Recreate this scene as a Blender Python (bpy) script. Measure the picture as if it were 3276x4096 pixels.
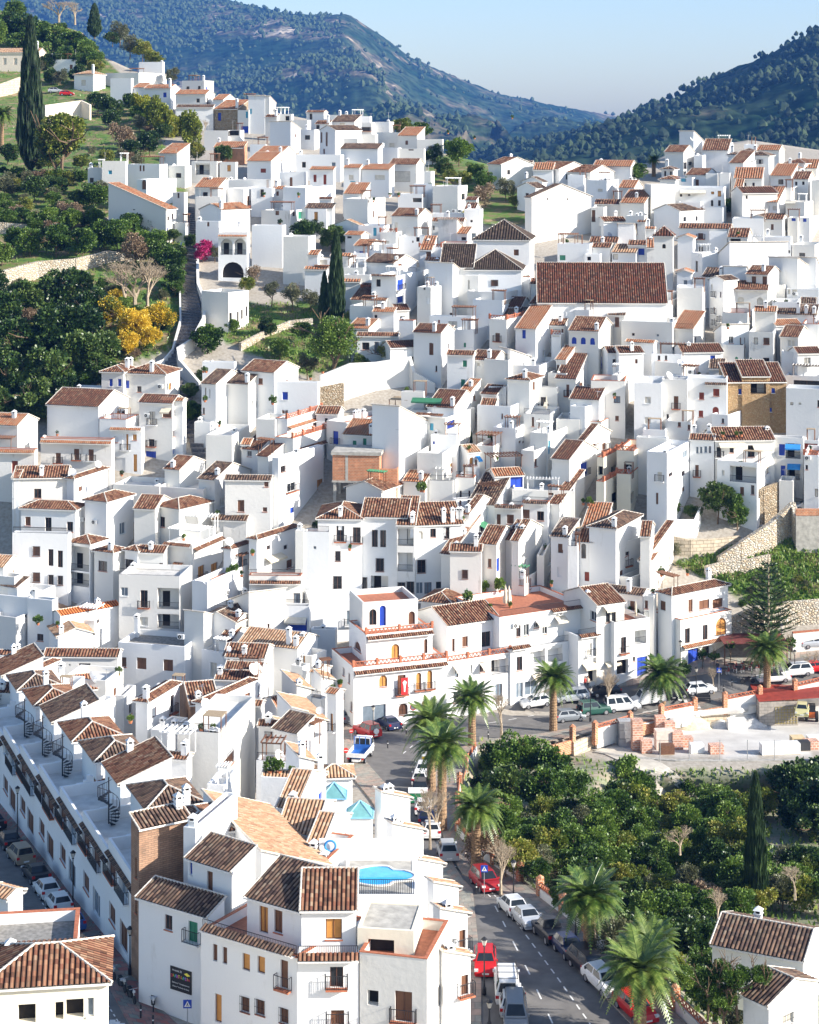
import bpy, math, random
from math import sin, cos, pi, radians, sqrt, tan, atan2
from mathutils import Vector, Matrix, noise
for o in list(bpy.data.objects): bpy.data.objects.remove(o)
C = bpy.context.scene.collection
R = random.Random(7)
# ---------------------------------------------------------------- camera, sky, sun, exposure
F = 7600.0; CX = 1638.0; HY = 500.0; CZ = 90.0      # focal length in photograph pixels, centre column, horizon row, eye height
cd = bpy.data.cameras.new('camera'); cam = bpy.data.objects.new('camera', cd); C.objects.link(cam)
cam.location = (0, 0, CZ); cam.rotation_euler = (pi/2, 0, 0)
cd.sensor_fit = 'VERTICAL'; cd.sensor_height = 24; cd.sensor_width = 24
cd.lens = 24*F/4096; cd.shift_y = -(2048-HY)/4096; cd.clip_end = 20000; cd.clip_start = 1
bpy.context.scene.camera = cam
SAZ = radians(19); SEL = radians(25)                # to the right of the view, a little behind the camera
sdir = Vector((cos(SAZ)*cos(SEL), -sin(SAZ)*cos(SEL), sin(SEL)))
w = bpy.data.worlds.new('World'); bpy.context.scene.world = w; w.use_nodes = True
nt = w.node_tree; nt.nodes.clear()
sk = nt.nodes.new('ShaderNodeTexSky'); sk.sky_type = 'NISHITA'; sk.sun_disc = False
sk.sun_elevation = SEL; sk.sun_rotation = atan2(sdir.x, sdir.y); sk.air_density = 1.0; sk.dust_density = 0.8; sk.ozone_density = 2.5
bg = nt.nodes.new('ShaderNodeBackground'); bg.inputs['Strength'].default_value = 0.1
wo = nt.nodes.new('ShaderNodeOutputWorld')
nt.links.new(sk.outputs[0], bg.inputs[0]); nt.links.new(bg.outputs[0], wo.inputs[0])
sl = bpy.data.lights.new('sun', 'SUN'); sl.energy = 4.5; sl.angle = radians(0.5); sl.color = (1.0, 0.94, 0.85)
so = bpy.data.objects.new('sun', sl); C.objects.link(so); so.rotation_euler = sdir.to_track_quat('Z', 'Y').to_euler()
sc = bpy.context.scene
sc.view_settings.view_transform = 'Standard'; sc.view_settings.look = 'None'; sc.view_settings.exposure = 1.17; sc.view_settings.gamma = 1.0
sc.cycles.max_bounces = 6; sc.cycles.diffuse_bounces = 3; sc.cycles.transparent_max_bounces = 6; sc.cycles.volume_bounces = 0

# ---------------------------------------------------------------- materials
MATS = {}
def N(nt, t, **k):
    n = nt.nodes.new('ShaderNode'+t)
    for a, b in k.items(): setattr(n, a, b)
    return n
def newmat(name):
    m = bpy.data.materials.new(name); m.use_nodes = True; nt = m.node_tree
    return m, nt, nt.nodes['Principled BSDF']
def ramp(nt, stops):
    r = N(nt, 'ValToRGB'); e = r.color_ramp.elements
    while len(e) < len(stops): e.new(0.5)
    for i, (p, c) in enumerate(stops):
        e[i].position = p; e[i].color = (*c, 1)
    return r
def plain(name, col, rough=0.6, metal=0.0, var=0.12, scale=2.0, spec=0.5, bump=0.0):
    if name in MATS: return MATS[name]
    m, nt, b = newmat(name); b.inputs['Roughness'].default_value = rough; b.inputs['Metallic'].default_value = metal
    b.inputs['Specular IOR Level'].default_value = spec
    g = N(nt, 'NewGeometry'); n = N(nt, 'TexNoise'); n.inputs['Scale'].default_value = scale; n.inputs['Detail'].default_value = 5
    r = ramp(nt, [(0.3, [c*(1-var) for c in col]), (0.7, [min(1, c*(1+var)) for c in col])])
    nt.links.new(g.outputs['Position'], n.inputs['Vector']); nt.links.new(n.outputs[0], r.inputs[0]); nt.links.new(r.outputs[0], b.inputs['Base Color'])
    if bump:
        bp = N(nt, 'Bump'); bp.inputs['Strength'].default_value = bump; bp.inputs['Distance'].default_value = 0.1
        nt.links.new(n.outputs[0], bp.inputs['Height']); nt.links.new(bp.outputs[0], b.inputs['Normal'])
    MATS[name] = m; return m
def plaster(name, col, stain=0.5, scol=(0.45, 0.40, 0.33)):
    m, nt, b = newmat(name); b.inputs['Roughness'].default_value = 0.9; b.inputs['Specular IOR Level'].default_value = 0.2
    g = N(nt, 'NewGeometry'); mp = N(nt, 'Mapping'); mp.inputs['Scale'].default_value = (0.7, 0.7, 0.22)
    n = N(nt, 'TexNoise'); n.inputs['Scale'].default_value = 0.8; n.inputs['Detail'].default_value = 9; n.inputs['Roughness'].default_value = 0.68
    n2 = N(nt, 'TexNoise'); n2.inputs['Scale'].default_value = 0.12; n2.inputs['Detail'].default_value = 2
    r = ramp(nt, [(0.60, (0, 0, 0)), (0.80, (stain, stain, stain))])
    r2 = ramp(nt, [(0.35, [c*0.93 for c in col]), (0.65, col)])
    mx = N(nt, 'MixRGB'); mx.inputs[2].default_value = (*scol, 1)
    L = nt.links
    L.new(g.outputs['Position'], mp.inputs[0]); L.new(mp.outputs[0], n.inputs['Vector']); L.new(g.outputs['Position'], n2.inputs['Vector'])
    L.new(n.outputs[0], r.inputs[0]); L.new(n2.outputs[0], r2.inputs[0]); L.new(r.outputs[0], mx.inputs[0]); L.new(r2.outputs[0], mx.inputs[1])
    L.new(mx.outputs[0], b.inputs['Base Color'])
    bn = N(nt, 'TexNoise'); bn.inputs['Scale'].default_value = 2.5; bn.inputs['Detail'].default_value = 6
    bp = N(nt, 'Bump'); bp.inputs['Strength'].default_value = 0.25; bp.inputs['Distance'].default_value = 0.08
    L.new(g.outputs['Position'], bn.inputs['Vector']); L.new(bn.outputs[0], bp.inputs['Height']); L.new(bp.outputs[0], b.inputs['Normal'])
    MATS[name] = m; return m
def tile_mat(name, cols, lich=0.3):
    m, nt, b = newmat(name); b.inputs['Roughness'].default_value = 0.85; b.inputs['Specular IOR Level'].default_value = 0.25
    L = nt.links; uv = N(nt, 'UVMap'); mp = N(nt, 'Mapping'); mp.inputs['Scale'].default_value = (1/0.30, 1/0.42, 1)
    sn = N(nt, 'VectorMath', operation='FLOOR'); wn = N(nt, 'TexWhiteNoise', noise_dimensions='3D')
    L.new(uv.outputs[0], mp.inputs[0]); L.new(mp.outputs[0], sn.inputs[0]); L.new(sn.outputs[0], wn.inputs['Vector'])
    r = ramp(nt, [(i/(len(cols)-1), c) for i, c in enumerate(cols)]); L.new(wn.outputs['Value'], r.inputs[0])
    g = N(nt, 'NewGeometry'); n = N(nt, 'TexNoise'); n.inputs['Scale'].default_value = 0.9; n.inputs['Detail'].default_value = 8
    L.new(g.outputs['Position'], n.inputs['Vector'])
    r2 = ramp(nt, [(0.5, (0, 0, 0)), (0.75, (lich, lich, lich))]); L.new(n.outputs[0], r2.inputs[0])
    mx = N(nt, 'MixRGB'); mx.inputs[2].default_value = (0.07, 0.06, 0.035, 1); L.new(r2.outputs[0], mx.inputs[0])
    # rib shading painted into the colour: channels darkened, tile tops lightened for contrast
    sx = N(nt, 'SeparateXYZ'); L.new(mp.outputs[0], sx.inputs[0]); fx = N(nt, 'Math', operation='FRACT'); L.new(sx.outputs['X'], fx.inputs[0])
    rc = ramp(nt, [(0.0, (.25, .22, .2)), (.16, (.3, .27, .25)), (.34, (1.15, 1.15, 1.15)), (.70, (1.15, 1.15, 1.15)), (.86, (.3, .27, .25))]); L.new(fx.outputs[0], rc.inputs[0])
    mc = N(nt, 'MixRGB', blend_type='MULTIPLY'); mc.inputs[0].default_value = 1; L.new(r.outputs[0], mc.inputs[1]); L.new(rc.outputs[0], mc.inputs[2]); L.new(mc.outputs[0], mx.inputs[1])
    # the overlap line between one tile course and the next
    wv = N(nt, 'Math', operation='FRACT'); sp = N(nt, 'SeparateXYZ'); L.new(mp.outputs[0], sp.inputs[0]); L.new(sp.outputs['Y'], wv.inputs[0])
    bp = N(nt, 'Bump'); bp.inputs['Strength'].default_value = 0.8; bp.inputs['Distance'].default_value = 0.05
    L.new(wv.outputs[0], bp.inputs['Height']); L.new(bp.outputs[0], b.inputs['Normal'])
    L.new(mx.outputs[0], b.inputs['Base Color']); MATS[name] = m; return m
def brick_mat(name, c1, c2, mortar, bw=0.28, bh=0.09, ms=0.012):
    m, nt, b = newmat(name); b.inputs['Roughness'].default_value = 0.9; L = nt.links
    uv = N(nt, 'UVMap'); t = N(nt, 'TexBrick'); t.inputs['Scale'].default_value = 1; t.inputs['Brick Width'].default_value = bw; t.inputs['Row Height'].default_value = bh
    t.inputs['Mortar Size'].default_value = ms; t.inputs['Color1'].default_value = (*c1, 1); t.inputs['Color2'].default_value = (*c2, 1); t.inputs['Mortar'].default_value = (*mortar, 1)
    L.new(uv.outputs[0], t.inputs['Vector'])
    g = N(nt, 'NewGeometry'); n = N(nt, 'TexNoise'); n.inputs['Scale'].default_value = 1.2; n.inputs['Detail'].default_value = 6; L.new(g.outputs['Position'], n.inputs['Vector'])
    r = ramp(nt, [(0.3, (0.7, 0.7, 0.7)), (0.7, (1.15, 1.1, 1.05))]); L.new(n.outputs[0], r.inputs[0])
    mx = N(nt, 'MixRGB', blend_type='MULTIPLY'); mx.inputs[0].default_value = 1; L.new(t.outputs[0], mx.inputs[1]); L.new(r.outputs[0], mx.inputs[2])
    L.new(mx.outputs[0], b.inputs['Base Color']); bp = N(nt, 'Bump'); bp.inputs['Strength'].default_value = 0.4; bp.inputs['Distance'].default_value = 0.02; bp.invert = True
    L.new(t.outputs['Fac'], bp.inputs['Height']); L.new(bp.outputs[0], b.inputs['Normal']); MATS[name] = m; return m
def stone_mat(name, cols, mortar=(0.20, 0.16, 0.11), scale=2.6, edge=0.07):
    m, nt, b = newmat(name); b.inputs['Roughness'].default_value = 0.95; L = nt.links
    g = N(nt, 'NewGeometry'); nz = N(nt, 'TexNoise'); nz.inputs['Scale'].default_value = 1.5
    ad = N(nt, 'MixRGB', blend_type='ADD'); ad.inputs[0].default_value = 0.25; L.new(g.outputs['Position'], nz.inputs['Vector']); L.new(g.outputs['Position'], ad.inputs[1]); L.new(nz.outputs['Color'], ad.inputs[2])
    mp = N(nt, 'Mapping'); mp.inputs['Scale'].default_value = (1, 1, 1.5); L.new(ad.outputs[0], mp.inputs[0])
    v = N(nt, 'TexVoronoi'); v.inputs['Scale'].default_value = scale; L.new(mp.outputs[0], v.inputs['Vector'])
    v2 = N(nt, 'TexVoronoi', feature='DISTANCE_TO_EDGE'); v2.inputs['Scale'].default_value = scale; L.new(mp.outputs[0], v2.inputs['Vector'])
    sp = N(nt, 'SeparateXYZ'); L.new(v.outputs['Color'], sp.inputs[0]); r = ramp(nt, [(i/(len(cols)-1), c) for i, c in enumerate(cols)]); L.new(sp.outputs['X'], r.inputs[0])
    r2 = ramp(nt, [(0.0, (1, 1, 1)), (edge, (0, 0, 0))]); L.new(v2.outputs['Distance'], r2.inputs[0])
    mx = N(nt, 'MixRGB'); mx.inputs[2].default_value = (*mortar, 1); L.new(r2.outputs[0], mx.inputs[0]); L.new(r.outputs[0], mx.inputs[1]); L.new(mx.outputs[0], b.inputs['Base Color'])
    bp = N(nt, 'Bump'); bp.inputs['Strength'].default_value = 0.9; bp.inputs['Distance'].default_value = 0.15
    r3 = ramp(nt, [(0.0, (0, 0, 0)), (0.25, (1, 1, 1))]); L.new(v2.outputs['Distance'], r3.inputs[0]); L.new(r3.outputs[0], bp.inputs['Height']); L.new(bp.outputs[0], b.inputs['Normal'])
    MATS[name] = m; return m
def leaf_mat(name, cols, trans=0.25, scale=0.7, rough=0.45):
    m, nt, b = newmat(name); L = nt.links; b.inputs['Roughness'].default_value = rough
    g = N(nt, 'NewGeometry'); n = N(nt, 'TexNoise'); n.inputs['Scale'].default_value = scale; n.inputs['Detail'].default_value = 4
    L.new(g.outputs['Position'], n.inputs['Vector']); oi = N(nt, 'ObjectInfo')
    ma = N(nt, 'Math', operation='ADD'); mb = N(nt, 'Math', operation='MULTIPLY_ADD'); mb.inputs[1].default_value = 0.3; mb.inputs[2].default_value = -0.15
    mc = N(nt, 'Math', operation='MULTIPLY_ADD'); mc.inputs[1].default_value = 0.35; mc.inputs[2].default_value = -0.17
    L.new(oi.outputs['Random'], mb.inputs[0]); L.new(g.outputs['Random Per Island'], mc.inputs[0])
    md = N(nt, 'Math', operation='ADD'); L.new(mb.outputs[0], md.inputs[0]); L.new(mc.outputs[0], md.inputs[1])
    L.new(n.outputs[0], ma.inputs[0]); L.new(md.outputs[0], ma.inputs[1])
    r = ramp(nt, [(0.25+0.5*i/(len(cols)-1), c) for i, c in enumerate(cols)]); L.new(ma.outputs[0], r.inputs[0]); L.new(r.outputs[0], b.inputs['Base Color'])
    tr = N(nt, 'BsdfTranslucent'); L.new(r.outputs[0], tr.inputs[0]); ms = N(nt, 'MixShader'); ms.inputs[0].default_value = trans
    o = nt.nodes['Material Output']; L.new(b.outputs[0], ms.inputs[1]); L.new(tr.outputs[0], ms.inputs[2]); L.new(ms.outputs[0], o.inputs[0]); MATS[name] = m; return m
W = plaster('white_plaster', (0.82, 0.82, 0.81), 0.42)
W2 = plaster('warm_white_plaster', (0.78, 0.76, 0.71), 0.45)
WO = plaster('weathered_plaster', (0.74, 0.72, 0.68), 1.0, (0.30, 0.27, 0.22))
CR = plaster('cream_plaster', (0.80, 0.70, 0.58), 0.2)
YC = plaster('pale_yellow_plaster', (0.82, 0.76, 0.62), 0.12)
WALLM = {'w': W, 'v': W2, 'o': WO, 'c': CR, 'y': YC}
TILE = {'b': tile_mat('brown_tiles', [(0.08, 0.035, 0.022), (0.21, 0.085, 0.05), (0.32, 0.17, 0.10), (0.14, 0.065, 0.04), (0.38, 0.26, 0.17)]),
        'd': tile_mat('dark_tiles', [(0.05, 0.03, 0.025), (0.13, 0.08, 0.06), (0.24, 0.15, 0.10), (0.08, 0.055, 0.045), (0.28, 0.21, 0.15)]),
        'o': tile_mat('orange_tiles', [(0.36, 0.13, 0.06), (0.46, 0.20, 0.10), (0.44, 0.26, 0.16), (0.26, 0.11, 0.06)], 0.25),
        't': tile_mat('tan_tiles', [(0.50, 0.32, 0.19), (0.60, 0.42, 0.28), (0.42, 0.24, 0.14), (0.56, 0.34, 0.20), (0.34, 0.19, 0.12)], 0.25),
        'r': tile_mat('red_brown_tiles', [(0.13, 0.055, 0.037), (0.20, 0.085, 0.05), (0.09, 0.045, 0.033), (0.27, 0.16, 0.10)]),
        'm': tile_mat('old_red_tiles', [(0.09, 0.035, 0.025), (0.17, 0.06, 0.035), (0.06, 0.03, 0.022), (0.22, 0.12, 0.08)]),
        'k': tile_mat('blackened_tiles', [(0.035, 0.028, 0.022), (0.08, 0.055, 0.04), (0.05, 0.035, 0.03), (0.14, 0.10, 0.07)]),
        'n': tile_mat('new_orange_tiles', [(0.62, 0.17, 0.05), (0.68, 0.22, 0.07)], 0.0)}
STONE = stone_mat('stone_wall', [(0.30, 0.22, 0.13), (0.46, 0.38, 0.27), (0.38, 0.27, 0.16), (0.55, 0.48, 0.38)])
PSTONE = stone_mat('pale_stone_wall', [(0.48, 0.42, 0.33), (0.62, 0.56, 0.46), (0.54, 0.42, 0.28), (0.68, 0.64, 0.56)], (0.25, 0.2, 0.14), 2.2)
OSTONE = stone_mat('ochre_rubble_wall', [(0.42, 0.27, 0.13), (0.55, 0.38, 0.20), (0.50, 0.30, 0.15), (0.60, 0.46, 0.28)], (0.35, 0.22, 0.11), 4.5, 0.04)
BRICK = brick_mat('orange_brick', (0.58, 0.22, 0.10), (0.46, 0.16, 0.07), (0.55, 0.42, 0.30), 0.45, 0.22, 0.03)
TBRICK = brick_mat('tan_brick', (0.42, 0.26, 0.17), (0.33, 0.19, 0.12), (0.24, 0.16, 0.11), 0.5, 0.16, 0.03)
BLOCK = brick_mat('concrete_block', (0.42, 0.38, 0.33), (0.36, 0.33, 0.29), (0.26, 0.24, 0.21), 0.8, 0.4, 0.03)
PBLOCK = brick_mat('pale_block_wall', (0.60, 0.52, 0.40), (0.55, 0.47, 0.36), (0.32, 0.27, 0.20), 1.1, 0.5, 0.05)
WALLM.update({'s': STONE, 'S': OSTONE, 'B': BRICK, 'T': TBRICK, 'K': BLOCK})
GLASS = plain('window_glass', (0.022, 0.026, 0.03), 0.12, 0, 0.3)
BLUEG = plain('curtained_glass', (0.16, 0.20, 0.24), 0.2)
KIND = {'d': ('window', GLASS, 'dark'), 'b': ('window', plain('blue_paint', (0.015, 0.06, 0.42), 0.5), 'blue'), 'g': ('window', plain('green_paint', (0.03, 0.22, 0.13), 0.5), 'green'),
        'r': ('window', plain('red_brown_paint', (0.25, 0.04, 0.02), 0.5), 'red-brown'), 'o': ('window', plain('ochre_wood', (0.55, 0.25, 0.06), 0.5), 'ochre'), 'n': ('window', plain('brown_wood', (0.16, 0.07, 0.035), 0.5), 'brown'),
        'p': ('window', plain('pale_shutter', (0.62, 0.58, 0.5), 0.6), 'pale'), 'c': ('window', BLUEG, 'curtained'), 't': ('window', plain('turquoise_paint', (0.06, 0.35, 0.5), 0.5), 'light blue')}
FW = plain('white_paint', (0.78, 0.78, 0.76), 0.5); FBR = plain('brown_frame', (0.12, 0.05, 0.03), 0.5); IRON = plain('black_iron', (0.015, 0.015, 0.018), 0.5)
TERR = plain('terracotta_floor', (0.42, 0.15, 0.08), 0.8, 0, 0.2, 3); GREYF = plain('grey_roof_felt', (0.24, 0.23, 0.21), 0.9, 0, 0.35, 3); WHF = plain('limewashed_floor', (0.66, 0.64, 0.6), 0.9, 0, 0.15, 1)
CONC = plain('concrete', (0.40, 0.38, 0.34), 0.9, 0, 0.25, 1.5, 0.3, 0.4); REDC = plain('red_coping', (0.42, 0.14, 0.07), 0.8, 0, 0.25, 4)
CREED = plain('cane_matting', (0.36, 0.27, 0.17), 0.9, 0, 0.35, 12); WOOD = plain('dark_wood', (0.14, 0.06, 0.03), 0.7, 0, 0.3, 6); OWOOD = plain('orange_wood', (0.42, 0.16, 0.06), 0.7, 0, 0.2, 6)
METAL = plain('grey_metal', (0.45, 0.46, 0.48), 0.35, 0.6); ACW = plain('appliance_white', (0.72, 0.72, 0.70), 0.5); CAP = plain('mortar_cap', (0.62, 0.56, 0.48), 0.85, 0, 0.3, 8)
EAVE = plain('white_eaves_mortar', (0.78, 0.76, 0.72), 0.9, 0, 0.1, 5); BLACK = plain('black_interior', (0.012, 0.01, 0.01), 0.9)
GRN = plain('green_beam', (0.05, 0.20, 0.10), 0.6); AWN = plain('awning_cloth', (0.68, 0.62, 0.50), 0.9); BLUC = plain('blue_cloth', (0.03, 0.25, 0.62), 0.8); CREAMC = plain('cream_cloth', (0.66, 0.58, 0.44), 0.9)
POT = plain('clay_pot', (0.50, 0.18, 0.08), 0.8)

# ---------------------------------------------------------------- mesh building
class MB:
    def __init__(s): s.v = []; s.f = []; s.uv = []; s.m = []
    def poly(s, pts, uv=None, mi=0):
        n = len(s.v); s.v += [tuple(p) for p in pts]; s.f.append(tuple(range(n, n+len(pts)))); s.m.append(mi)
        if uv is None:
            p0 = Vector(pts[0]); p1 = Vector(pts[1]); p2 = Vector(pts[2]); nn = (p1-p0).cross(p2-p0)
            if abs(nn.z) > 0.7*nn.length: uv = [(p[0], p[1]) for p in pts]
            else:
                t = Vector((-nn.y, nn.x, 0)); t = t.normalized() if t.length > 1e-9 else Vector((1, 0, 0)); uv = [(p[0]*t.x+p[1]*t.y, p[2]) for p in pts]
        s.uv += uv
    def box(s, x0, x1, y0, y1, z0, z1, mi=0, bottom=True):
        a = [(x0, y0), (x1, y0), (x1, y1), (x0, y1)]
        for i in range(4):
            p, q = a[i], a[(i+1) % 4]; s.poly([(p[0], p[1], z0), (q[0], q[1], z0), (q[0], q[1], z1), (p[0], p[1], z1)], None, mi)
        s.poly([(*p, z1) for p in a], None, mi)
        if bottom: s.poly([(*p, z0) for p in a[::-1]], None, mi)
    def bar(s, p, q, r=0.03, mi=0, r2=None, n=4):
        p = Vector(p); q = Vector(q); d = (q-p)
        if d.length < 1e-6: return
        d.normalize(); a = d.orthogonal().normalized(); b = d.cross(a); r2 = r if r2 is None else r2; k = len(s.v)
        for c, rr in ((p, r), (q, r2)):
            for i in range(n):
                t = 2*pi*(i+0.5)/n; s.v.append(tuple(c+a*cos(t)*rr+b*sin(t)*rr))
        for i in range(n):
            s.f.append((k+i, k+(i+1) % n, k+n+(i+1) % n, k+n+i)); s.m.append(mi); s.uv += [(0, 0), (1, 0), (1, 1), (0, 1)]
        s.f.append(tuple(k+i for i in range(n))[::-1]); s.m.append(mi); s.uv += [(0, 0)]*n
        s.f.append(tuple(k+n+i for i in range(n))); s.m.append(mi); s.uv += [(0, 0)]*n
    def lathe(s, c, prof, n=12, mi=0):
        k = len(s.v)
        for r, z in prof:
            for i in range(n): t = 2*pi*i/n; s.v.append((c[0]+r*cos(t), c[1]+r*sin(t), c[2]+z))
        for j in range(len(prof)-1):
            for i in range(n):
                s.f.append((k+j*n+i, k+j*n+(i+1) % n, k+(j+1)*n+(i+1) % n, k+(j+1)*n+i)); s.m.append(mi); s.uv += [(i/n, j), ((i+1)/n, j), ((i+1)/n, j+1), (i/n, j+1)]
    def build(s, name, mats, parent=None, smooth=False):
        if not isinstance(mats, (list, tuple)): mats = [mats]
        me = bpy.data.meshes.new(name); me.from_pydata(s.v, [], s.f)
        for m in mats: me.materials.append(m)
        if len(mats) > 1: me.polygons.foreach_set('material_index', s.m)
        u = me.uv_layers.new(name='UVMap'); u.data.foreach_set('uv', [c for p in s.uv for c in p])
        if smooth: me.polygons.foreach_set('use_smooth', [True]*len(me.polygons))
        me.update(); o = bpy.data.objects.new(name, me); C.objects.link(o)
        if parent is not None: o.parent = parent
        return o
def empty(name, loc=(0, 0, 0), rz=0):
    o = bpy.data.objects.new(name, None); C.objects.link(o); o.location = loc; o.rotation_euler = (0, 0, rz); o.empty_display_size = 0.5; return o
LABELS = {}
def tag(o, label, cat, group=None, kind=None):
    if label: o['label'] = label
    if cat: o['category'] = cat
    if group: o['group'] = group
    if kind: o['kind'] = kind
    return o
def struct(o, kind='structure'): o['kind'] = kind; return o
def copy_tree(o, parent=None):
    c = o.copy(); C.objects.link(c); c.parent = parent
    for ch in o.children: copy_tree(ch, c)
    return c

# ---------------------------------------------------------------- the lie of the land: metres from the eye for ground seen at a photograph row
ST = [(-400, 10.2), (-150, 11), (0, 11.8), (100, 12.4), (200, 13), (350, 14), (450, 15), (600, 16.5), (700, 18), (900, 20), (1150, 22), (1400, 24), (1700, 25.5), (2050, 27.2), (2400, 28.7), (2600, 29.7), (2850, 31), (3110, 35.5), (3300, 39.5), (3600, 45.5), (3900, 52), (4200, 56), (4400, 60), (4800, 68), (5400, 82)]
def sbase(y):
    if y <= ST[0][0]: return ST[0][1]
    for (a, p), (b, q) in zip(ST, ST[1:]):
        if y <= b: return p+(q-p)*(y-a)/(b-a)
    return ST[-1][1]+(y-ST[-1][0])*0.024
def interp(T, x):
    if x <= T[0][0]: return T[0][1]
    for (a, p), (b, q) in zip(T, T[1:]):
        if x <= b: return p+(q-p)*(x-a)/(b-a)
    return T[-1][1]
# right hand edge of the pavement (wall line), by row, below which the orchard lies lower than the road
WALLX = [(2700, 3400), (2760, 3276), (2860, 2900), (2930, 2400), (2960, 2230), (2990, 2150), (3000, 1905), (3100, 1845), (3200, 1820), (3300, 1800), (3400, 1850), (3500, 2040), (3600, 2180), (3700, 2300), (3800, 2420), (3950, 2640), (4096, 2820), (4400, 3100)]
def sm(t): t = max(0, min(1, t)); return t*t*(3-2*t)
def low(x, y):
    if y < 2700: return 0
    return sm((x-interp(WALLX, y)-15)/70)*sm((y-2700)/160)
def S(x, y): return sbase(y)*(1-low(x, y)*(0.03+0.06*sm((y-3050)/200)*sm((x-2380)/120)+0.03*sm((y-3050)/250)))
def P(x, y, s=None, dz=0):
    if s is None: s = S(x, y)
    return Vector(((x-CX)/s, F/s, CZ-(y-HY)/s+dz))
def ray(x, y): return Vector(((x-CX)/F, 1.0, -(y-HY)/F))
EYE = Vector((0, 0, CZ))
def proj(p): return (CX+p.x*F/p.y, HY+(CZ-p.z)*F/p.y)
def solve_base(x, yt, h):
    y = yt+h*sbase(yt)
    for _ in range(12): y = yt+h*sbase(y)
    return y
# ---------------------------------------------------------------- roofs of corrugated clay tile
def tiles(mb, pts, per=0.30, amp=0.085):
    """pts: flat convex polygon, first edge is the eave; rows of half-round tiles run up from it"""
    pts = [Vector(p) for p in pts]; o = pts[0]; u = (pts[1]-o).normalized(); nn = u.cross(pts[2]-o)
    if nn.length < 1e-6: nn = u.cross(pts[-1]-o)
    nn.normalize(); v = nn.cross(u)
    if nn.z < 0: nn = -nn
    P2 = [((p-o).dot(u), (p-o).dot(v)) for p in pts]
    a0 = min(p[0] for p in P2); a1 = max(p[0] for p in P2); st = per/4; n = int((a1-a0)/st)
    prof = (0, amp*0.85, amp, amp*0.85); k0 = None
    for i in range(n+2):
        a = min(a0+i*st, a1-1e-4) if i <= n else a1-1e-4
        bs = []
        for (x0, y0), (x1, y1) in zip(P2, P2[1:]+P2[:1]):
            if abs(x1-x0) > 1e-9 and min(x0, x1)-1e-6 <= a <= max(x0, x1)+1e-6: bs.append(y0+(y1-y0)*(a-x0)/(x1-x0))
        if len(bs) < 2: continue
        ub = (a-a0)*0.30/per
        lo, hi = min(bs), max(bs); h = prof[i % 4]; k = len(mb.v); q = o+u*a+nn*h
        mb.v.append(tuple(q+v*lo)); mb.v.append(tuple(q+v*hi))
        if k0 is not None:
            mb.f.append((k0, k, k+1, k0+1)); mb.m.append(0); mb.uv += [(ua, ulo), (ub, lo), (ub, hi), (ua, uhi)]
        k0 = k; ua, ulo, uhi = ub, lo, hi
def eave_strip(mb, p0, p1, inn, t=0.16, dep=0.32):
    p0 = Vector(p0); p1 = Vector(p1); inn = Vector(inn); z = Vector((0, 0, 1))
    mb.poly([p0-z*t, p1-z*t, p1-z*0.015, p0-z*0.015]); mb.poly([p0+inn*dep-z*t*1.3, p1+inn*dep-z*t*1.3, p1-z*t, p0-z*t])
def caps(mb, p, q, r=0.10):
    p = Vector(p); q = Vector(q); n = max(1, int((q-p).length/0.42)); d = (q-p)/n
    for i in range(n): mb.bar(p+d*i, p+d*(i+1), r, 0, r*0.78, 6)
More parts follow.
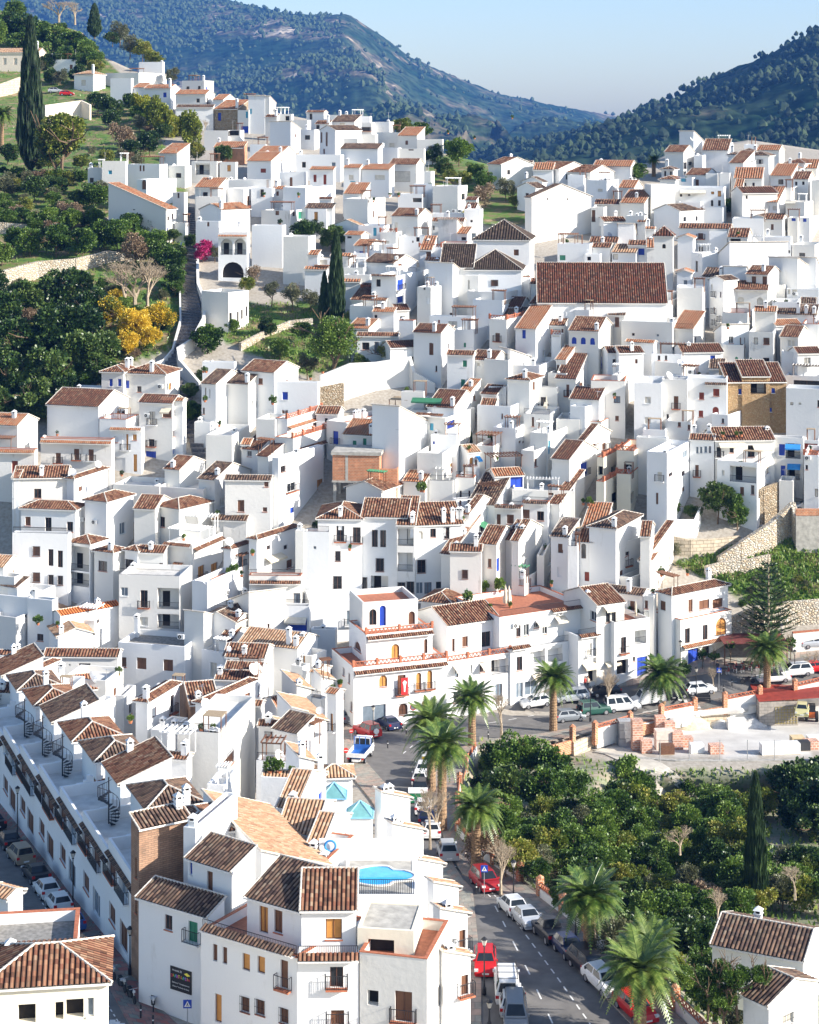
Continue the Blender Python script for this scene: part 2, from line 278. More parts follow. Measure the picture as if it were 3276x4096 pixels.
def roof_geo(W_, D, h, code, tp, ov=0.32):
    """planes (eave edge first), ridge lines, wall top-ups, and eave edges with their inward direction"""
    z0 = h-ov*tp+0.05; pl = []; rd = []; wl = []; ev = []; o = ov; so = 0.12
    def rect(a, b, c, d): return [a, b, c, d]
    if code == 'X':
        r = h+D/2*tp+0.05
        pl = [[(-so, -o, z0), (W_+so, -o, z0), (W_+so, D/2, r), (-so, D/2, r)], [(W_+so, D+o, z0), (-so, D+o, z0), (-so, D/2, r), (W_+so, D/2, r)]]
        rd = [((-so, D/2, r+0.03), (W_+so, D/2, r+0.03))]; wl = [[(W_, 0, h), (W_, D, h), (W_, D/2, r-0.06)], [(0, D, h), (0, 0, h), (0, D/2, r-0.06)]]
        ev = [((-so, -o, z0), (W_+so, -o, z0), (0, 1, 0)), ((W_+so, D+o, z0), (-so, D+o, z0), (0, -1, 0))]
        vg = [((-so, -o, z0), (-so, D/2, r)), ((W_+so, -o, z0), (W_+so, D/2, r)), ((-so, D+o, z0), (-so, D/2, r)), ((W_+so, D+o, z0), (W_+so, D/2, r))]
    elif code == 'Y':
        r = h+W_/2*tp+0.05
        pl = [[(-o, D+so, z0), (-o, -so, z0), (W_/2, -so, r), (W_/2, D+so, r)], [(W_+o, -so, z0), (W_+o, D+so, z0), (W_/2, D+so, r), (W_/2, -so, r)]]
        rd = [((W_/2, -so, r+0.03), (W_/2, D+so, r+0.03))]; wl = [[(0, 0, h), (W_, 0, h), (W_/2, 0, r-0.06)], [(W_, D, h), (0, D, h), (W_/2, D, r-0.06)]]
        ev = [((-o, D+so, z0), (-o, -so, z0), (1, 0, 0)), ((W_+o, -so, z0), (W_+o, D+so, z0), (-1, 0, 0))]
        vg = [((-o, -so, z0), (W_/2, -so, r)), ((W_+o, -so, z0), (W_/2, -so, r))]
    elif code == 'H':
        m = min(W_, D)/2; r = h+m*tp+0.05
        A, B_, C_, D_ = (-o, -o, z0), (W_+o, -o, z0), (W_+o, D+o, z0), (-o, D+o, z0)
        if W_ >= D: E, G = (m, D/2, r), (W_-m, D/2, r); pl = [[A, B_, G, E], [C_, D_, E, G], [B_, C_, G], [D_, A, E]]; rd = [(A, E), (D_, E), (B_, G), (C_, G)]
        else: E, G = (W_/2, m, r), (W_/2, D-m, r); pl = [[A, B_, E], [C_, D_, G], [B_, C_, G, E], [D_, A, E, G]]; rd = [(A, E), (B_, E), (C_, G), (D_, G)]
        if (Vector(E)-Vector(G)).length > 0.2: rd.append((E, G))
        rd = [((a[0], a[1], a[2]+0.05), (b[0], b[1], b[2]+0.05)) for a, b in rd]
        ev = [(A, B_, (0, 1, 0)), (B_, C_, (-1, 0, 0)), (C_, D_, (0, -1, 0)), (D_, A, (1, 0, 0))]; vg = []
    elif code == 'S':
        r = h+D*tp+0.05
        pl = [[(-so, -o, z0), (W_+so, -o, z0), (W_+so, D+so, r), (-so, D+so, r)]]; wl = [[(W_, 0, h), (W_, D, h), (W_, D, r-0.06)], [(0, D, h), (0, 0, h), (0, D, r-0.06)], [(W_, D, h), (0, D, h), (0, D, r-0.06), (W_, D, r-0.06)]]
        ev = [((-so, -o, z0), (W_+so, -o, z0), (0, 1, 0))]; vg = [((-so, -o, z0), (-so, D+so, r)), ((W_+so, -o, z0), (W_+so, D+so, r))]; rd = [((-so, D+so, r+0.03), (W_+so, D+so, r+0.03))]
    elif code == 'B':
        r = h+D*tp+0.05
        pl = [[(W_+so, D+o, z0), (-so, D+o, z0), (-so, -so, r), (W_+so, -so, r)]]; wl = [[(W_, 0, h), (W_, D, h), (W_, 0, r-0.06)], [(0, D, h), (0, 0, h), (0, 0, r-0.06)], [(0, 0, h), (W_, 0, h), (W_, 0, r-0.06), (0, 0, r-0.06)]]
        ev = [((W_+so, D+o, z0), (-so, D+o, z0), (0, -1, 0))]; vg = [((-so, -so, r), (-so, D+o, z0)), ((W_+so, -so, r), (W_+so, D+o, z0))]; rd = [((-so, -so, r+0.03), (W_+so, -so, r+0.03))]
    elif code == 'R':
        r = h+W_*tp+0.05
        pl = [[(W_+o, -so, z0), (W_+o, D+so, z0), (-so, D+so, r), (-so, -so, r)]]; wl = [[(0, 0, h), (W_, 0, h), (0, 0, r-0.06)], [(W_, D, h), (0, D, h), (0, D, r-0.06)], [(0, D, h), (0, 0, h), (0, 0, r-0.06), (0, D, r-0.06)]]
        ev = [((W_+o, -so, z0), (W_+o, D+so, z0), (-1, 0, 0))]; vg = [((W_+o, -so, z0), (-so, -so, r)), ((W_+o, D+so, z0), (-so, D+so, r))]; rd = [((-so, -so, r+0.03), (-so, D+so, r+0.03))]
    else:   # 'L' falls to the left
        r = h+W_*tp+0.05
        pl = [[(-o, D+so, z0), (-o, -so, z0), (W_+so, -so, r), (W_+so, D+so, r)]]; wl = [[(0, 0, h), (W_, 0, h), (W_, 0, r-0.06)], [(W_, D, h), (0, D, h), (W_, D, r-0.06)], [(W_, 0, h), (W_, D, h), (W_, D, r-0.06), (W_, 0, r-0.06)]]
        ev = [((-o, D+so, z0), (-o, -so, z0), (1, 0, 0))]; vg = [((-o, -so, z0), (W_+so, -so, r)), ((-o, D+so, z0), (W_+so, D+so, r))]; rd = [((W_+so, -so, r+0.03), (W_+so, D+so, r+0.03))]
    return pl, rd, wl, ev, vg
def wall_face(mb, o, u, n, length, z0, z1, holes):
    """a wall with real openings: grid of quads round the holes, with reveals going in"""
    o = Vector(o); u = Vector(u); n = Vector(n); Z = Vector((0, 0, 1))
    xs = sorted({0.0, length}|{a for h in holes for a in h[:2]}); zs = sorted({z0, z1}|{a for h in holes for a in h[2:4]})
    for xa, xb in zip(xs, xs[1:]):
        if xb-xa < 1e-5: continue
        for za, zb in zip(zs, zs[1:]):
            if zb-za < 1e-5: continue
            cx, cz = (xa+xb)/2, (za+zb)/2
            if any(h[0] < cx < h[1] and h[2] < cz < h[3] for h in holes): continue
            mb.poly([o+u*xa+Z*za, o+u*xb+Z*za, o+u*xb+Z*zb, o+u*xa+Z*zb], [(xa, za), (xb, za), (xb, zb), (xa, zb)])
    for a, b, c, d, dep, arch in holes:
        q = [o+u*a+Z*c, o+u*b+Z*c, o+u*b+Z*d, o+u*a+Z*d]; i = [p-n*dep for p in q]
        for k in range(4): mb.poly([q[k], q[(k+1) % 4], i[(k+1) % 4], i[k]])
        if arch:
            r = (b-a)/2; m = (a+b)/2; N_ = 8; zc = d-r
            pts = [(m-r*cos(pi*k/N_), zc+r*sin(pi*k/N_)) for k in range(N_+1)]
            for k in range(N_):
                (x0, y0), (x1, y1) = pts[k], pts[k+1]; cx = a if k < N_/2 else b
                e = n*(-0.002)
                mb.poly([o+u*x0+Z*y0+e, o+u*x1+Z*y1+e, o+u*cx+Z*d+e]); mb.poly([o+u*x1+Z*y1+e, o+u*x0+Z*y0+e, o+u*x0+Z*y0-n*dep, o+u*x1+Z*y1-n*dep])
def railing(mb, o, u, length, z, hgt=0.95, step=0.14, r=0.014):
    o = Vector(o); u = Vector(u); Z = Vector((0, 0, 1))
    mb.bar(o+Z*(z+hgt), o+u*length+Z*(z+hgt), 0.028); mb.bar(o+Z*(z+0.06), o+u*length+Z*(z+0.06), 0.02)
    n = max(2, int(length/step))
    for i in range(n+1): mb.bar(o+u*length*i/n+Z*z, o+u*length*i/n+Z*(z+hgt), r if 0 < i < n else 0.03)
HOUSES = []
FRAMES = {'w': FW, 'n': FBR, 'k': IRON}
def add_window(root, o, u, n, a, b, c, d, dep, kind, flags, far):
    o = Vector(o); u = Vector(u); n = Vector(n); Z = Vector((0, 0, 1)); w_, h_ = b-a, d-c
    nm, mat, _ = KIND[kind]; mat_f = mat if kind in 'bgrt' else (FBR if kind in 'ndo' or R.random() < 0.3 else FW)
    if kind == 'd' and 'w' in flags: mat_f = FW
    f = MB(); t = 0.06; q = o-n*(dep-0.05); e = 0.03
    def fb(x0, x1, z0, z1):
        p = [q+u*x0+Z*z0, q+u*x1+Z*z0, q+u*x1+Z*z1, q+u*x0+Z*z1]; f.poly(p)
        for k in range(4): f.poly([p[k]-n*0.05, p[(k+1) % 4]-n*0.05, p[(k+1) % 4], p[k]])
    fb(a, a+t, c, d); fb(b-t, b, c, d); fb(a+t, b-t, c, c+t); fb(a+t, b-t, d-t, d)
    if w_ > 0.7 and not far: fb((a+b)/2-t/2, (a+b)/2+t/2, c+t, d-t)
    tall = h_ > 1.85
    wn = f.build('door' if tall else 'window', mat_f, root)
    p = MB(); q2 = o-n*(dep-0.015); p.poly([q2+u*(a+t)+Z*(c+t), q2+u*(b-t)+Z*(c+t), q2+u*(b-t)+Z*(d-t), q2+u*(a+t)+Z*(d-t)])
    p.build('pane' if kind in 'dc' else 'shutter', mat, wn)
    if not far and not tall and 'x' not in flags and h_ > 0.6:
        s = MB(); q3 = o+n*0.07; z = c-0.09
        A = [q3+u*(a-0.07)+Z*z, q3+u*(b+0.07)+Z*z, q3+u*(b+0.07)+Z*(c-0.01), q3+u*(a-0.07)+Z*(c-0.01)]; B_ = [x-n*0.07 for x in A]
        s.poly(A); s.poly([A[3], A[2], B_[2], B_[3]]); s.poly([B_[0], B_[1], A[1], A[0]]); s.poly([A[1], B_[1], B_[2], A[2]]); s.poly([B_[0], A[0], A[3], B_[3]])
        s.build('sill', REDC if kind in 'dnro' else FW, wn)
    if 'R' in flags:
        ob = 0.45; s = MB(); x0, x1 = a-0.3, b+0.3; z = c-0.1
        A = [o+u*x0+Z*z, o+u*x1+Z*z]; top = [A[0]+Z*0.1, A[1]+Z*0.1, A[1]+Z*0.1+n*ob, A[0]+Z*0.1+n*ob]; bot = [x-Z*0.12 for x in top]
        s.poly(top[::-1]); s.poly(bot)
        for k in range(1, 4): s.poly([bot[k], bot[(k+1) % 4], top[(k+1) % 4], top[k]])
        bl = s.build('balcony', REDC if kind in 'nod' and R.random() < .6 else WALLM['w'], root)
        g = MB(); z = c; railing(g, o+u*x0+n*(ob-0.04), u, x1-x0, z); railing(g, o+u*x0, n, ob-0.04, z, step=0.2); railing(g, o+u*x1, n, ob-0.04, z, step=0.2); g.build('railing', IRON, bl)
    if 'r' in flags: g = MB(); railing(g, o+u*a+n*0.03, u, w_, c); g.build('railing', IRON, root)
    if 'B' in flags:
        g = MB()
        for k in range(int(w_/0.14)+2): x = a-0.05+(w_+0.1)*k/(int(w_/0.14)+1); g.bar(o+u*x+Z*(c-0.05)+n*0.1, o+u*x+Z*(d+0.05)+n*0.1, 0.014)
        for z in (c, (c+d)/2, d): g.bar(o+u*(a-0.07)+Z*z+n*0.1, o+u*(b+0.07)+Z*z+n*0.1, 0.016)
        g.build('window_grille', IRON, wn)
    if 'T' in flags:
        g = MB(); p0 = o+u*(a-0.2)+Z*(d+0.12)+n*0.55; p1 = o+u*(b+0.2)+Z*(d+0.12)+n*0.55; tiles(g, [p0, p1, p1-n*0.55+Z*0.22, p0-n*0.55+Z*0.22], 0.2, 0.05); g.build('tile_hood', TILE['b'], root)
def chimney(root, x, y, z, hh, far, s=0.27):
    m = MB(); m.box(x-s, x+s, y-s, y+s, z-2.0, z+hh-0.42, 0); m.box(x-s-0.06, x+s+0.06, y-s-0.06, y+s+0.06, z+hh-0.42, z+hh-0.34)
    for dx in (-1, 1):
        for dy in (-1, 1): m.box(x+dx*(s-0.06)-0.05, x+dx*(s-0.06)+0.05, y+dy*(s-0.06)-0.05, y+dy*(s-0.06)+0.05, z+hh-0.34, z+hh-0.1)
    m.box(x-s+0.1, x+s-0.1, y-s+0.1, y+s-0.1, z+hh-0.34, z+hh-0.1, 1)
    t = s+0.09; zb = z+hh-0.1; ap = (x, y, zb+0.32); q = [(x-t, y-t, zb), (x+t, y-t, zb), (x+t, y+t, zb), (x-t, y+t, zb)]
    for k in range(4): m.poly([q[k], q[(k+1) % 4], ap], None, 0)
    m.poly(q[::-1], None, 0)
    return m.build('chimney', [W, BLACK], root)
def dish(root, x, y, z, r, az=0.4):
    m = MB(); m.bar((x, y, z-0.6), (x, y, z+r), 0.035, 1); ax = Vector((cos(az-0.4), -sin(az-0.4)-0.6, 0.75)).normalized(); c = Vector((x, y, z+r*1.2)); a = ax.orthogonal().normalized(); b = ax.cross(a); k = len(m.v)
    rings = [(0.02, -0.16), (0.5, -0.12), (0.8, -0.06), (1, 0)]; n = 14
    for rr, dd in rings:
        for i in range(n): t = 2*pi*i/n; m.v.append(tuple(c+ax*dd*r+a*cos(t)*rr*r+b*sin(t)*rr*r))
    for j in range(3):
        for i in range(n): m.f.append((k+j*n+i, k+j*n+(i+1) % n, k+(j+1)*n+(i+1) % n, k+(j+1)*n+i)); m.m.append(0); m.uv += [(0, 0)]*4
    m.bar(c-ax*0.1*r, c+ax*0.5*r, 0.02, 1); o = m.build('satellite_dish', [METAL if R.random() < .4 else ACW, METAL], root); return o
def ac_unit(root, o, u, n, a, z):
    m = MB(); o = Vector(o)+Vector(u)*a; u = Vector(u); n = Vector(n); Z = Vector((0, 0, 1)); w_, h_, d_ = 0.42, 0.3, 0.32
    A = [o-u*w_+Z*(z-h_), o+u*w_+Z*(z-h_), o+u*w_+Z*(z+h_), o-u*w_+Z*(z+h_)]; B_ = [p+n*d_ for p in A]
    m.poly(B_)
    for k in range(4): m.poly([A[k], A[(k+1) % 4], B_[(k+1) % 4], B_[k]])
    c = o+n*(d_+0.012)-u*0.1+Z*z; m.poly([c+(u*cos(t)+Z*sin(t))*0.24 for t in [2*pi*i/14 for i in range(14)]], None, 1)
    c += n*0.008; m.poly([c+(u*cos(t)+Z*sin(t))*0.07 for t in [2*pi*i/8 for i in range(8)]], None, 0)
    m.build('air_conditioner', [ACW, IRON], root)
def antenna(root, x, y, z, h):
    m = MB(); m.bar((x, y, z-0.8), (x, y, z+h), 0.025); t = R.uniform(0, 3)
    d = Vector((cos(t), sin(t), 0)); e = Vector((-d.y, d.x, 0)); c = Vector((x, y, z+h-0.1)); m.bar(c-d*0.6, c+d*0.6, 0.015)
    for k in range(6): q = c+d*(-0.55+0.2*k); L = 0.32-0.03*k; m.bar(q-e*L, q+e*L, 0.01)
    m.build('antenna', METAL, root)
PLANTS = []
def near_label_pt(root): return root
def house(xl, xc, xr, yt, h, phi, roof, col, walls='w', wins=(), items=(), label=None, D=None, pitch=0.36, par=0.7, floorm=None, auto=None, cat='house', yb=None, corner=None, Wd=None):
    if phi < 0 and xc-xl > 1.6*(xr-xc): xl, xc, xr = xl, xl, xc     # only the front shows
    x_c = xc; Dgiven = D is not None
    if corner is None: yb = yb if yb else solve_base(x_c, yt, h); s = sbase(yb); h = (yb-yt)/s; corner = P(x_c, yb, s)
    else: xc, yb = proj(corner); s = F/corner.y; yt = yb-h*s; xl = xl if xl is not None else xc-Wd*s*cos(radians(phi)); xr = xr if xr is not None else (xc if phi >= 0 else xc+Wd*s*cos(radians(phi)))
    ph = radians(phi); ex = Vector((cos(ph), -sin(ph), 0)); ey = Vector((sin(ph), cos(ph), 0))
    def along(dirv, px):      # distance along dirv from the corner until it shows at column px
        t = (px-CX)/F; den = dirv.x-t*dirv.y
        return (t*corner.y-corner.x)/den if abs(den) > 1e-6 else 99
    cap = (8.0 if yb < 1500 else 11.0) if roof in 'XHYSB' else 13.0
    while True:
        if phi >= 0: W_ = along(-ex, xl); Dn = along(ey, xr) if xr-xc > 2 else None
        else: W_ = along(ex, xr); Dn = along(ey, xl) if xc-xl > 2 else None
        if Dgiven or Dn is None or 0 < Dn <= cap or abs(phi) > 56 or Wd: break
        phi += 4 if phi >= 0 else -4; ph = radians(phi); ex = Vector((cos(ph), -sin(ph), 0)); ey = Vector((sin(ph), cos(ph), 0))
    W_ = Wd or max(1.0, min(60, abs(W_)))
    if D is None: D = Dn if Dn is not None else min(8, max(4, W_*0.8))
    if Dn is None or Dn < 0: D = D
    if not Dgiven: D = max(1.5, min(D, cap))
    loc = corner-ex*W_ if phi >= 0 else corner.copy()
    if walls == 'w' and s < 36: walls = R.choice('wwwwwwvvvo')
    root = empty('house', loc, -ph)
    far = s < 23.5
    zt = h; zb = -4.0 if yb < 2700 else -1.5
    FA = {'f': (Vector((0, 0, 0)), Vector((1, 0, 0)), Vector((0, -1, 0)), W_), 'r': (Vector((W_, 0, 0)), Vector((0, 1, 0)), Vector((1, 0, 0)), D),
          'b': (Vector((W_, D, 0)), Vector((-1, 0, 0)), Vector((0, 1, 0)), W_), 'l': (Vector((0, D, 0)), Vector((0, -1, 0)), Vector((-1, 0, 0)), D)}
    def toloc(v): v = Vector(v); return Vector((v.dot(ex), v.dot(ey), v.z))
    E0 = toloc(EYE-loc)
    def hit(face, x, y):
        o, u, n, L = FA[face]; d = toloc(ray(x, y)); den = d.dot(n)
        if abs(den) < 1e-6: return None
        p = E0+d*((o-E0).dot(n)/den); return (p-o).dot(u), p.z
    def hitz(x, y, z):
        d = toloc(ray(x, y)); p = E0+d*((z-E0.z)/d.z); return p
    side = 'r' if phi >= 0 else 'l'
    def face_of(x):
        if phi >= 0: return 'f' if x <= xc else 'r'
        return 'f' if x >= xc else 'l'
    holes = {'f': [], 'r': [], 'b': [], 'l': []}; todo = []
    def addh(fc, a, b, c, d, kind, flags):
        L = FA[fc][3]; a, b = min(a, b), max(a, b); a = max(a, 0.12); b = min(b, L-0.12); d = min(d, zt-0.12); c = max(c, zb+0.1)
        if b-a < 0.25 or d-c < 0.25: return False
        for g in holes[fc]:
            if a < g[1]+0.08 and b > g[0]-0.08 and c < g[3]+0.08 and d > g[2]-0.08: return False
        dep = 1.5 if kind in 'lL' else (0.6 if kind == 'h' else 0.2)
        holes[fc].append((a, b, c, d, dep, 'a' in flags)); todo.append((fc, a, b, c, d, dep, kind, flags)); return True
    kinds = []
    for wn in wins:
        k, x, y, ww, hh = wn; fl = k[1:]; kd = k[0]; fc = face_of(x)
        A = hit(fc, x-ww/2, y+hh/2); B_ = hit(fc, x+ww/2, y+hh/2); A2 = hit(fc, x-ww/2, y-hh/2); B2 = hit(fc, x+ww/2, y-hh/2)
        if not (A and B_): continue
        c = (A[1]+B_[1])/2; d = (A2[1]+B2[1])/2
        if addh(fc, A[0], B_[0], c, d, kd, fl): kinds.append(kd)
    if auto:
        fl_n = max(1, int((h-0.6)/2.9))
        pal = 'dddnpcb'
        for fc in ('f', side):
            L = FA[fc][3]
            if L < 2.4: continue
            nw = max(1, int(L/3.0))
            for fy in range(fl_n):
                for i in range(nw):
                    if R.random() < (0.35 if auto is True else 0.6): continue
                    cx_ = L*(i+0.5)/nw+R.uniform(-.3, .3); zc = h-1.7-fy*2.9+(-0.5 if roof == 'F' else 0); t = R.random()
                    if t < .62: ww, hh = R.uniform(.7, 1.1), R.uniform(.9, 1.3)
                    elif t < .9: ww, hh = R.uniform(.8, 1.1), 2.0; zc -= .3
                    else: ww, hh = .45, .45
                    addh(fc, cx_-ww/2, cx_+ww/2, zc-hh/2, zc+hh/2, R.choice(pal), 'R' if hh > 1.9 and R.random() < .6 else '')
    # walls
    m = MB(); tp = pitch
    for fc, (o, u, n, L) in FA.items(): wall_face(m, o, u, n, L, zb, zt, holes[fc])
    if roof == 'F':
        t = 0.22; zf = h-par
        q = [(t, t), (W_-t, t), (W_-t, D-t), (t, D-t)]; Q = [(0, 0), (W_, 0), (W_, D), (0, D)]
        for k in range(4):
            a, b = q[k], q[(k+1) % 4]; c, d = Q[k], Q[(k+1) % 4]
            m.poly([(*b, zf-0.05), (*a, zf-0.05), (*a, h), (*b, h)]); m.poly([(*c, h), (*d, h), (*b, h), (*a, h)])
        wallo = m.build('wall', WALLM[walls], root)
        fm = {'w': WHF, 'g': GREYF, 'r': TERR, 'c': CONC}.get(col, WHF); g = MB(); g.poly([(*p, zf) for p in q]); g.build('roof_terrace', fm, root)
        if floorm == 'cop' or (col == 'r' and R.random() < .5):
            g = MB(); e = 0.03
            for (x0, x1, y0, y1) in ((-e, W_+e, -e, t+e), (-e, W_+e, D-t-e, D+e), (-e, t+e, t+e, D-t-e), (W_-t-e, W_+e, t+e, D-t-e)): g.box(x0, x1, y0, y1, h+0.004, h+0.06)
            g.build('coping', REDC, root)
        zr = zf
    else:
        pl, rd, wl, ev, vg = roof_geo(W_, D, h, roof, tp)
        for p in wl: m.poly(p)
        wallo = m.build('wall', WALLM[walls], root)
        g = MB()
        for p in pl: tiles(g, p, *((.5, .14) if s < 23 else (.38, .11) if s < 33 else (.32, .095)))
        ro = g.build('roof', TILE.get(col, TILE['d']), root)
        g = MB()
        for a, b in rd: caps(g, a, b)
        for a, b in vg: caps(g, (a[0], a[1], a[2]+0.05), (b[0], b[1], b[2]+0.05), 0.085)
        g.build('ridge_tiles', CAP, ro)
        g = MB()
        for a, b, i in ev: eave_strip(g, a, b, i)
        g.build('eaves', EAVE, root)
        zr = h+0.3*min(W_, D)*tp*0.5
    # openings
    for fc, a, b, c, d, dep, kd, fl in todo:
        o, u, n, L = FA[fc]
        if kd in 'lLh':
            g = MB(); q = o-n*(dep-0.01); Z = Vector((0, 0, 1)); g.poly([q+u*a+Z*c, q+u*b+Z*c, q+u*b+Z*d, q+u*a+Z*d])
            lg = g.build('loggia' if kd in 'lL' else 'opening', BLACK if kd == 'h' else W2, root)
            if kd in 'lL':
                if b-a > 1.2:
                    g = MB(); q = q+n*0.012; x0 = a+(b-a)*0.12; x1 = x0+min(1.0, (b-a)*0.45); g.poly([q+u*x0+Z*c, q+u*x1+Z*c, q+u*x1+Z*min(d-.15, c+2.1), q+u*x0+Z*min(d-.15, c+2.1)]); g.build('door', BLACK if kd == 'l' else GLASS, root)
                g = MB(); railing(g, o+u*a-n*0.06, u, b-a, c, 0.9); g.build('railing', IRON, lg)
        else: add_window(root, o, u, n, a, b, c, d, dep, kd, fl, far)
    for it in items:
        k = it[0]
        if k == 'c':
            p = hitz(it[1], it[2], zr); p.x = max(0.4, min(W_-0.4, p.x)); p.y = max(0.4, min(D-0.4, p.y)); chimney(root, p.x, p.y, zr, max(1.0, it[3]/s), far)
        elif k == 's': p = hitz(it[1], it[2], zr); p.x = max(0.3, min(W_-0.3, p.x)); p.y = max(0.3, min(D-0.3, p.y)); dish(root, p.x, p.y, zr+0.1, it[3]/s)
        elif k == 'm': p = hitz(it[1], it[2], zr); p.x = max(0.3, min(W_-0.3, p.x)); p.y = max(0.3, min(D-0.3, p.y)); antenna(root, p.x, p.y, zr, it[3]/s)
        elif k == 'k':
            fc = face_of(it[1]); q = hit(fc, it[1], it[2]); o, u, n, L = FA[fc]; ac_unit(root, o, u, n, max(.5, min(L-.5, q[0])), q[1])
        elif k in 'pqgw':     # pergola: x, y of the roof centre, width px, depth m ; p reed, q dark wood, g green beams, w white beams
            p = hitz(it[1], it[2], zr+2.3); p.x = max(0, min(W_, p.x)); p.y = max(0, min(D, p.y)); hw = it[3]/s/2; hd = it[4]/2; x0, x1 = max(-.3, p.x-hw), min(W_+.3, p.x+hw); y0, y1 = max(0.1, p.y-hd), p.y+hd
            if y0 > D-1: y0 = max(0.1, D-it[4]); y1 = D
            mt = {'p': CREED, 'q': WOOD, 'g': GRN, 'w': FW}[k]; g = MB()
            for xx in (x0+.1, x1-.1):
                for yy in (y0+.1, y1-.1): g.bar((xx, yy, zr), (xx, yy, zr+2.3), 0.06, 1)
            if k == 'p': g.box(x0, x1, y0, y1, zr+2.3, zr+2.36)
            else:
                nn = max(4, int((x1-x0)/0.45))
                for i in range(nn+1): xx = x0+(x1-x0)*i/nn; g.box(xx-.05, xx+.05, y0-.2, y1+.2, zr+2.32, zr+2.46)
                g.box(x0, x1, y0, y0+.1, zr+2.2, zr+2.318); g.box(x0, x1, y1-.1, y1, zr+2.2, zr+2.318)
            g.build('pergola', [mt, FW if k in 'w' else WOOD], root)
        elif k == 'a':     # awning over a face: x, y top, width px, colour letter
            fc = face_of(it[1]); q = hit(fc, it[1], it[2]); o, u, n, L = FA[fc]; hw = it[3]/s/2; a, b = max(0, q[0]-hw), min(L, q[0]+hw); z = q[1]; Z = Vector((0, 0, 1)); g = MB()
            A = [o+u*a+Z*z+n*.02, o+u*b+Z*z+n*.02, o+u*b+Z*(z-.5)+n*1.1, o+u*a+Z*(z-.5)+n*1.1]; g.poly(A[::-1]); g.poly([A[3]-Z*.22, A[2]-Z*.22, A[2], A[3]]); g.poly([p-Z*.02 for p in A])
            g.build('awning', {'b': BLUC, 'w': AWN, 'g': GRN, 'c': CREAMC, 'r': REDC}[it[4]], root)
        elif k == 't': PLANTS.append((root, hitz(it[1], it[2], zr), it[3]/s))
        elif k == 'L':    # balustrade rail round the front of the terrace
            g = MB(); railing(g, (0.1, 0.1, h), (1, 0, 0), W_-.2, 0, 0.8)
            g.build('railing', IRON, root)
        elif k == 'O':    # brick lattice band on the parapet of face
            fc = face_of(it[1]); o, u, n, L = FA[fc]; g = MB(); Z = Vector((0, 0, 1)); nn = int(L/0.5)
            o2 = o-n*0.11
            for i in range(nn): a = L*i/nn; b = L*(i+1)/nn; g.bar(o2+u*a+Z*(h+.05), o2+u*(a+b)/2+Z*(h+.55), .05); g.bar(o2+u*(a+b)/2+Z*(h+.55), o2+u*b+Z*(h+.05), .05)
            g.bar(o2+Z*(h+.6), o2+u*L+Z*(h+.6), .07)
            for i in range(int(L/3)+1): a = min(L, L*i/max(1, int(L/3))); q = o2+u*a; g.box(q.x-.15, q.x+.15, q.y-.15, q.y+.15, h, h+.85)
            g.build('brick_balustrade', REDC, root)
        elif k == 'V':    # shallow tiled strip projecting along a face at row y, from x0 to x1
            fc = face_of((it[1]+it[2])/2); o, u, n, L = FA[fc]; qa = hit(fc, it[1], it[3]); qb = hit(fc, it[2], it[3]); a, b = sorted((qa[0], qb[0])); a = max(0, a); b = min(L, b); z = (qa[1]+qb[1])/2
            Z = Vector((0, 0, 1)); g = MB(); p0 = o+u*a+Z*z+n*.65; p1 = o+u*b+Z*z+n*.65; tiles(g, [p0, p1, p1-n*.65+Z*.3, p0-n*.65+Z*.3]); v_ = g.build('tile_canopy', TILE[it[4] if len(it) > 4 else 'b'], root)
            g = MB(); eave_strip(g, p0, p1, -n, .12, .6); g.build('eaves', EAVE, v_)
    root['_x'] = (xl+xr)/2; root['_y'] = (yt+min(yb, yt+200))/2
    HOUSES.append(dict(root=root, nf=dict(ex=ex, ey=ey, loc=loc, hit=hit), x=(xl+xr)/2, y=yt+40, x0=xl, x1=xr, yt=yt, yb=yb, roof=roof, col=col, walls=walls, kinds=kinds, label=label, h=h, cat=cat, W=W_, D=D, s=s, items=[i[0] for i in items]))
    return root, dict(ex=ex, ey=ey, loc=loc, W=W_, D=D, h=h, s=s, hit=hit, hitz=hitz, FA=FA, zr=zr)
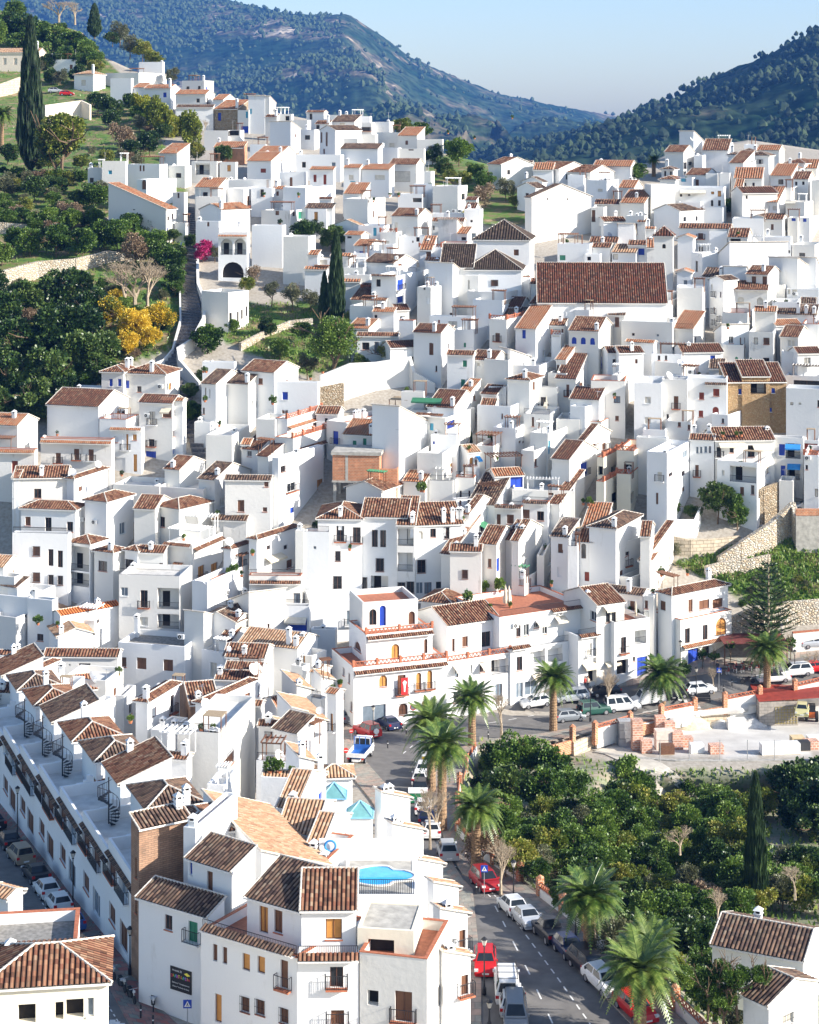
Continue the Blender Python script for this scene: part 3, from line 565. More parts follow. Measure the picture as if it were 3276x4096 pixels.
# one line per house: "xl xc xr yt h phi roofcode walls | windows | items | label", coordinates in the tile given by the last T line
TX = TY = 0.0; TZ = 1.0
def parse(txt):
    global TX, TY, TZ
    for ln in txt.strip().split('\n'):
        ln = ln.strip()
        if not ln or ln[0] == '#': continue
        if ln[0] == 'T' and ln[1] == ' ': TX, TY, TZ = map(float, ln[2:].split()); continue
        pr = [p.strip() for p in ln.split('|')]+['']*4; a = pr[0].split()
        gx = lambda v: TX+float(v)/TZ; gy = lambda v: TY+float(v)/TZ
        xl, xc, xr, yt = gx(a[0]), gx(a[1]), gx(a[2]), gy(a[3]); h = float(a[4]); phi = float(a[5]); rc = a[6]; wl = a[7] if len(a) > 7 else 'w'
        kw = {}
        for t in a[8:]:
            k, v = t.split('='); kw[k] = float(v) if k in ('D', 'pitch', 'par') else (TY+float(v)/TZ if k == 'yb' else v)
        wins = []
        for t in pr[1].split(';'):
            t = t.split()
            if len(t) == 5 and float(t[3]) > 0 and t[0][0] in 'dbgronpctlLh': wins.append((t[0], gx(t[1]), gy(t[2]), float(t[3])/TZ, float(t[4])/TZ))
        its = []
        for t in pr[2].split(';'):
            t = t.split()
            if not t: continue
            k = t[0]
            if k in 'csmkpqgwaVt' and (len(t) < 3 or (float(t[1]) == 0 and float(t[2]) == 0)): continue
            if k in 'pqgw' and len(t) < 5: continue
            if k in 'csmt' and float(t[3]) == 0: continue
            if k in 'csm': its.append((k, gx(t[1]), gy(t[2]), float(t[3])/TZ))
            elif k == 't': its.append((k, gx(t[1]), gy(t[2]), float(t[3])/TZ))
            elif k == 'k': its.append((k, gx(t[1]), gy(t[2])))
            elif k in 'pqgw': its.append((k, gx(t[1]), gy(t[2]), float(t[3])/TZ, float(t[4])))
            elif k == 'a': its.append((k, gx(t[1]), gy(t[2]), float(t[3])/TZ, t[4]))
            elif k == 'V': its.append((k, gx(t[1]), gx(t[2]), gy(t[3]), *(t[4:])))
            elif k == 'O' and len(t) > 1 and float(t[1]) > 0: its.append((k, gx(t[1])))
            elif k == 'L': its.append((k,))
        if rc[0] == 'F' and len(its) < 2 and len(pr[3]) < 5:
            q = R.random(); x_ = (xl+xr)/2+R.uniform(-.3, .3)*(xr-xl)
            if q < .45: its.append(('m', x_, yt, 50))
            elif q < .7: its.append(('c', x_, yt, 30))
            elif q < .85: its.append(('s', x_, yt, 9))
            if R.random() < .3: its.append((R.choice('qpw'), x_, yt-20, abs(xr-xl)*.5, 2.5))
        if rc[0] != 'F' and not its and R.random() < .4: its.append(('c', (xl+xr)/2, yt-8, 34))
        house(xl, xc, xr, yt, h, phi, rc[0], rc[1], wl, wins, its, pr[3] or None, auto=None if (wins or any(q in pr[3] for q in ('blank', 'windowless', 'plain'))) else ('s' if pr[1] == '-' else True), **kw)
DATA = """
T 0 0 1.5673
-60 240 290 328 6 8 Xt c | p 30 385 22 40; p 97 385 22 40; p 35 470 30 20 | c 78 285 50; c 227 300 60 | large cream house with two chimneys at the far left edge of the hilltop
330 478 490 372 4 15 Fw | - | w 420 372 120 3
465 585 660 465 5 28 Ht | p 523 520 30 38; p 600 530 10 60; p 640 530 10 60 | | 
660 870 1045 455 5 14 Fw | p 930 495 30 30 | q 810 455 120 3
872 1020 1030 388 3.5 14 Fw | - | c 830 380 20 | plain white cube on the rooftop below the brown earth cutting
692 822 838 490 7 14 Fw | - | | tall blank white block beside the dark shrub on the upper left hill
836 905 945 548 4.5 22 So | - |
905 1070 1125 553 6 18 Xo | b 1033 595 22 30; n 943 630 22 42 | | white hilltop house with one blue window and a dark brown door
1100 1290 1345 590 6 15 Xo | - | 
1105 1335 1345 672 6 8 Sd | d 1125 735 12 26; d 1140 735 12 26 |
1140 1280 1340 505 4.5 20 Fc o | - | q 1180 505 70 2
1345 1490 1562 682 6 22 So s | - | | bare grey stone house without windows near the upper left town edge
1465 1580 1700 628 5 22 Fr | d 1500 660 30 20 | q 1400 560 120 3
1335 1400 1480 625 5 20 Xo | - |
1490 1560 1600 690 6 20 Fw | t 1547 720 14 40; b 1538 812 50 42 |
1565 1690 1730 645 8 16 Bd | - |
1280 1430 1450 818 5 12 Fw | d 1465 835 70 40; - 0 0 0 0 |
1430 1505 1530 815 5 16 Fw | d 1468 832 60 34 |
1340 1525 1550 925 4 10 So B | - | | small house with a bare brick wall under a tan roof above the green shrub
550 638 646 1050 6 6 Fw | d 575 1130 24 30 |
640 788 794 1010 8 6 Fw | t 690 1080 24 24 | m 650 1010 40
790 1000 1050 1030 6 18 Fw | n 880 1055 12 36; n 900 1055 12 36 | q 900 1010 260 3; t 820 1030 20
1000 1110 1190 962 6 22 So | p 1030 1000 14 28 | m 1000 960 30
1050 1160 1200 1040 5 18 Fw | dr 1120 1100 30 30 |
1200 1360 1390 1012 5 14 Fw | l 1270 1060 90 70 |
1378 1478 1492 1016 5 14 Fw | o 1435 1055 24 40 |
1550 1700 1760 1010 5.5 20 So | r 1650 1070 34 26; n 1700 1080 16 40 | m 1700 990 60
1230 1370 1430 1180 5 18 So | - |
1375 1700 1760 1130 5 12 Fw | - | c 1560 1130 30
T 1000 0 1.4367
-10 85 120 590 8 14 Bd | t 5 640 12 30 | m 60 570 40
88 155 165 672 6 16 Sb | - | c 145 600 40
160 240 250 655 5 15 Fw | d 215 680 24 26 | w 290 650 90 3
240 330 350 690 5 15 Fw | - | 
325 425 445 645 4.5 20 Xb | d 350 670 16 34 | m 335 610 20
445 560 600 660 5 15 Fw | - | c 572 655 34; c 512 660 18
375 455 470 712 5 15 Sb | d 390 730 20 24 | 
470 600 640 700 5 20 Sd | p 530 720 30 26 | c 470 700 60
590 690 700 668 4 10 Fw | - | w 648 640 90 3; t 610 660 20
698 800 830 700 5 20 Fw | - | c 805 700 26
400 490 640 748 8 38 Yd | n 410 790 10 60; n 440 800 12 80; n 425 870 10 30 | | white house with a dark gable roof and tall brown windows high in the upper village
115 235 290 740 6 25 Bo | - | m 330 760 60
290 370 400 745 5 20 Fw | d 330 790 30 26 | 
490 618 645 796 6 16 Fw | - |
618 720 735 772 6 14 Fw | - | 
730 850 870 760 6 18 Fw | p 815 835 30 26 | t 760 770 24
640 700 715 705 5 14 Fw | dR 665 742 50 22 | 
850 960 1005 780 6 20 So | n 900 820 16 24 |
960 1105 1112 800 6 10 Fw | - | t 990 800 22; t 1050 800 20
850 1000 1008 855 6 12 Fw | d 925 860 30 10 | 
520 735 760 855 7 18 Sd | - | | broad blank white wall below a thin dark roof line in the upper village
735 850 870 850 6 18 Fw | - | c 735 850 40
0 90 100 830 5 12 Fw | - | q 50 800 100 2
40 180 262 880 5 20 Xo | - | c 120 875 20
0 85 180 925 5 25 Xo | r 70 985 30 24; n 135 985 20 50 | 
262 520 540 890 6 12 Fw | - | 
538 630 645 965 6 16 So | p 580 1020 30 30; t 590 1060 30 40 | 
640 800 830 975 6 22 So | p 745 1020 60 30 | c 800 960 50
800 955 1000 945 6 16 Xb | p 865 1015 110 60 | 
345 480 490 975 6 14 So | r 373 1025 18 42; r 430 1032 18 56 | 
170 310 330 990 5 14 Fw | n 236 1050 16 62 | | white house with a single tall brown door beside a balcony in the upper middle village
190 320 345 1085 6 14 Fw | - | 
345 405 480 1080 6 18 Fw | nR 360 1065 50 30 |
535 660 668 1110 5 12 Fr | - | q 700 1120 80 2; t 690 1150 20; t 745 1150 20
1050 1195 1250 1070 6 16 Fw | d 1225 1130 20 36 | w 1130 1060 150 3; m 1060 1070 40
1000 1040 1060 985 6 14 Fw | t 1015 1085 22 40 |
940 1050 1060 1055 5 14 Fw | - | t 955 1085 22
850 990 1020 1115 4 14 Fw | d 975 1150 80 24 | q 940 1110 150 3
1240 1300 1310 1150 4 20 Sr | - |
1370 1445 1628 945 5.5 62 Xb | - | | long white hall with a brown gable roof at the town edge by the valley
1628 1740 1760 975 5 10 Xo | - | 
1535 1640 1700 1080 5.5 50 Yd | - |
T 2100 400 1.466
-40 40 50 375 4 10 Xd | - |
50 200 390 405 5 55 Xb | - | | long low white building with a faded brown roof beside the valley, left part
230 385 520 425 5 40 Xb | d 340 440 14 10 | 
400 620 655 390 5 14 Xo | - | c 617 345 30 | chapel with a red roof and a small white bell gable at the valley edge
-20 100 120 480 5 40 Yd | - |
0 40 388 572 9 -28 Yd o | dx 132 580 8 14; dx 248 582 8 14 | | large weathered white barn with a black stained gable and dark roof
360 480 550 470 6 24 Fw | p 440 530 30 20 | q 500 462 100 3; c 470 500 30
250 345 360 440 5 14 Fw | - | 
550 640 690 515 5 20 Xo | - |
555 690 740 600 5 25 Xo | d 735 570 20 20 |
560 700 750 605 6 14 So | - |
410 560 572 610 5 12 Xb | p 430 640 30 40 | q 430 600 90 2
388 462 480 630 6 14 Fw | nr 400 680 24 70 |
462 590 600 712 4 -14 Xb | - |
590 700 720 680 6 20 Fw | - | c 690 690 20
0 130 205 640 6 22 Fw | t 25 745 26 20 | 
190 380 400 845 6 16 Fw | g 220 925 34 30 | q 290 760 190 3; t 240 850 30; p 250 800 120 2 | flat white house with a red-railed roof terrace above the church nave
380 540 560 835 5 14 Xb | - | s 565 790 20
390 500 520 865 5 16 Xb | - |
350 440 450 905 5 12 Fw | d 376 930 22 22 | 
545 640 650 790 6 10 Bd | - | s 560 770 22
605 715 720 850 6 8 Sb | b 682 890 36 38 | | white house with a lattice balcony and one blue window left of the bell tower
510 650 700 895 5 16 Xt | p 530 920 30 30 | 
715 760 762 865 6 8 So | - |
660 705 712 715 5 14 Sb | - | 
706 760 765 755 5 14 Xo | - |
820 930 992 305 7 22 Xb | d 938 385 20 40; d 968 372 20 20; d 936 428 16 20; d 966 428 20 20 | | tall white block with three dark windows at the left end of the far hilltop quarter
905 990 1060 255 6 25 Bb | - | s 905 270 20
990 1190 1220 250 5 14 Fw | - | w 1080 240 120 3; c 1072 250 24; c 1130 248 24
1040 1190 1210 295 5 12 Sb | - | 
990 1040 1060 325 6 10 Fw | - |
1190 1260 1275 320 8 12 Hd | d 1230 345 20 20 | 
1270 1350 1360 300 8 12 Hd | d 1290 325 14 20 | 
1285 1345 1360 260 6 14 Fw | - | 
1310 1430 1460 325 8 14 Hd | dR 1330 360 18 26; dR 1378 362 18 26; dR 1375 410 18 26 | 
1360 1490 1520 295 6 14 Xo | - |
1290 1345 1360 400 6 14 Fw | dr 1310 380 60 20 | 
800 870 895 405 6 20 Hd | d 822 432 12 30; d 855 432 12 26 | 
790 880 925 465 5 22 Hb | - |
880 980 1050 455 5 20 Fw | t 930 470 30 20 | t 900 480 14
945 1060 1130 440 5 18 Xb | - |
1060 1130 1140 430 6 12 Fw | - | c 1115 380 30
740 880 900 495 9 -12 Fw | - | | big plain white end wall between the street and the far terrace houses
880 1165 1180 515 8 8 Fw | d 915 550 14 34; d 962 548 14 30; o 1100 545 18 16; o 1140 550 20 34; da 1097 605 14 36; d 1140 605 16 34 | a 985 530 150 w | long white terrace house with an arched door beside the dark tree
1200 1280 1345 370 8 22 Sb | d 1207 440 10 20 | 
1140 1200 1210 430 8 8 Fw | - |
1225 1390 1400 460 7 14 So | d 1250 495 16 24; d 1290 498 16 26; d 1340 495 14 20 | 
1225 1270 1285 520 6 8 So | d 1238 570 20 60; d 1240 545 12 14 |
1440 1560 1600 445 6 16 So | d 1500 480 30 30 | 
1520 1610 1620 400 6 16 Hb | d 1540 425 14 20 | 
1525 1640 1720 370 6 16 Hb | - |
1640 1710 1724 400 5 14 So | - | 
1570 1660 1700 465 7 14 Xb | d 1590 490 14 22; d 1632 488 14 20 |
1465 1560 1600 515 7 16 Fw | d 1530 505 20 20 | t 1560 480 14
1275 1480 1530 545 8 -12 Xr | d 1300 570 12 20 | 
1350 1480 1525 600 6 14 So | p 1380 635 40 30; p 1420 635 30 30; p 1470 635 40 30; d 1358 575 14 22; d 1402 575 14 22; d 1432 575 14 22 | | white three floor house with a red roof and long pale balconies on the right hillside
1530 1640 1690 600 6 18 Fw | d 1580 545 24 20 | a 1560 590 60 w
1680 1740 1760 470 8 10 Fw | - |
900 1030 1050 600 6 12 Fw | r 1045 622 40 16 | 
1040 1160 1180 630 5 12 Fc | - | t 1100 640 16; m 1175 640 60
755 905 1045 650 6 28 Yd | - |
1330 1400 1440 690 5 18 Yd | - |
1400 1510 1540 700 5 14 Xb | n 1450 745 16 34 |
1540 1600 1620 690 5 14 Fw | b 1575 700 24 20 | q 1600 690 120 2
1600 1670 1724 690 5 14 Fw | b 1640 705 20 20 | 
905 1205 1215 755 6 6 Xb | nR 1030 798 30 34; d 1028 885 30 50 | | white house with a broad brown roof and a dark wooden balcony just right of the bell tower
895 985 1000 810 6 10 Yo | - |
1080 1185 1200 770 6 12 Fw | - | 
1190 1305 1330 805 6 12 Xb | d 1235 820 60 20 | t 1215 815 20
1300 1415 1420 850 6 12 Fw | d 1360 915 80 34 | s 1370 820 24
1405 1560 1566 805 8 10 Fw | n 1430 785 20 24; b 1473 790 22 34; dw 1550 890 14 20 | m 1440 930 60; c 1400 790 60
1215 1400 1410 695 5 14 Fw | - | q 1300 700 110 2
1040 1190 1250 900 7 -20 Fd | - |
1566 1700 1740 850 7 12 Fw | - | k 1680 930; k 1705 930; c 1665 700 60
1130 1180 1190 940 5 14 Xb | n 1158 970 24 40 | c 1180 900 40
1200 1540 1560 930 8 -8 Bb | - | | long pale blue wall with a thin tile coping in shade right of the narrow street
1298 1424 1500 1025 9 18 Xb | n 1342 1062 26 54; n 1405 1062 26 54; a- 0 0 0 0; pa 1265 1175 40 46; pa 1372 1180 40 44 | | white house with two brown tall windows under a red roof and two arched cream shutters below
1430 1600 1700 1015 8 12 Bd | - | r 0 0 0
890 975 985 1010 6 14 Yo | - |
890 1050 1060 1095 8 5 Fw | - | | blank bright white wall beside the bell tower and the shaded street
1040 1200 1260 1040 6 24 Xd | - |
1535 1724 1740 1110 6 10 Fw | p 1545 1115 24 50; p 1580 1120 30 60 | k 1580 1135
T 0 700 1.724
748 1145 1215 235 7 26 Ro o | dx 848 112 14 10; c 922 228 20 34; d 1160 300 12 30; d 1190 285 12 40; b 1155 380 8 30 | | weathered white barn with a sloping orange roof beside the top of the stair street
945 1010 1215 30 7 30 Fw | na 993 65 30 70 | 
1190 1270 1290 120 8 20 Fw | d 1230 140 14 40; nR 1250 170 30 40 | t 1260 200 30; t 1230 230 30
1205 1280 1290 330 4 20 Fw | - | t 1225 300 40
1345 1505 1560 85 7 14 So | - | 
1350 1520 1540 150 6 8 Fw | - | q 1440 160 150 2
1380 1525 1724 240 7 28 Yo | n 1497 355 34 56 | m 1465 300 20; c 1610 240 50
1505 1705 1724 400 9 8 Fr | la 1562 495 84 110; la 1655 495 84 110; dx 1400 0 0 0; ha 1605 655 150 110 | L; V 1505 1705 425 o | white house with two arched brick loggias over a big garden arch beside the stair street
1350 1510 1520 320 7 14 Fw | d 1480 60 0 0; n 1435 340 16 30 | t 1385 310 40
1390 1575 1715 810 7 36 Fc v | d 1590 985 18 70; d 1640 975 12 66; d 1668 960 12 66; d 1700 940 12 70 | | square white outbuilding with a flat mossy roof beside the stair street
T 900 700 1.724
-10 130 345 95 6 12 Fw | - | 
180 325 345 90 6 10 Fw | dB 255 125 24 50 | 
330 400 410 98 5 14 So | n 362 128 18 30 | 
400 555 745 85 8 20 Fw | n 456 55 24 70; pR 605 190 24 90 | | tall plain white house above the two round dark trees in the upper middle village
555 740 760 230 6 12 Sw | - |
250 450 560 245 5 20 Fw | n 360 255 26 44; g 518 278 26 50; d 475 270 20 30 | q 400 235 300 3
570 700 720 235 6 10 Fw | o 627 285 26 60; - 0 0 0 0; t 713 290 12 50 | 
185 395 420 348 8 10 Fw | - | t 380 345 40; m 420 340 20 | tall blank white wall right of the arched loggia house
400 575 625 425 9 12 Fw | - | s 425 400 18; m 480 420 60 | tallest blank white block left of the two round dark trees
575 640 660 550 7 14 So | - | 
640 730 740 580 6 10 Fw | p 675 600 60 34 | 
735 940 960 355 5 28 Yt | - | | white house with a grey brown striped gable roof above the round dark trees
650 735 745 165 6 10 Xr | - |
820 985 1105 165 8 18 Fw | n 985 270 10 40; n 1025 270 10 50 | t 980 195 30; q 1030 160 110 2; p 1060 150 60 2
820 950 1000 130 6 14 So | - | 
830 940 990 415 5 25 Xo | d 858 425 30 24 | 
890 1000 1080 490 5 22 Xo | - | 
920 1095 1150 350 6 14 Fw | t 1033 392 24 56 | q 1100 325 90 2; m 960 370 40
1150 1330 1425 285 7 14 Xb | p 1180 355 24 60; p 1205 360 60 90 | c 1325 300 40; c 1365 300 36
1070 1180 1220 395 6 14 Fw | - | O 1120
1060 1160 1180 480 6 12 Fw | g 945 520 0 0 | t 1080 480 16
1200 1390 1425 425 5 10 Fw | d 1330 440 24 40; d 1295 460 10 14 | q 1300 425 180 3
1430 1645 1660 320 6 10 Xb | d 1435 365 20 30 | 
1425 1640 1650 265 5 8 Fw | - | k 1580 248; k 1622 248; t 1430 180 30; q 1480 130 120 2
1470 1600 1660 395 6 16 Bb | - | 
1600 1670 1700 405 6 18 So | dw 1645 440 36 26 | 
1655 1724 1760 235 5 12 Xr | - |
1650 1760 1780 240 7 8 Fw | - |
1340 1490 1500 500 6 10 Fr | - | O 1410
1345 1425 1460 515 6 10 So | n 1405 555 36 50 | 
1485 1660 1690 470 6 12 Fr v | la 1535 575 66 66 | 
960 1080 1225 520 5 12 Fw | - | q 1120 520 200 3
820 955 1010 640 5 10 Fw | b 900 630 90 44; c 912 595 16 34 | q 790 560 60 2
730 860 880 560 5 12 Xo | - |
880 975 985 540 5 10 Fw | d 945 515 24 24; c 905 600 10 40 | 
960 1165 1320 610 6 14 Xd | n 1207 615 26 40; r 1225 610 0 0 | k 1170 570; q 1260 590 120 2 | white house with a dark grey tile roof and a wide roof terrace left of the church domes
1170 1320 1445 670 6 14 Fw | - | L; t 1270 640 20; t 1350 610 16
1380 1480 1500 590 5 14 Xo | - | 
1440 1500 1510 640 4 12 Xo | - |
550 700 715 650 5 10 Xo | - |
555 700 940 690 4 20 Fw | - | c 487 680 60
820 930 945 735 5 8 Xo | - | t 690 680 40; c 870 715 20
820 1000 1010 690 6 10 Fw | d 905 840 0 0 | 
1010 1180 1320 700 9 18 Fw | d 1058 745 30 50; bR 1208 755 40 70; b 1208 858 38 44 | w 1090 710 150 3; V 1010 1320 700 d | white house with two blue doors over the narrow blue-shadowed street
1325 1420 1480 775 8 20 Fw | b 1401 865 24 40; dx 1375 785 14 14 | 
1380 1610 1660 690 6 14 Fw | d 1525 715 40 20 | c 1345 605 20
940 1170 1180 790 5 10 Fr | - | O 1050; w 1090 770 130 2
870 1110 1190 865 5 18 Sb | t 1160 900 16 40; d 1015 915 26 24 | c 1015 850 20 | 
860 1020 1175 905 6 20 Fw v | - |
1020 1165 1180 945 6 14 So | d 1040 980 20 30 |
850 990 1120 1060 5 18 Xo | - |
910 1190 1200 1110 5 6 Xb | d 970 1180 50 50; c 1045 1190 30 80 | | white house with a white-edged tile roof and dark doorways behind the clipped round tree
1175 1270 1280 930 4 -14 Xr | - |
1200 1300 1310 1005 6 14 Fr | - | c 1220 1000 30; m 1305 1000 50
1140 1360 1400 1190 6 -18 Xr | dx 1290 1270 32 36 | | white house with a red sloping roof right of the clipped round tree
1300 1490 1580 1090 9 22 Xr | n 1422 1200 30 84; d 1268 1160 24 20; d 1457 1335 12 40; d 1543 1180 10 40 | | white house with one very tall brown door and a red outside stair
1410 1700 1724 980 5 16 Fw | r 1475 1030 14 60; o 1495 1030 20 60; p 1570 1040 60 60 | q 1540 985 280 4 | flat white house with a slatted black pergola and a red doorway
T 1700 1000 2.155
-10 40 140 320 8 30 Fw | - | 
30 240 365 245 8 14 Bd | d 226 555 30 26; p 377 315 18 76 | m 205 350 150; | tall white house with a plain lit side left of the church entrance court
240 460 480 222 8 14 Fw | p 377 300 18 80 | m 340 240 40
360 680 910 225 6 10 Fw | - | t 500 340 40; t 700 330 30
690 905 915 232 7 10 Fr | dx 728 290 10 20 | t 745 345 20
365 700 870 365 7 14 Fw | - | s 512 370 10
412 670 850 435 7 20 Fw | p 720 445 100 50 | q 740 490 200 2
680 830 910 490 5 16 Xr | - |
605 830 915 500 5 14 Fw | na 792 530 14 24 | c 790 520 30
910 1105 1125 292 7 10 Xb | p 970 370 30 70 | | white house with a small tiled window hood below the church nave gable
930 1140 1200 255 6 12 Fw | - |
1200 1430 1540 350 8 20 Xr | - | c 1480 400 40; m 1540 380 20 | white house with a red brown roof standing against the church nave roof
905 1155 1275 470 6 25 Xb | nx 938 540 40 26; t 1170 540 20 50; nx 1222 550 28 44; dx 1075 537 10 12 | | white house with a brown sloping roof and a turquoise shuttered side window
1120 1290 1300 300 5 12 Fw | - |
1310 1500 1570 455 5 14 Fw | d 1470 510 60 80 | p 1490 440 150 2; q 1600 470 160 2
1520 1724 1740 510 6 8 Fw | - | t 1570 490 30; t 1640 490 20
1580 1724 1740 560 6 8 Xd | n 1655 620 36 80 | 
480 1020 1095 570 5 10 Xd | b 540 700 20 50 | c 690 580 20 | long white house with a dark tile roof and shaped white gable in the centre of the village
1050 1200 1285 650 5 14 Xb v | n 1185 705 20 50; p 1110 740 60 40 | 
555 705 850 600 8 28 Fw | nR 625 752 40 72 | O 640; O 780; V 0 0 0 | white tower-like house with red brick lattice along its roof parapet
780 955 1090 680 8 22 So | b 853 715 30 96; p 985 740 30 50; p 1023 890 18 50; d 1017 1045 16 20 | m 1050 690 60 | tall white house with a bright blue door onto its roof terrace
1090 1170 1195 730 6 14 Fw | p 1125 740 70 24 | L; O 1130
1240 1495 1620 700 9 20 Xb | ba 1285 780 42 60; ba 1364 783 42 60; ba 1444 788 42 60; b 1360 960 56 120; bR 1542 965 46 110 | c 1590 770 40; c 1545 620 30 | white house with three arched blue windows and blue doors below
1295 1415 1490 520 7 28 Fw | p 1445 600 60 90 | 
1575 1724 1760 885 7 -8 Xr | d 1637 970 40 60 | m 1660 700 40
60 175 250 745 7 24 Sb | n 52 852 40 110; nx 204 830 12 50; nx 100 1030 14 50 | 
0 170 180 760 7 10 Fw | - | q 130 580 200 3
245 420 600 690 5 20 Fw | g 343 820 20 40 | q 430 735 220 3; q 330 790 120 2; c 90 590 30; t 180 560 40
190 415 440 905 8 12 Xb | g 343 980 36 56; g 327 1150 36 70 | m 345 1100 60 | white house with two green shuttered windows in the middle of the village
400 600 710 950 7 22 Xr | p 460 988 28 34 | 
510 720 960 950 8 20 Fw v | - | m 515 900 40
740 900 950 925 5 -25 Rb | b 700 900 30 50; b 742 905 26 60 | 
710 900 1010 1120 8 25 Hb v | p 890 1170 16 50; n 938 1170 20 70 | | off-white house with a small brown hip roof and white lattice balcony in the village centre
900 1140 1160 1190 5 14 Fw | - | O 0; 
730 985 1160 1000 7 20 Fw | - | 
1130 1215 1380 945 6 24 Xo | n 1145 1030 22 80; o 1235 1045 24 50 | m 1190 930 60 | white house with a small orange roof and a brown door below the arched blue windows
1060 1220 1420 1065 6 14 Fw | - | L; t 1090 1070 20
1125 1300 1430 1110 6 14 Sr | nR 1230 1210 26 100; nR 1345 1190 26 90 | s 1155 1085 18
1430 1724 1740 1130 9 5 Fr | c 1655 1290 56 60; n 1655 1450 30 40 | | large plain white house with a red roof terrace and pale shuttered window in the village centre
1250 1500 1600 1290 8 20 Xr | - | m 1300 1400 60; t 1560 1320 16
310 400 480 1215 5 25 So | o 428 1275 20 40 |
485 620 740 1245 5 25 Xr | d 622 1200 16 26 | c 620 1190 30
550 700 720 1180 5 12 Fw | - |
20 250 455 1360 7 22 Xr | d 40 1250 50 30; bR 322 1430 40 80; bR 398 1430 30 80; bB 225 1490 60 50 | e 0 | white house with a long red brown roof and three blue windows with dark railings
0 150 160 1280 4 10 Fw | l 80 1330 140 110 | a 80 1280 150 w; 
450 740 930 1350 6 12 Fw | nx 665 1435 14 50 | 
480 600 640 1345 5 12 Xb | - | 
850 1080 1160 1420 7 14 Fw | n 825 1480 26 90; n 930 1480 20 80; n 985 1490 16 70 | L; a 1045 1310 30 c
T 2476 1000 2.155
500 620 630 200 6 12 Yo | - |
500 720 740 330 9 6 Fw | - | m 570 450 60
780 900 1020 260 9 -40 Xd | p 800 320 14 50; pR 820 380 12 50; n 876 385 12 50; pR 820 520 12 60; pR 870 590 12 60; pR 825 620 12 60 | | white corner house with many shuttered balconies along the shaded narrow street
900 1100 1130 250 6 12 Bb | - | 
950 1280 1300 345 7 6 Xb | pa 1050 440 60 70; pa 1215 440 50 60 | V 950 1280 340
1290 1430 1450 300 6 8 Fw | p 1470 340 40 70 | 
1380 1700 1724 150 8 6 Bd | - | 
1320 1545 1560 450 6 10 Fw | - | t 1340 480 40; t 1440 470 30
1560 1690 1700 545 5 6 Sd | - |
1360 1700 1740 560 5 6 Xd | - | c 1540 600 60; c 1615 600 50; c 1490 580 90
1170 1350 1360 530 8 10 Xo | - |
890 1110 1170 545 8 14 Fr | d 1025 500 150 30 | L
1350 1570 1600 650 6 -14 Xo | - |
1580 1724 1750 640 7 8 Fr | - | 
65 270 335 500 6 18 Fw | p 165 585 56 80; d 290 590 12 60 | s 250 330 16
340 440 520 440 7 20 Fw | p 440 500 14 60 | q 400 450 100 2
120 450 500 370 7 20 Fw | nw 90 420 60 80 | 
20 460 550 625 8 20 Fw | - | m 225 640 60; c 455 640 50
460 640 740 680 7 22 So | t 580 770 12 50; p 632 760 16 70; d 660 780 14 60 | L; t 590 800 40
540 895 905 880 6 -6 Xr | b 808 937 42 56 | c 600 850 20; s 640 830 16 | white house with one blue-framed window and a red roof in the right middle of the village
0 210 220 885 8 -10 Xr | nx 150 960 24 40 | | rounded pale blue house with a red brown roof
60 300 320 800 6 25 Xo | - |
280 540 560 900 6 12 Fw | d 345 930 20 40; d 405 930 20 40 | q 440 880 260 3
275 540 900 980 6 12 Fw o | - | s 505 1020 30
885 1120 1130 720 7 -8 Bd | dw 967 775 40 60; n 1065 795 46 80 | c 1040 640 60; c 1110 720 60
1120 1330 1385 710 9 16 Fc o | p 1180 785 34 60; nB 1270 785 50 56; d 1268 962 54 66; g 1135 950 20 44 | | weathered white house with grey peeling plaster above the brick rubble house
1390 1545 1640 750 8 25 Xb | p 1486 805 60 56; c 1430 960 34 80 | 
1540 1740 1750 890 8 -8 Xr | pB 1625 965 54 76 | 
1400 1540 1560 880 7 10 Fw | - |
900 1075 1100 820 6 12 Fw o | ga 1013 970 26 100 | 
1440 1740 1760 1090 6 5 Fg | d 1620 1170 230 90 | w 1580 1075 280 4; q 1560 1085 260 3
1440 1740 1760 1200 10 5 Fw | px 1490 1325 26 24; px 1560 1325 26 24; d 1720 1325 20 60 | m 1450 1400 30 | huge blank white wall right of the brick rubble house
130 370 390 1150 10 10 Fw | p 248 1295 54 60; p 248 1470 54 60 | t 0 0 0; m 225 1100 60
370 590 600 1120 10 8 Fw | nR 492 1315 40 110; d 420 1440 20 50 | s 510 1010 40 | white house with one tall dark door over a wide bulging balcony
590 930 940 1110 10 4 Fw | r 712 1258 42 60; r 838 1228 54 62; r 706 1412 38 56; ra 833 1395 54 86 | V 740 930 1160 d; k 610 1050; | white house with four dark red windows left of the brick rubble house
450 640 900 1090 5 8 Fw | d 690 1080 40 50; b 517 1100 20 20 | q 560 1040 200 3; q 840 1020 100 2; t 690 1100 40
780 905 920 1020 5 8 Xd | - | 
-60 -10 130 1080 9 12 Fr | p 0 1290 20 60 | c 135 1100 40
T 0 1400 1.724
700 850 935 150 8 12 Hb | b 765 225 24 50; b 825 225 24 50 | c 938 100 60; c 1030 130 70
850 1140 1240 165 8 14 Hb | b 877 237 28 54; oa 1172 248 20 50; d 960 270 30 40 | c 1030 150 70; k 1108 250; t 1010 300 40; t 1060 290 30 | white house with a brown hip roof and two chimneys at the foot of the stair street
525 720 760 262 5 10 Fw | - | c 400 290 40; t 700 230 30
325 680 885 390 9 14 Xr | n 819 470 24 100; d 851 448 26 60 | k 715 448 | white house with a red gable roof, end wall facing the orchard at the left
685 870 960 480 8 14 Fr | - | 
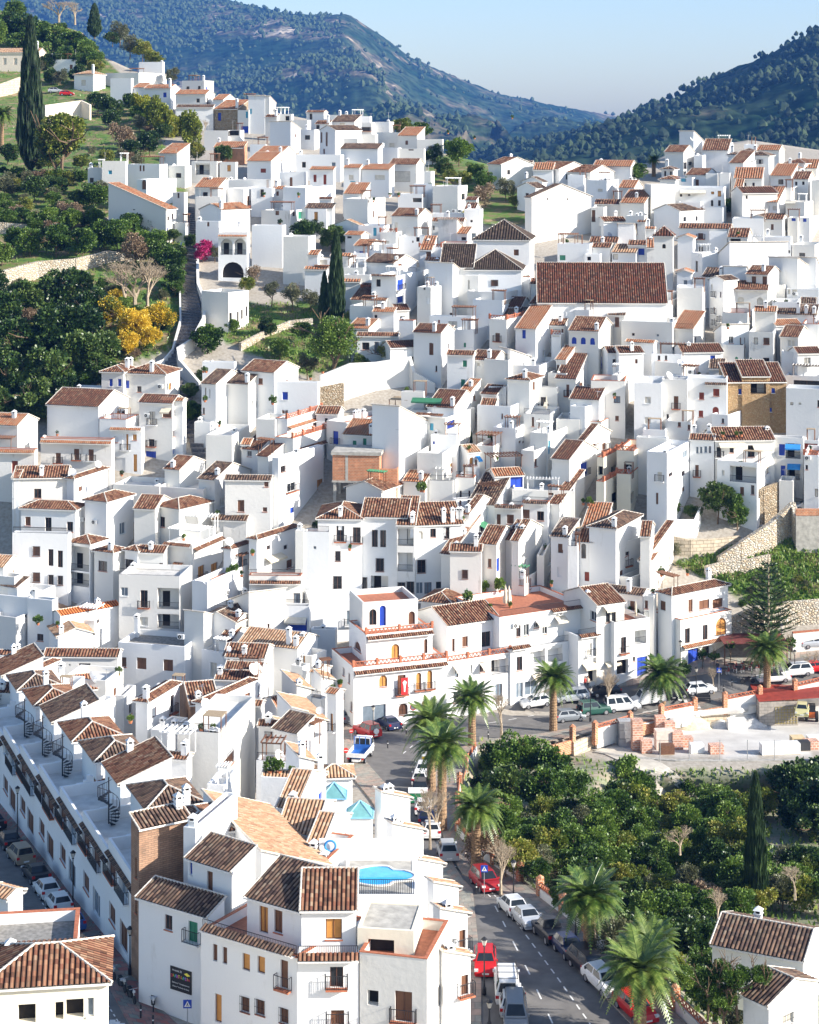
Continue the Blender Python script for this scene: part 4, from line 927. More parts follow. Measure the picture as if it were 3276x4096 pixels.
760 975 985 540 7 10 Fw | o 798 617 30 40; oR 865 635 40 110; o 929 602 28 40; d 820 805 90 125; o 932 780 26 120 | V 760 975 550 o | white house with a dark blue garage door left of the bright blue double door
960 1190 1265 365 9 14 Xr | n 1150 440 60 50; n 1232 425 26 32; pR 1050 470 40 90; d 1195 578 34 44; dR 1045 640 40 50; b 1040 758 72 120; b 1205 697 34 34 | k 1015 450; a 1150 400 70 c; t 1000 780 60; t 1120 480 40; s 0 0 0 | white house with a bright blue double door and trailing balcony plants by the stair street
1110 1260 1285 350 9 14 Xo | - |
280 770 780 620 8 8 Fr | nR 401 745 36 70; nR 528 720 36 76; nR 628 725 36 80; r 214 780 16 24; r 236 780 16 24 | V 280 770 640 o; t 440 565 50; t 600 570 50; t 750 560 40; t 330 590 30; t 520 590 30; t 650 590 30; s 280 545 20 | long white house with a plant-filled roof terrace and washing line at the left
-100 240 260 690 8 6 Fr | r 102 820 42 110 | V -100 270 705 o; t 45 640 30; t 160 610 30; q 60 570 200 3
-100 120 260 520 10 16 Xo | - | c 98 490 70
95 460 470 880 9 -4 Xb | d 260 990 50 66 | 
90 132 135 880 9 2 Xb | p 105 990 12 60; p 108 1160 12 60 | 
460 510 740 885 9 22 Hb | nx 555 957 26 34 | s 770 830 26; s 768 900 26; t 840 870 20 | white house with a brown hipped roof and two grey satellite dishes beside it
145 520 585 1100 9 10 Hb | n 192 1180 38 60; d 333 1205 44 100; d 482 1220 42 70 | k 568 1165; | white house with three dark balcony doors and a wide dark brown roof at the left
85 460 480 1270 7 6 Fw | dR 250 1360 0 0 | L; t 150 1230 30
585 735 920 1045 10 28 Hb | c 845 1230 40 80; d 935 1230 24 110 | k 655 1185; s 0 0 0
925 1070 1180 1095 9 12 Xb | - |
1070 1235 1465 1095 9 36 Hb | d 1042 1185 26 64; d 1117 1185 40 70; d 1335 1060 0 0 | k 985 1150; k 1050 1235 | white house with a wide brown roof and two dark windows left of the derelict house
1135 1240 1420 825 7 25 Xb | - | c 930 890 40
780 1100 1210 940 6 14 Fw | - | 
1050 1400 1600 960 7 8 Fw o | d 1450 1025 40 60 | t 1390 970 30
1370 1480 1724 895 8 28 Xd o | n 1660 1070 44 90; p 1534 1050 34 60 | | old white house with glass-sheeted dark roof and peeling walls
1465 1700 1730 1175 5 10 Xd o | - | t 1500 1150 40 | small derelict house with a plant-grown dark roof
1165 1470 1480 1230 6 8 Fw | - | w 1310 1215 300 4; t 1190 1300 50; t 1265 1270 40
1395 1615 1620 85 7 8 Fw | d 1578 165 34 60 | 
1390 1490 1700 235 9 26 Xd | p 1418 290 10 60; p 1446 300 10 60; d 1405 420 14 44 | | tall white house with a narrow dark roof right of the stair street
1515 1680 1724 200 7 10 Xo | n 1598 238 38 44; nB 1640 160 30 50 | 
1420 1600 1724 590 8 10 Fw | o 1655 530 34 76; nx 1435 670 10 40 | 
1340 1450 1480 500 4 14 Fw | - | t 1230 660 40
1665 1724 1740 650 6 10 So | b 1710 700 20 90 |
T 900 1400 1.724
120 340 505 155 9 28 Xb | n 245 215 30 40; n 428 228 22 50; p 540 340 10 30 | k 0 0; t 265 255 20 | white house with a brown gable roof below the garden wall and pine green tree
330 640 650 225 8 10 Fw | - | t 590 205 20
0 160 330 235 8 24 Xd | p 225 370 20 40 | c 220 370 60
215 345 430 480 9 14 Fw | - | m 245 420 30; m 355 450 60; m 470 450 60
350 430 670 475 9 8 Fr | d 482 580 28 36; d 578 580 28 36; d 640 565 20 60 | O 500; V 430 670 505 o; c 585 400 60 | white house with an orange brick balustrade and small white windows above a lower balustrade
345 470 750 610 9 10 Fr | o 640 715 30 26; p 545 720 30 20 | O 600; V 475 750 660 b | 
630 780 820 440 5 10 Xb | d 698 485 20 30 | 
700 840 1150 500 7 18 Fr | - | c 800 460 60; c 825 470 60; c 905 460 60; s 930 440 14; m 850 520 100; m 980 500 80
815 1050 1180 590 8 10 Xo | gR 893 670 26 90; gR 963 660 24 100; g 760 660 10 60 | | white house with orange roof strips and two pale green balcony doors
1070 1180 1270 460 6 14 Fw | g 1175 370 14 50 | p 960 280 250 4; t 860 330 60; t 1025 330 60; m 1130 430 60; m 1075 420 60
1090 1240 1320 495 5 -22 Xr | - |
1215 1370 1380 290 6 10 Fw | - | p 1300 275 150 3; t 1240 300 40
1275 1500 1590 420 5 14 Fw | l 1400 370 200 80 | a 1400 330 220 g; 
1320 1520 1724 470 9 12 Fw | tx 1425 530 26 50; bB 1558 512 48 50 | V 1320 1510 450
1015 1200 1420 575 12 14 Bd | - | m 1360 620 20 | tall plain white windowless house above the unfinished brick house
1420 1600 1620 590 8 12 Fw | p 1560 810 16 60; b 1440 640 14 20 | q 1540 560 160 3; c 1445 540 40
1325 1500 1590 715 9 16 Fw | o 1560 810 16 60 | t 1480 690 40; m 1525 820 40 | white house with laundry drying on its roof terrace right of the tall blank house
1230 1380 1470 910 6 20 Xo | - |
1400 1590 1600 900 6 10 Fw | - | c 0 0 0
1590 1720 1730 880 6 8 Fr | d 1625 1000 14 60; d 1685 1000 14 60 | L
120 240 460 690 6 14 Xr | dw 168 705 30 60; g 230 720 14 40 | 
225 300 590 735 8 14 Xr | - | q 620 730 200 2
325 370 680 745 12 4 Fw | dB 400 820 34 44; dwR 458 945 60 60; o 660 920 50 60; bx 462 1105 26 40; b 618 1110 42 84 | O 0; c 397 720 40; | tall white house with small barred windows and a blue door left of the unfinished brick house
0 315 330 895 10 4 Xd o | n 285 920 30 46; n 110 1075 46 80; n 275 1100 30 30 | c 0 0 0 | old peeling white house with glass sheets on its dark roof left of the tall white house
-10 165 170 1170 5 6 Fw o | - |
835 1080 1305 970 8 24 Yb | n 1015 1060 50 50 | g 1030 1020 230 2; a 1260 1010 90 b; t 1130 1060 70; t 1100 1080 60
1195 1300 1480 1100 6 14 Fw | r 1310 1110 90 34 | t 1380 1090 40; c 1385 1000 60; c 1415 1000 60
"""
DATA2 = """
T 1700 1600 2.155
585 780 945 245 7 20 Fw | nx 818 362 20 24; nx 850 362 20 24 | q 560 290 200 3; O 0; t 0 0 0
905 1060 1345 290 8 20 Fw v | t 1065 410 30 120 | w 0 0 0 0
1130 1330 1375 170 6 8 Fw | g 1330 235 26 44; n 1655 160 0 0 |
1250 1380 1650 60 8 25 Fw | p 1607 160 14 50; n 1652 160 34 50 | m 1300 160 60
430 590 760 400 6 20 Fr | - | q 570 290 220 3; t 400 350 90
600 850 860 655 6 -14 Xo | b 690 720 80 80; b 790 705 110 100 | q 680 470 300 3; t 600 560 90 | white house with bright blue sun blinds under a short orange roof
370 470 515 450 6 -25 Xt | o 400 525 30 60; n 440 540 20 50 | a 470 480 80 b; t 365 550 40
830 940 1085 440 8 28 Fw | n 953 540 30 70 | m 880 480 80 | pale blue-shadowed house with a turquoise lattice rail and outside steps
1095 1245 1480 512 9 16 Xr v | n 1148 475 40 40; bR 1370 595 60 110; d 1428 820 50 80 | l 0; V 0 0 0; a 0 0 0 0 | large white house with a red brown roof and a blue framed balcony door
1085 1240 1250 615 5 14 Fw | l 1160 590 130 50 | q 1160 530 150 2
1330 1380 1600 345 7 14 Xr v | nR 1455 405 30 56; nR 1543 400 30 60; d 1638 395 40 90 | L
1490 1540 1760 495 7 16 Fr y | h 1515 610 44 74; h 1627 605 44 76; h 1740 600 40 80 | O 1600 | unfinished cream house, upper storey, with two brick lattice balustrades and empty windows
1475 1545 1770 705 8 16 Fr y | h 1643 835 66 90; h 1740 0 0 0 | O 1600 |
1340 1520 1680 190 5 14 Fr | - | t 1350 300 30
265 270 640 860 7 -20 Fr | n 305 850 20 110; n 378 830 20 90; n 450 790 30 60 | L; s 495 790 34; s 560 770 24; q 520 710 180 2
40 240 265 700 6 10 Fw | - | L
370 600 745 905 7 20 Sd | - |
600 832 845 925 8 12 Fr | n 635 1040 34 110; n 735 1028 60 80 | L; V 605 830 928 d; c 612 860 50; c 822 850 60 | white house with a terracotta terrace, brown arched door and brown shutter above the courtyard row
835 1060 1075 890 8 12 Fr | nB 870 990 60 90; d 995 1000 60 80 | L; V 845 1060 890 d; c 930 850 60
750 1290 1300 785 7 6 Fw | d 1085 810 44 20 | 
1075 1160 1375 895 7 20 Sb | d 1265 990 30 70; d 1385 995 60 60 | q 1300 930 300 2; t 1130 1040 70; t 1070 1040 50; t 1260 1000 40 | white house with a brown sloping roof, wooden pergola and large potted plants
0 330 345 1060 10 10 Xb | n 70 1170 50 84; nB 185 1155 40 100 | c 255 1090 120; c 300 1080 120; t 220 1200 40
345 380 620 985 10 22 Xb | d 447 1110 40 50; d 500 1130 40 90 | a 480 1055 150 g; c 570 1080 70 |
140 235 480 1325 9 18 Sb | d 0 0 0 0 | c 447 1270 150
410 500 620 1255 9 22 Xb | n 555 1385 30 40; b 625 1380 22 40 | 
590 640 770 1275 9 22 Xb | p 740 1360 14 60 |
690 790 1000 1210 9 24 Xb | p 860 1360 40 100 | c 867 1190 110 |
1090 1225 1330 1175 11 28 Sd | nx 1168 1280 44 84; nx 0 0 0 0 | L; m 0 0 0 |
1240 1340 1425 1210 9 14 Fw | - | 
T 2476 1600 2.155
-20 130 240 440 8 10 Fr y | h 75 600 66 90 | O 60; m 240 640 60
-20 100 230 640 7 14 Fr y | h 125 830 70 94; | O 100 |
150 415 420 330 9 14 Fw | px 300 478 12 20 | m 0 0 0; s 0 0 0
205 400 440 260 5 14 Fw | n 428 230 26 100 | t 0 0 0
400 620 730 190 6 10 Fg | n 520 200 26 60; n 605 235 26 44 | s 665 140 24
240 415 610 455 14 25 Fw | c 570 468 44 66; dx 445 643 36 36; dx 553 632 30 44; pR 350 660 40 80; nx 328 850 20 100; nx 555 770 24 44 | c 400 640 60 | tall plain white house with small scattered windows left of the bay window house
610 820 835 345 9 6 Xb | c 675 432 24 60; c 708 432 24 60; c 748 428 28 60; c 784 428 20 60; nR 672 610 30 100 | c 640 290 90; c 780 300 100 | white house with a glazed bay of four windows under a small tile roof
830 1340 1580 345 9 -4 Xb | dR 862 450 40 90; d 972 430 36 50; d 1140 440 60 100; px 0 0 0 0; dR 1300 450 0 0 | a 970 360 230 w; a 1230 390 160 w; s 1290 280 24; c 1355 290 60; t 1180 520 24; t 1290 505 30; t 1350 515 24 | long terraced white house with a wide brown roof, striped awnings and railed balconies
845 1190 1350 545 10 6 Fw | p 898 630 24 50; l 1070 640 230 140; p 1288 602 46 70; d 970 780 28 60; n 1060 785 34 70; d 1152 775 30 80; l 1270 768 140 80 | V 0 0 0; t 965 620 40; t 0 0 0 |
1330 1590 1595 330 9 2 Fw | b 1405 430 50 100; l 1500 440 130 130; b 1415 620 40 110; l 1505 625 110 130; p 1420 768 50 60 | a 1500 380 130 b; a 1508 550 110 b | white stacked balcony tower with two blue awnings and a green glass rail
1595 1724 1760 480 10 4 Fr | d 1618 580 20 40; n 1718 590 20 60; dx 1532 768 20 30; p 1705 800 34 70 | O 1650; k 1620 497; t 1600 440 40
1380 1500 1520 700 6 4 Fw | - |
800 940 1190 130 6 24 Fw | d 895 180 20 40 | c 950 120 60; s 0 0 0
1590 1724 1740 350 4 4 Fg | r 1650 400 120 50 |
T 0 2100 1.724
85 470 480 62 11 6 Fw | nB 250 180 50 66; d 350 225 36 116; d 415 235 36 116; nB 250 360 50 66; dB 350 378 36 68; dB 415 382 36 64 | L; m 185 360 60 | large white apartment house with a railed terrace and six dark windows at the left
465 620 735 130 9 26 Hb | l 543 232 144 168; l 543 375 144 94 | | white block with a pointed hip roof over two stacked loggias, brown parapet on the upper
650 780 865 188 9 28 Hb | d 708 283 60 70; p 455 0 0 0 | c 0 0 0
860 950 1005 175 9 25 Hb | dB 893 275 56 74 |
945 1130 1135 190 9 10 Sb | nx 1110 295 26 64 | 
1130 1325 1535 140 9 22 Fw v | nT 1233 320 50 90; oR 1388 330 44 100; o 1478 312 46 100 | p 0; V 1130 1320 140 b; V 1330 1530 135 b; s 1545 180 26; t 1440 350 30; t 1190 100 40; t 1270 80 40; w 1320 20 300 3 | white house with two bright orange wooden doors and peeling grey render
820 1240 1325 355 11 8 Fw | c 857 460 50 60; dR 993 510 50 120; l 1160 508 150 146; p 990 665 60 60; l 1160 665 150 100 | L; c 820 310 20 | broad white block with a long railed terrace, small balcony and stacked loggias below
1325 1430 1724 395 11 20 Fr | - | k 1560 462; k 1655 460; t 1570 350 50; t 1615 340 80; t 1665 360 40; q 1650 200 150 2; s 1670 510 34 | white house with a sunny potted plant terrace and two air conditioners
1400 1560 1700 600 7 20 Fw | - | L
-60 25 150 290 9 16 Xt | - |
-60 100 160 360 9 20 Fw | - |
-60 120 200 430 8 30 Sw | - |
-40 30 180 390 7 40 Xt | - | m 185 330 60
190 360 380 520 9 20 Fg | - | c 345 420 90; s 260 500 36 
365 415 820 622 8 -38 Xn | - | c 672 560 50 | white house with a bright new orange roof and white pergola at the left
370 650 890 660 6 8 Fw | d 620 650 30 40; d 690 650 50 40; d 740 650 30 44 | w 760 580 220 4
-60 190 380 500 8 20 Fw | - | c 200 470 60; s 200 470 20; c 60 0 0
-60 110 270 640 7 24 Fw | d 120 620 60 30; d 190 600 40 60 | t 262 690 70; t 320 740 30; 
215 400 640 770 8 68 Xt | - | 
-80 310 320 895 8 4 Xb | n 95 985 70 90 | | white house with brown roof meeting a shaded dark slope at the far left
305 812 840 905 8 2 Xb | dx 410 985 50 72; d 583 997 80 86; p 480 965 14 14 | k 0 0 | white house with a broad ribbed brown roof, one double dark window and one square window
815 1275 1400 840 8 14 Fg | nB 845 945 50 66; nx 976 955 66 80; nx 1160 968 66 80 | k 1250 768; c 785 760 160; c 1325 770 90 | large white house with a grey felt roof and two brown half-shuttered windows
430 730 850 1075 8 12 Fw | - | t 820 1040 60; t 0 0 0
1270 1405 1545 710 9 22 Bd | p 1300 670 20 60 | 
1390 1545 1724 880 7 26 Fw | - | m 1450 850 100
1490 1640 1724 660 9 26 Xb | - | c 1650 640 50; c 1685 560 80
1510 1600 1740 800 8 22 Xb | - | 
T 900 1900 1.724
-10 40 185 508 10 30 Hb | - | s 0 510 30
165 220 515 440 11 8 Hb | dx 300 500 26 30; dx 418 498 26 30; n 445 612 40 56; d 128 620 26 50 | a 330 550 200 c; t 400 680 30 | white tower house with a wide brown hip roof and two small lattice vents
165 525 530 695 9 2 Fr | d 238 855 40 70; c 388 870 60 110; c 505 865 64 100 | V 170 590 745 b; t 0 0 0; k 15 805; k 105 805; L | white house with two curtained glass doors and a long tile canopy
315 580 590 905 8 6 Fw | b 500 1030 130 90 | a 490 980 150 w; L 
485 540 545 385 11 8 Fw | - | c 530 380 70; 
545 720 740 395 11 8 Fr | - | L; t 625 380 60
640 942 945 300 12 3 Hb w D=9 | n 703 375 10 100; dR 795 405 54 108; dR 908 415 54 108; p 658 550 54 80; dB 778 560 36 70; dB 650 740 54 116; dB 775 755 60 116 | | white apartment house, left wing, with two iron balconies under a dark hipped roof
940 1255 1262 290 12 6 Xb w D=9 | d 1033 438 40 118; d 1090 440 40 118; p 915 598 54 110; dB 1068 620 54 90; dB 872 745 58 90; dB 950 750 58 90; l 1065 755 120 120 | | white apartment house, middle wing, with two tall black window pairs and a barred gallery
1185 1310 1313 342 12 5 Sb w D=7 | l 1245 430 110 120; l 1230 600 130 130; dB 1210 780 64 80; dB 1278 775 50 80 | c 1570 340 60; c 1615 330 70 | white apartment house, right wing, with cane screens on its terrace
1312 1640 1724 345 11 -10 Sb | pa 1347 415 40 60; d 1435 400 40 60; dB 1530 400 36 80; dB 1355 630 56 90; c 1340 780 50 80; c 1400 780 50 80; d 1500 770 90 70 | c 1565 380 90; c 1620 370 90; p 0 0 0 0 |
1490 1565 1760 545 9 16 Sb | dr 1652 685 40 66 | c 1675 520 50
580 960 970 868 6 -8 Fw | - | V 0 0 0
590 760 770 1070 5 8 Fw | - | t 665 1030 50
950 1330 1435 880 14.3 -16 Fr w D=7 | da 1020 980 50 110; ba 1088 970 44 140; na 1288 985 44 90; oa 1385 975 30 80 | | white rooftop storey with arched blue and brown doors on the curved corner house
1350 1560 1660 885 7 20 Hb | n 1570 925 22 40; n 1615 915 22 40; g 1490 965 50 60 | t 1670 880 80; c 0 0 0
-10 165 420 990 8 -26 Bd | - | s 120 840 34; c 100 990 60; c 135 870 90; c 238 920 100; c 345 1000 70; 
100 500 640 1195 9 22 Xt | - | c 440 1160 110; c 620 1150 50; c 660 1190 60 | white house with a broad tan roof and a chimney at its middle above the narrow lane
-10 265 320 1255 8 8 Xb | - | c 75 1300 40; k 0 0 
-20 230 300 1400 8 8 Xb | - | s 265 1370 34
480 600 700 1250 8 30 Fw | o 520 1270 16 60; o 545 1270 14 60 |
600 640 725 1360 8 30 Xt | - |
T 1800 2000 2.155
0 270 275 440 11 2 Sb | nB 128 640 50 76 | c 230 400 120
250 400 560 380 11 12 Xb | n 342 545 30 76; b 412 560 26 120; p 520 500 20 70 | 
560 590 790 350 11 6 Xb | p 650 560 20 100 | c 652 310 90 
20 160 330 740 5 8 Fw | g 265 820 34 90 | g 190 720 330 2; t 370 860 130; t 140 950 90
550 640 890 680 6 10 Fw | n 617 700 40 70; n 693 720 16 90; p 825 680 40 30 | g 740 650 300 2; t 865 750 40; c 820 850 110; c 640 720 30
790 810 880 480 7 10 Fw | - | t 820 430 30
870 1025 1110 320 11 24 Sd | nx 952 418 44 80; dx 948 622 44 84; nx 1038 635 26 84 | | white house with a dark hip roof corner and small brown windows above the orange tiled porch
1015 1100 1110 400 11 8 Fw | - | L
1100 1290 1395 365 10 16 So | da 1152 440 40 130; da 1220 450 40 130; na 1350 450 60 130; rx 1180 660 40 80; p 1360 660 34 80 | | white porch block with three open arches and an orange tiled roof
1200 1430 1645 245 13 26 Hd | n 1525 440 34 80; nx 1640 405 12 56; n 1480 640 30 70; n 1555 632 36 76 | | tall white tower house with a dark pyramid roof right of the arched porch
1640 1724 1760 310 12 8 Xb | n 1722 440 10 60 |
1640 1724 1780 520 8 8 Hb | n 1716 620 12 50 |
1285 1660 1724 820 7 28 Xd | n 1565 910 56 80; n 1690 900 36 60 | c 1440 850 110; t 1630 990 30; t 1500 970 40; s 0 0 0 | white house with a long dark roof and a terrace with a folded parasol on the row
-20 40 70 1100 9 22 Xb | d 24 940 24 50; d 80 930 24 50 |
T 1800 2000 2.155
-30 -28 522 1395 10 -28 Fr w yb=1880 D=9 | c 60 1480 30 100; p 180 1460 30 80; d 280 1440 46 90; l 430 1420 150 160; d 60 1700 60 90; c 420 1660 60 150; d 250 1660 50 80 | L; a 70 1420 110 w; a 285 1400 80 w; O 200 | white row house with a brick pillared terrace over scalloped awnings
-30 -28 425 1080 10 -28 Xb w yb=1830 D=8 | n 30 1250 24 110; nx 133 1055 14 20; n 130 1220 50 90; d 310 1200 76 130 | t 350 950 40 |
425 428 1190 1010 10 -28 Fr w yb=1745 D=12 | d 590 1130 40 100; dw 660 1120 46 100; dw 745 1080 40 40; dw 818 1100 44 110 | L; V 870 1185 940 b; a 780 1030 110 w; a 945 1000 110 w; k 950 970; k 560 1080; t 520 930 40 | white row house with a deep red roof terrace, folded cream parasols and scalloped awnings
520 522 1112 1292 11 -28 Fw w yb=1775 D=9 | d 600 1410 50 120; l 755 1350 130 130; l 905 1325 130 140; n 1052 1320 44 110; c 700 1620 110 120; p 900 1560 90 100; c 600 1640 60 130 | V 520 680 1275 b; L; a 760 1500 130 c | white row house with two square loggias side by side above the palm
1105 1107 1500 1175 12 -28 Fw w yb=1665 D=9 | pR 1205 1290 40 110; l 1340 1245 120 130; nR 1470 1240 44 130; h 1290 1500 200 120; c 1440 1480 60 120 | L; V 1110 1280 1170 b; a 1200 1400 150 c; a 1380 1370 150 c | white row house with a sheltered loggia above cream shop awnings
1262 1264 1502 905 9 -28 Xb w yb=1620 D=8 | dw 1235 1000 50 80; dB 1362 1005 36 100; dB 1412 1000 36 110 | a 1390 900 180 w; c 1160 850 50
T 2476 2200 2.155
-40 -38 262 625 11 -28 Fr w yb=1185 D=9 | l 185 750 100 120; dR 40 820 46 140; d 130 940 20 40; b 200 1010 90 180; h 30 1010 100 130 | L; t 90 540 40; t 160 570 50 |
215 300 320 400 9 20 Fw | n 232 470 34 70 |
265 530 970 605 14 55 Fr w yb=1045 | d 590 740 44 130; d 743 710 44 130; oa 880 660 90 150; b 640 920 90 160; d 750 870 60 90 | L; V 540 980 800 o | white three floor corner house with wooden pergola and green balcony screens beside the cafe
335 455 940 388 8 50 Hb w yb=1015 | nx 378 480 46 80; n 617 480 40 110; n 735 470 90 80; n 850 460 90 80 | q 760 400 380 2; c 745 260 110; c 0 0 0 | upper storey with a brown hip roof and a tall chimney over the corner house
0 100 460 240 6 12 Fw | n 25 210 30 80; n 97 200 40 76; n 272 190 40 90 | t 365 230 80; t 590 220 40
200 230 470 95 7 14 Sb | - |
-60 0 440 -60 9 12 Fw | - |
T 0 2700 1.9156
-60 95 100 130 9 6 Sb | - | t 70 330 0 | 
110 155 445 10 9 24 Hb | - | c 215 60 110 ; s 360 120 46
315 520 650 130 9 8 Fw | - | c 533 0 150; p 450 120 140 2; s 0 0 0
470 530 740 120 7 -20 Xo | - | s 790 150 52
1040 1130 1370 200 10 20 Hb | p 1130 300 0 0 | c 1130 270 100; | white house with a hip roof, dark on its left slope, above the reed pergola
1160 1380 1430 120 9 10 Fw | - | s 1405 250 52
900 950 1040 160 9 10 Fw | - | 
330 410 880 400 9 24 Fw | o 360 520 24 50 | p 770 260 380 3; c 420 300 110; t 1000 370 60; t 620 400 40 | white house with a grey slatted pergola and reed screens on its roof
555 630 905 640 8 24 Hb | - | q 0 0 0 0
660 870 1140 860 8 24 Hb | ba 638 740 24 80; ba 672 790 30 120 | c 0 0 0; s 0 0 0 | white house with a big dark hip roof over two arched shaded windows in the left terrace row
980 1260 1290 830 9 14 Fw | - | c 1290 900 110; t 1240 780 30; q 1100 860 0 0
1010 1430 1445 640 8 14 Xb | - | c 1500 620 110; c 1650 640 110; w 1450 740 440 4 
1155 1280 1440 430 7 20 Fw | - | c 1400 430 80; c 1220 420 100
T 700 2500 2.155
440 770 845 280 9 8 Xb | nx 530 320 20 24 | k 420 300; c 530 330 60; s 365 240 26 | 
350 700 740 470 9 6 Xb | - | s 760 470 54; q 780 370 300 3; c 300 430 80 | 
40 130 370 680 9 -16 Xb T | - | | house with a tan brick end wall under a ribbed brown roof in the lower left cluster
195 240 690 665 10 6 Hb | p 330 720 0 0 | V 260 420 750 b; m 250 670 140; q 0 0 0 0 |
20 375 690 935 10 8 Fw v | n 455 1185 110 100 | p 520 780 300 2; L; c 60 930 90; c 175 1130 90; c 350 1160 60; t 225 920 50; t 330 920 40; s 60 740 56 | big white block with a railed roof terrace, slatted pergola and one brown wooden window
640 740 760 690 8 10 Xb | - |
720 870 885 865 9 8 Xb | nB 806 945 60 50 | 
770 880 1060 720 7 -25 Xo | - | 
700 1150 1180 1190 7 8 Fr | n 800 1070 60 80; - 0 0 0 0 | q 850 990 180 2; t 1025 1150 50; s 1030 990 52; L | white house with a terracotta terrace and brown lattice screens facing the road
760 1050 1060 1310 9 6 Xt | n 980 1350 50 40 | t 750 1420 140; t 790 1500 120; t 950 1400 60 | white house with light tan ribbed roof and an orange potted shrub below the lattice terrace
1205 1220 1530 1310 8 -2 Ht | - | c 1185 1290 170; | white house with a pointed tan pyramid roof beside the road
1010 1240 1250 1355 4 12 Fw | - |
920 1050 1175 565 9 70 Bt | nx 1075 620 14 80; nx 1100 620 12 70 | 
880 1010 1040 755 9 70 Bt | - | s 0 0 0
1000 1190 1290 835 8 70 Bt | - | t 0 0 0; s 1290 780 34
1130 1260 1310 640 8 30 Fr | o 1270 540 16 60 | L; t 1340 570 50
1195 1260 1340 480 9 70 Bt | - | q 1170 490 80 2
1310 1390 1440 590 9 30 Xo | oR 1350 840 20 150 | t 1330 520 40; t 1410 530 50
1000 1100 1160 360 8 30 Fw | p 1080 260 16 90; p 1130 250 16 120 | c 1190 250 90; c 1255 240 90
850 1060 1200 930 9 34 Sw | - |
1050 1175 1290 990 8 34 Fw | o 1180 1090 16 60 | q 1120 930 150 3 
955 1070 1165 1185 9 70 Bt | - | c 1183 1290 160
840 980 1100 985 8 70 Bt | - |
200 520 700 -20 9 26 Yd | - | c 0 0 0 0
T 500 3000 1.9156
65 108 490 592 12 -32 Sd T | oa 85 900 14 160; oa 85 1180 14 140 | c 335 350 100; c 525 440 140; s 510 330 50; s 595 350 50 | tall tan brick tower house with a dark sloping roof at the end of the left terrace row
600 1045 1500 975 8 66 Bt w D=5.6 | - | | white house with an enormous plain tan roof in the lower middle, above the spiral stair
450 540 860 600 12 18 Fr | p 0 0 0 0 | c 705 680 150; s 600 0 0 | white house with a brown terracotta roof terrace and a big square chimney
480 820 822 920 10.6 36 Sd w D=2.6 | nx 650 1020 44 180; b 505 900 20 110 | | white house with a curved dark eave and a tall black doorway onto the shaded terrace
1170 1310 1540 440 9 10 Xt | - | 
1170 1450 1600 640 8 6 Xt | - | q 0 0 0 0
1365 1470 1724 820 8 6 Xt | - |
1500 1690 1700 420 5 14 Fw | - |
1290 1490 1500 260 5 10 Fw | - |
1040 1320 1330 220 9 8 Fw | - |
630 760 860 270 8 10 Fw | - |
T 600 3400 1.3262
720 905 1080 90 8 20 Fr | - | c 925 80 70; k 935 155; m 820 90 60 |
515 803 806 318 10.7 33 Sd w D=4 | o 603 370 46 140; n 680 380 44 120 | - | 
803 1092 1095 310 10.9 -1 Sb w D=3.6 | o 975 420 86 110 | - |
270 780 782 575 8 33 Fr w D=8 | g 230 440 46 110; nx 345 545 24 90; nx 397 560 24 90; ox 510 595 40 90; ox 590 610 40 90; nR 712 660 40 150; oR 990 675 70 110; nB 505 820 44 80; nB 585 835 46 80; nB 712 880 44 80; n 995 890 70 80; o 362 840 36 150 | L; V 290 775 480 d; t 700 500 20
782 1108 1112 575 8 -1 Fr w D=8 | dR 990 675 70 110; nR 995 890 70 80 | V 785 1108 570 b; L; k 0 0
1100 1400 1560 430 9.6 8 Fc y par=0.06 D=4.6 | h 1225 530 140 110; h 1448 520 42 130 | - | unfinished cream house with a bare concrete roof and one wide empty window
1112 1470 1620 580 8.3 14 Fr v D=6.5 | h 1183 785 58 80; nR 1345 830 90 160; h 1548 745 40 110; nR 0 0 0 0 | | cream white house with a big brown door, timber spouts and balcony bars at the bottom
-60 308 312 348 8.3 33 Sd w D=1.9 | d 98 385 40 80; gR 228 435 48 110; dx 345 550 26 90; o 360 840 40 160 | - | white corner house with a green shutter and a dark party shop sign above the street
T 0 3300 2.155
-120 70 110 625 12 30 Xt | - | c 0 0 0; V 0 0 0
-160 655 660 1165 12 -8 Fg w yb=2920 D=7 floorm=cop | - | c 90 1180 180 |
-160 920 980 1400 12 -8 Hb y | h 232 1625 150 160; h 512 1600 70 150; h 645 1580 150 160; c 780 1570 60 160 | | pale yellow house with a wide ribbed brown roof in the bottom left corner
T 1300 2600 2.155
94 248 1050 150 7.6 -20 Fr w D=9 | oa 502 268 70 100; nR 660 300 70 170; oaR 808 270 44 150; oaR 903 255 44 160; na 860 478 50 90; naB 675 510 76 100; c 425 565 200 180; na 161 185 14 70; na 208 240 14 90; na 160 390 12 50; na 227 485 16 90 | O 600; V 248 1050 165 | curved white corner house with brick lattice balustrades and a red banner on its balcony
T 900 1900 1.724
770 975 1430 1100 11 -20 Fr w D=7 | na 915 1180 50 60; oa 1175 1215 56 100; na 1385 1180 24 100 | O 1200; V 975 1430 1110 |
T 0 0 1
1500 1525 1625 3215 7.5 60 Bt w D=3 | - | c 1560 3215 60; c 1600 3225 60 |
1545 1570 1672 3345 7.5 60 Bt w D=3 | nR 1635 3440 24 70 | c 1600 3345 70; c 1640 3360 60 |
1640 1660 1730 3480 6.5 60 Bt w D=2.6 | - | c 1690 3480 50 |
1720 1735 1830 3570 7 60 Bt w D=2.2 | p 1800 3640 20 60 | - |
1745 1760 1868 3680 7 60 Bt w D=2.4 | nR 1850 3760 26 80; p 1810 3790 20 70 | - | stepped white terrace house with a light tan roof right of the cream unfinished house
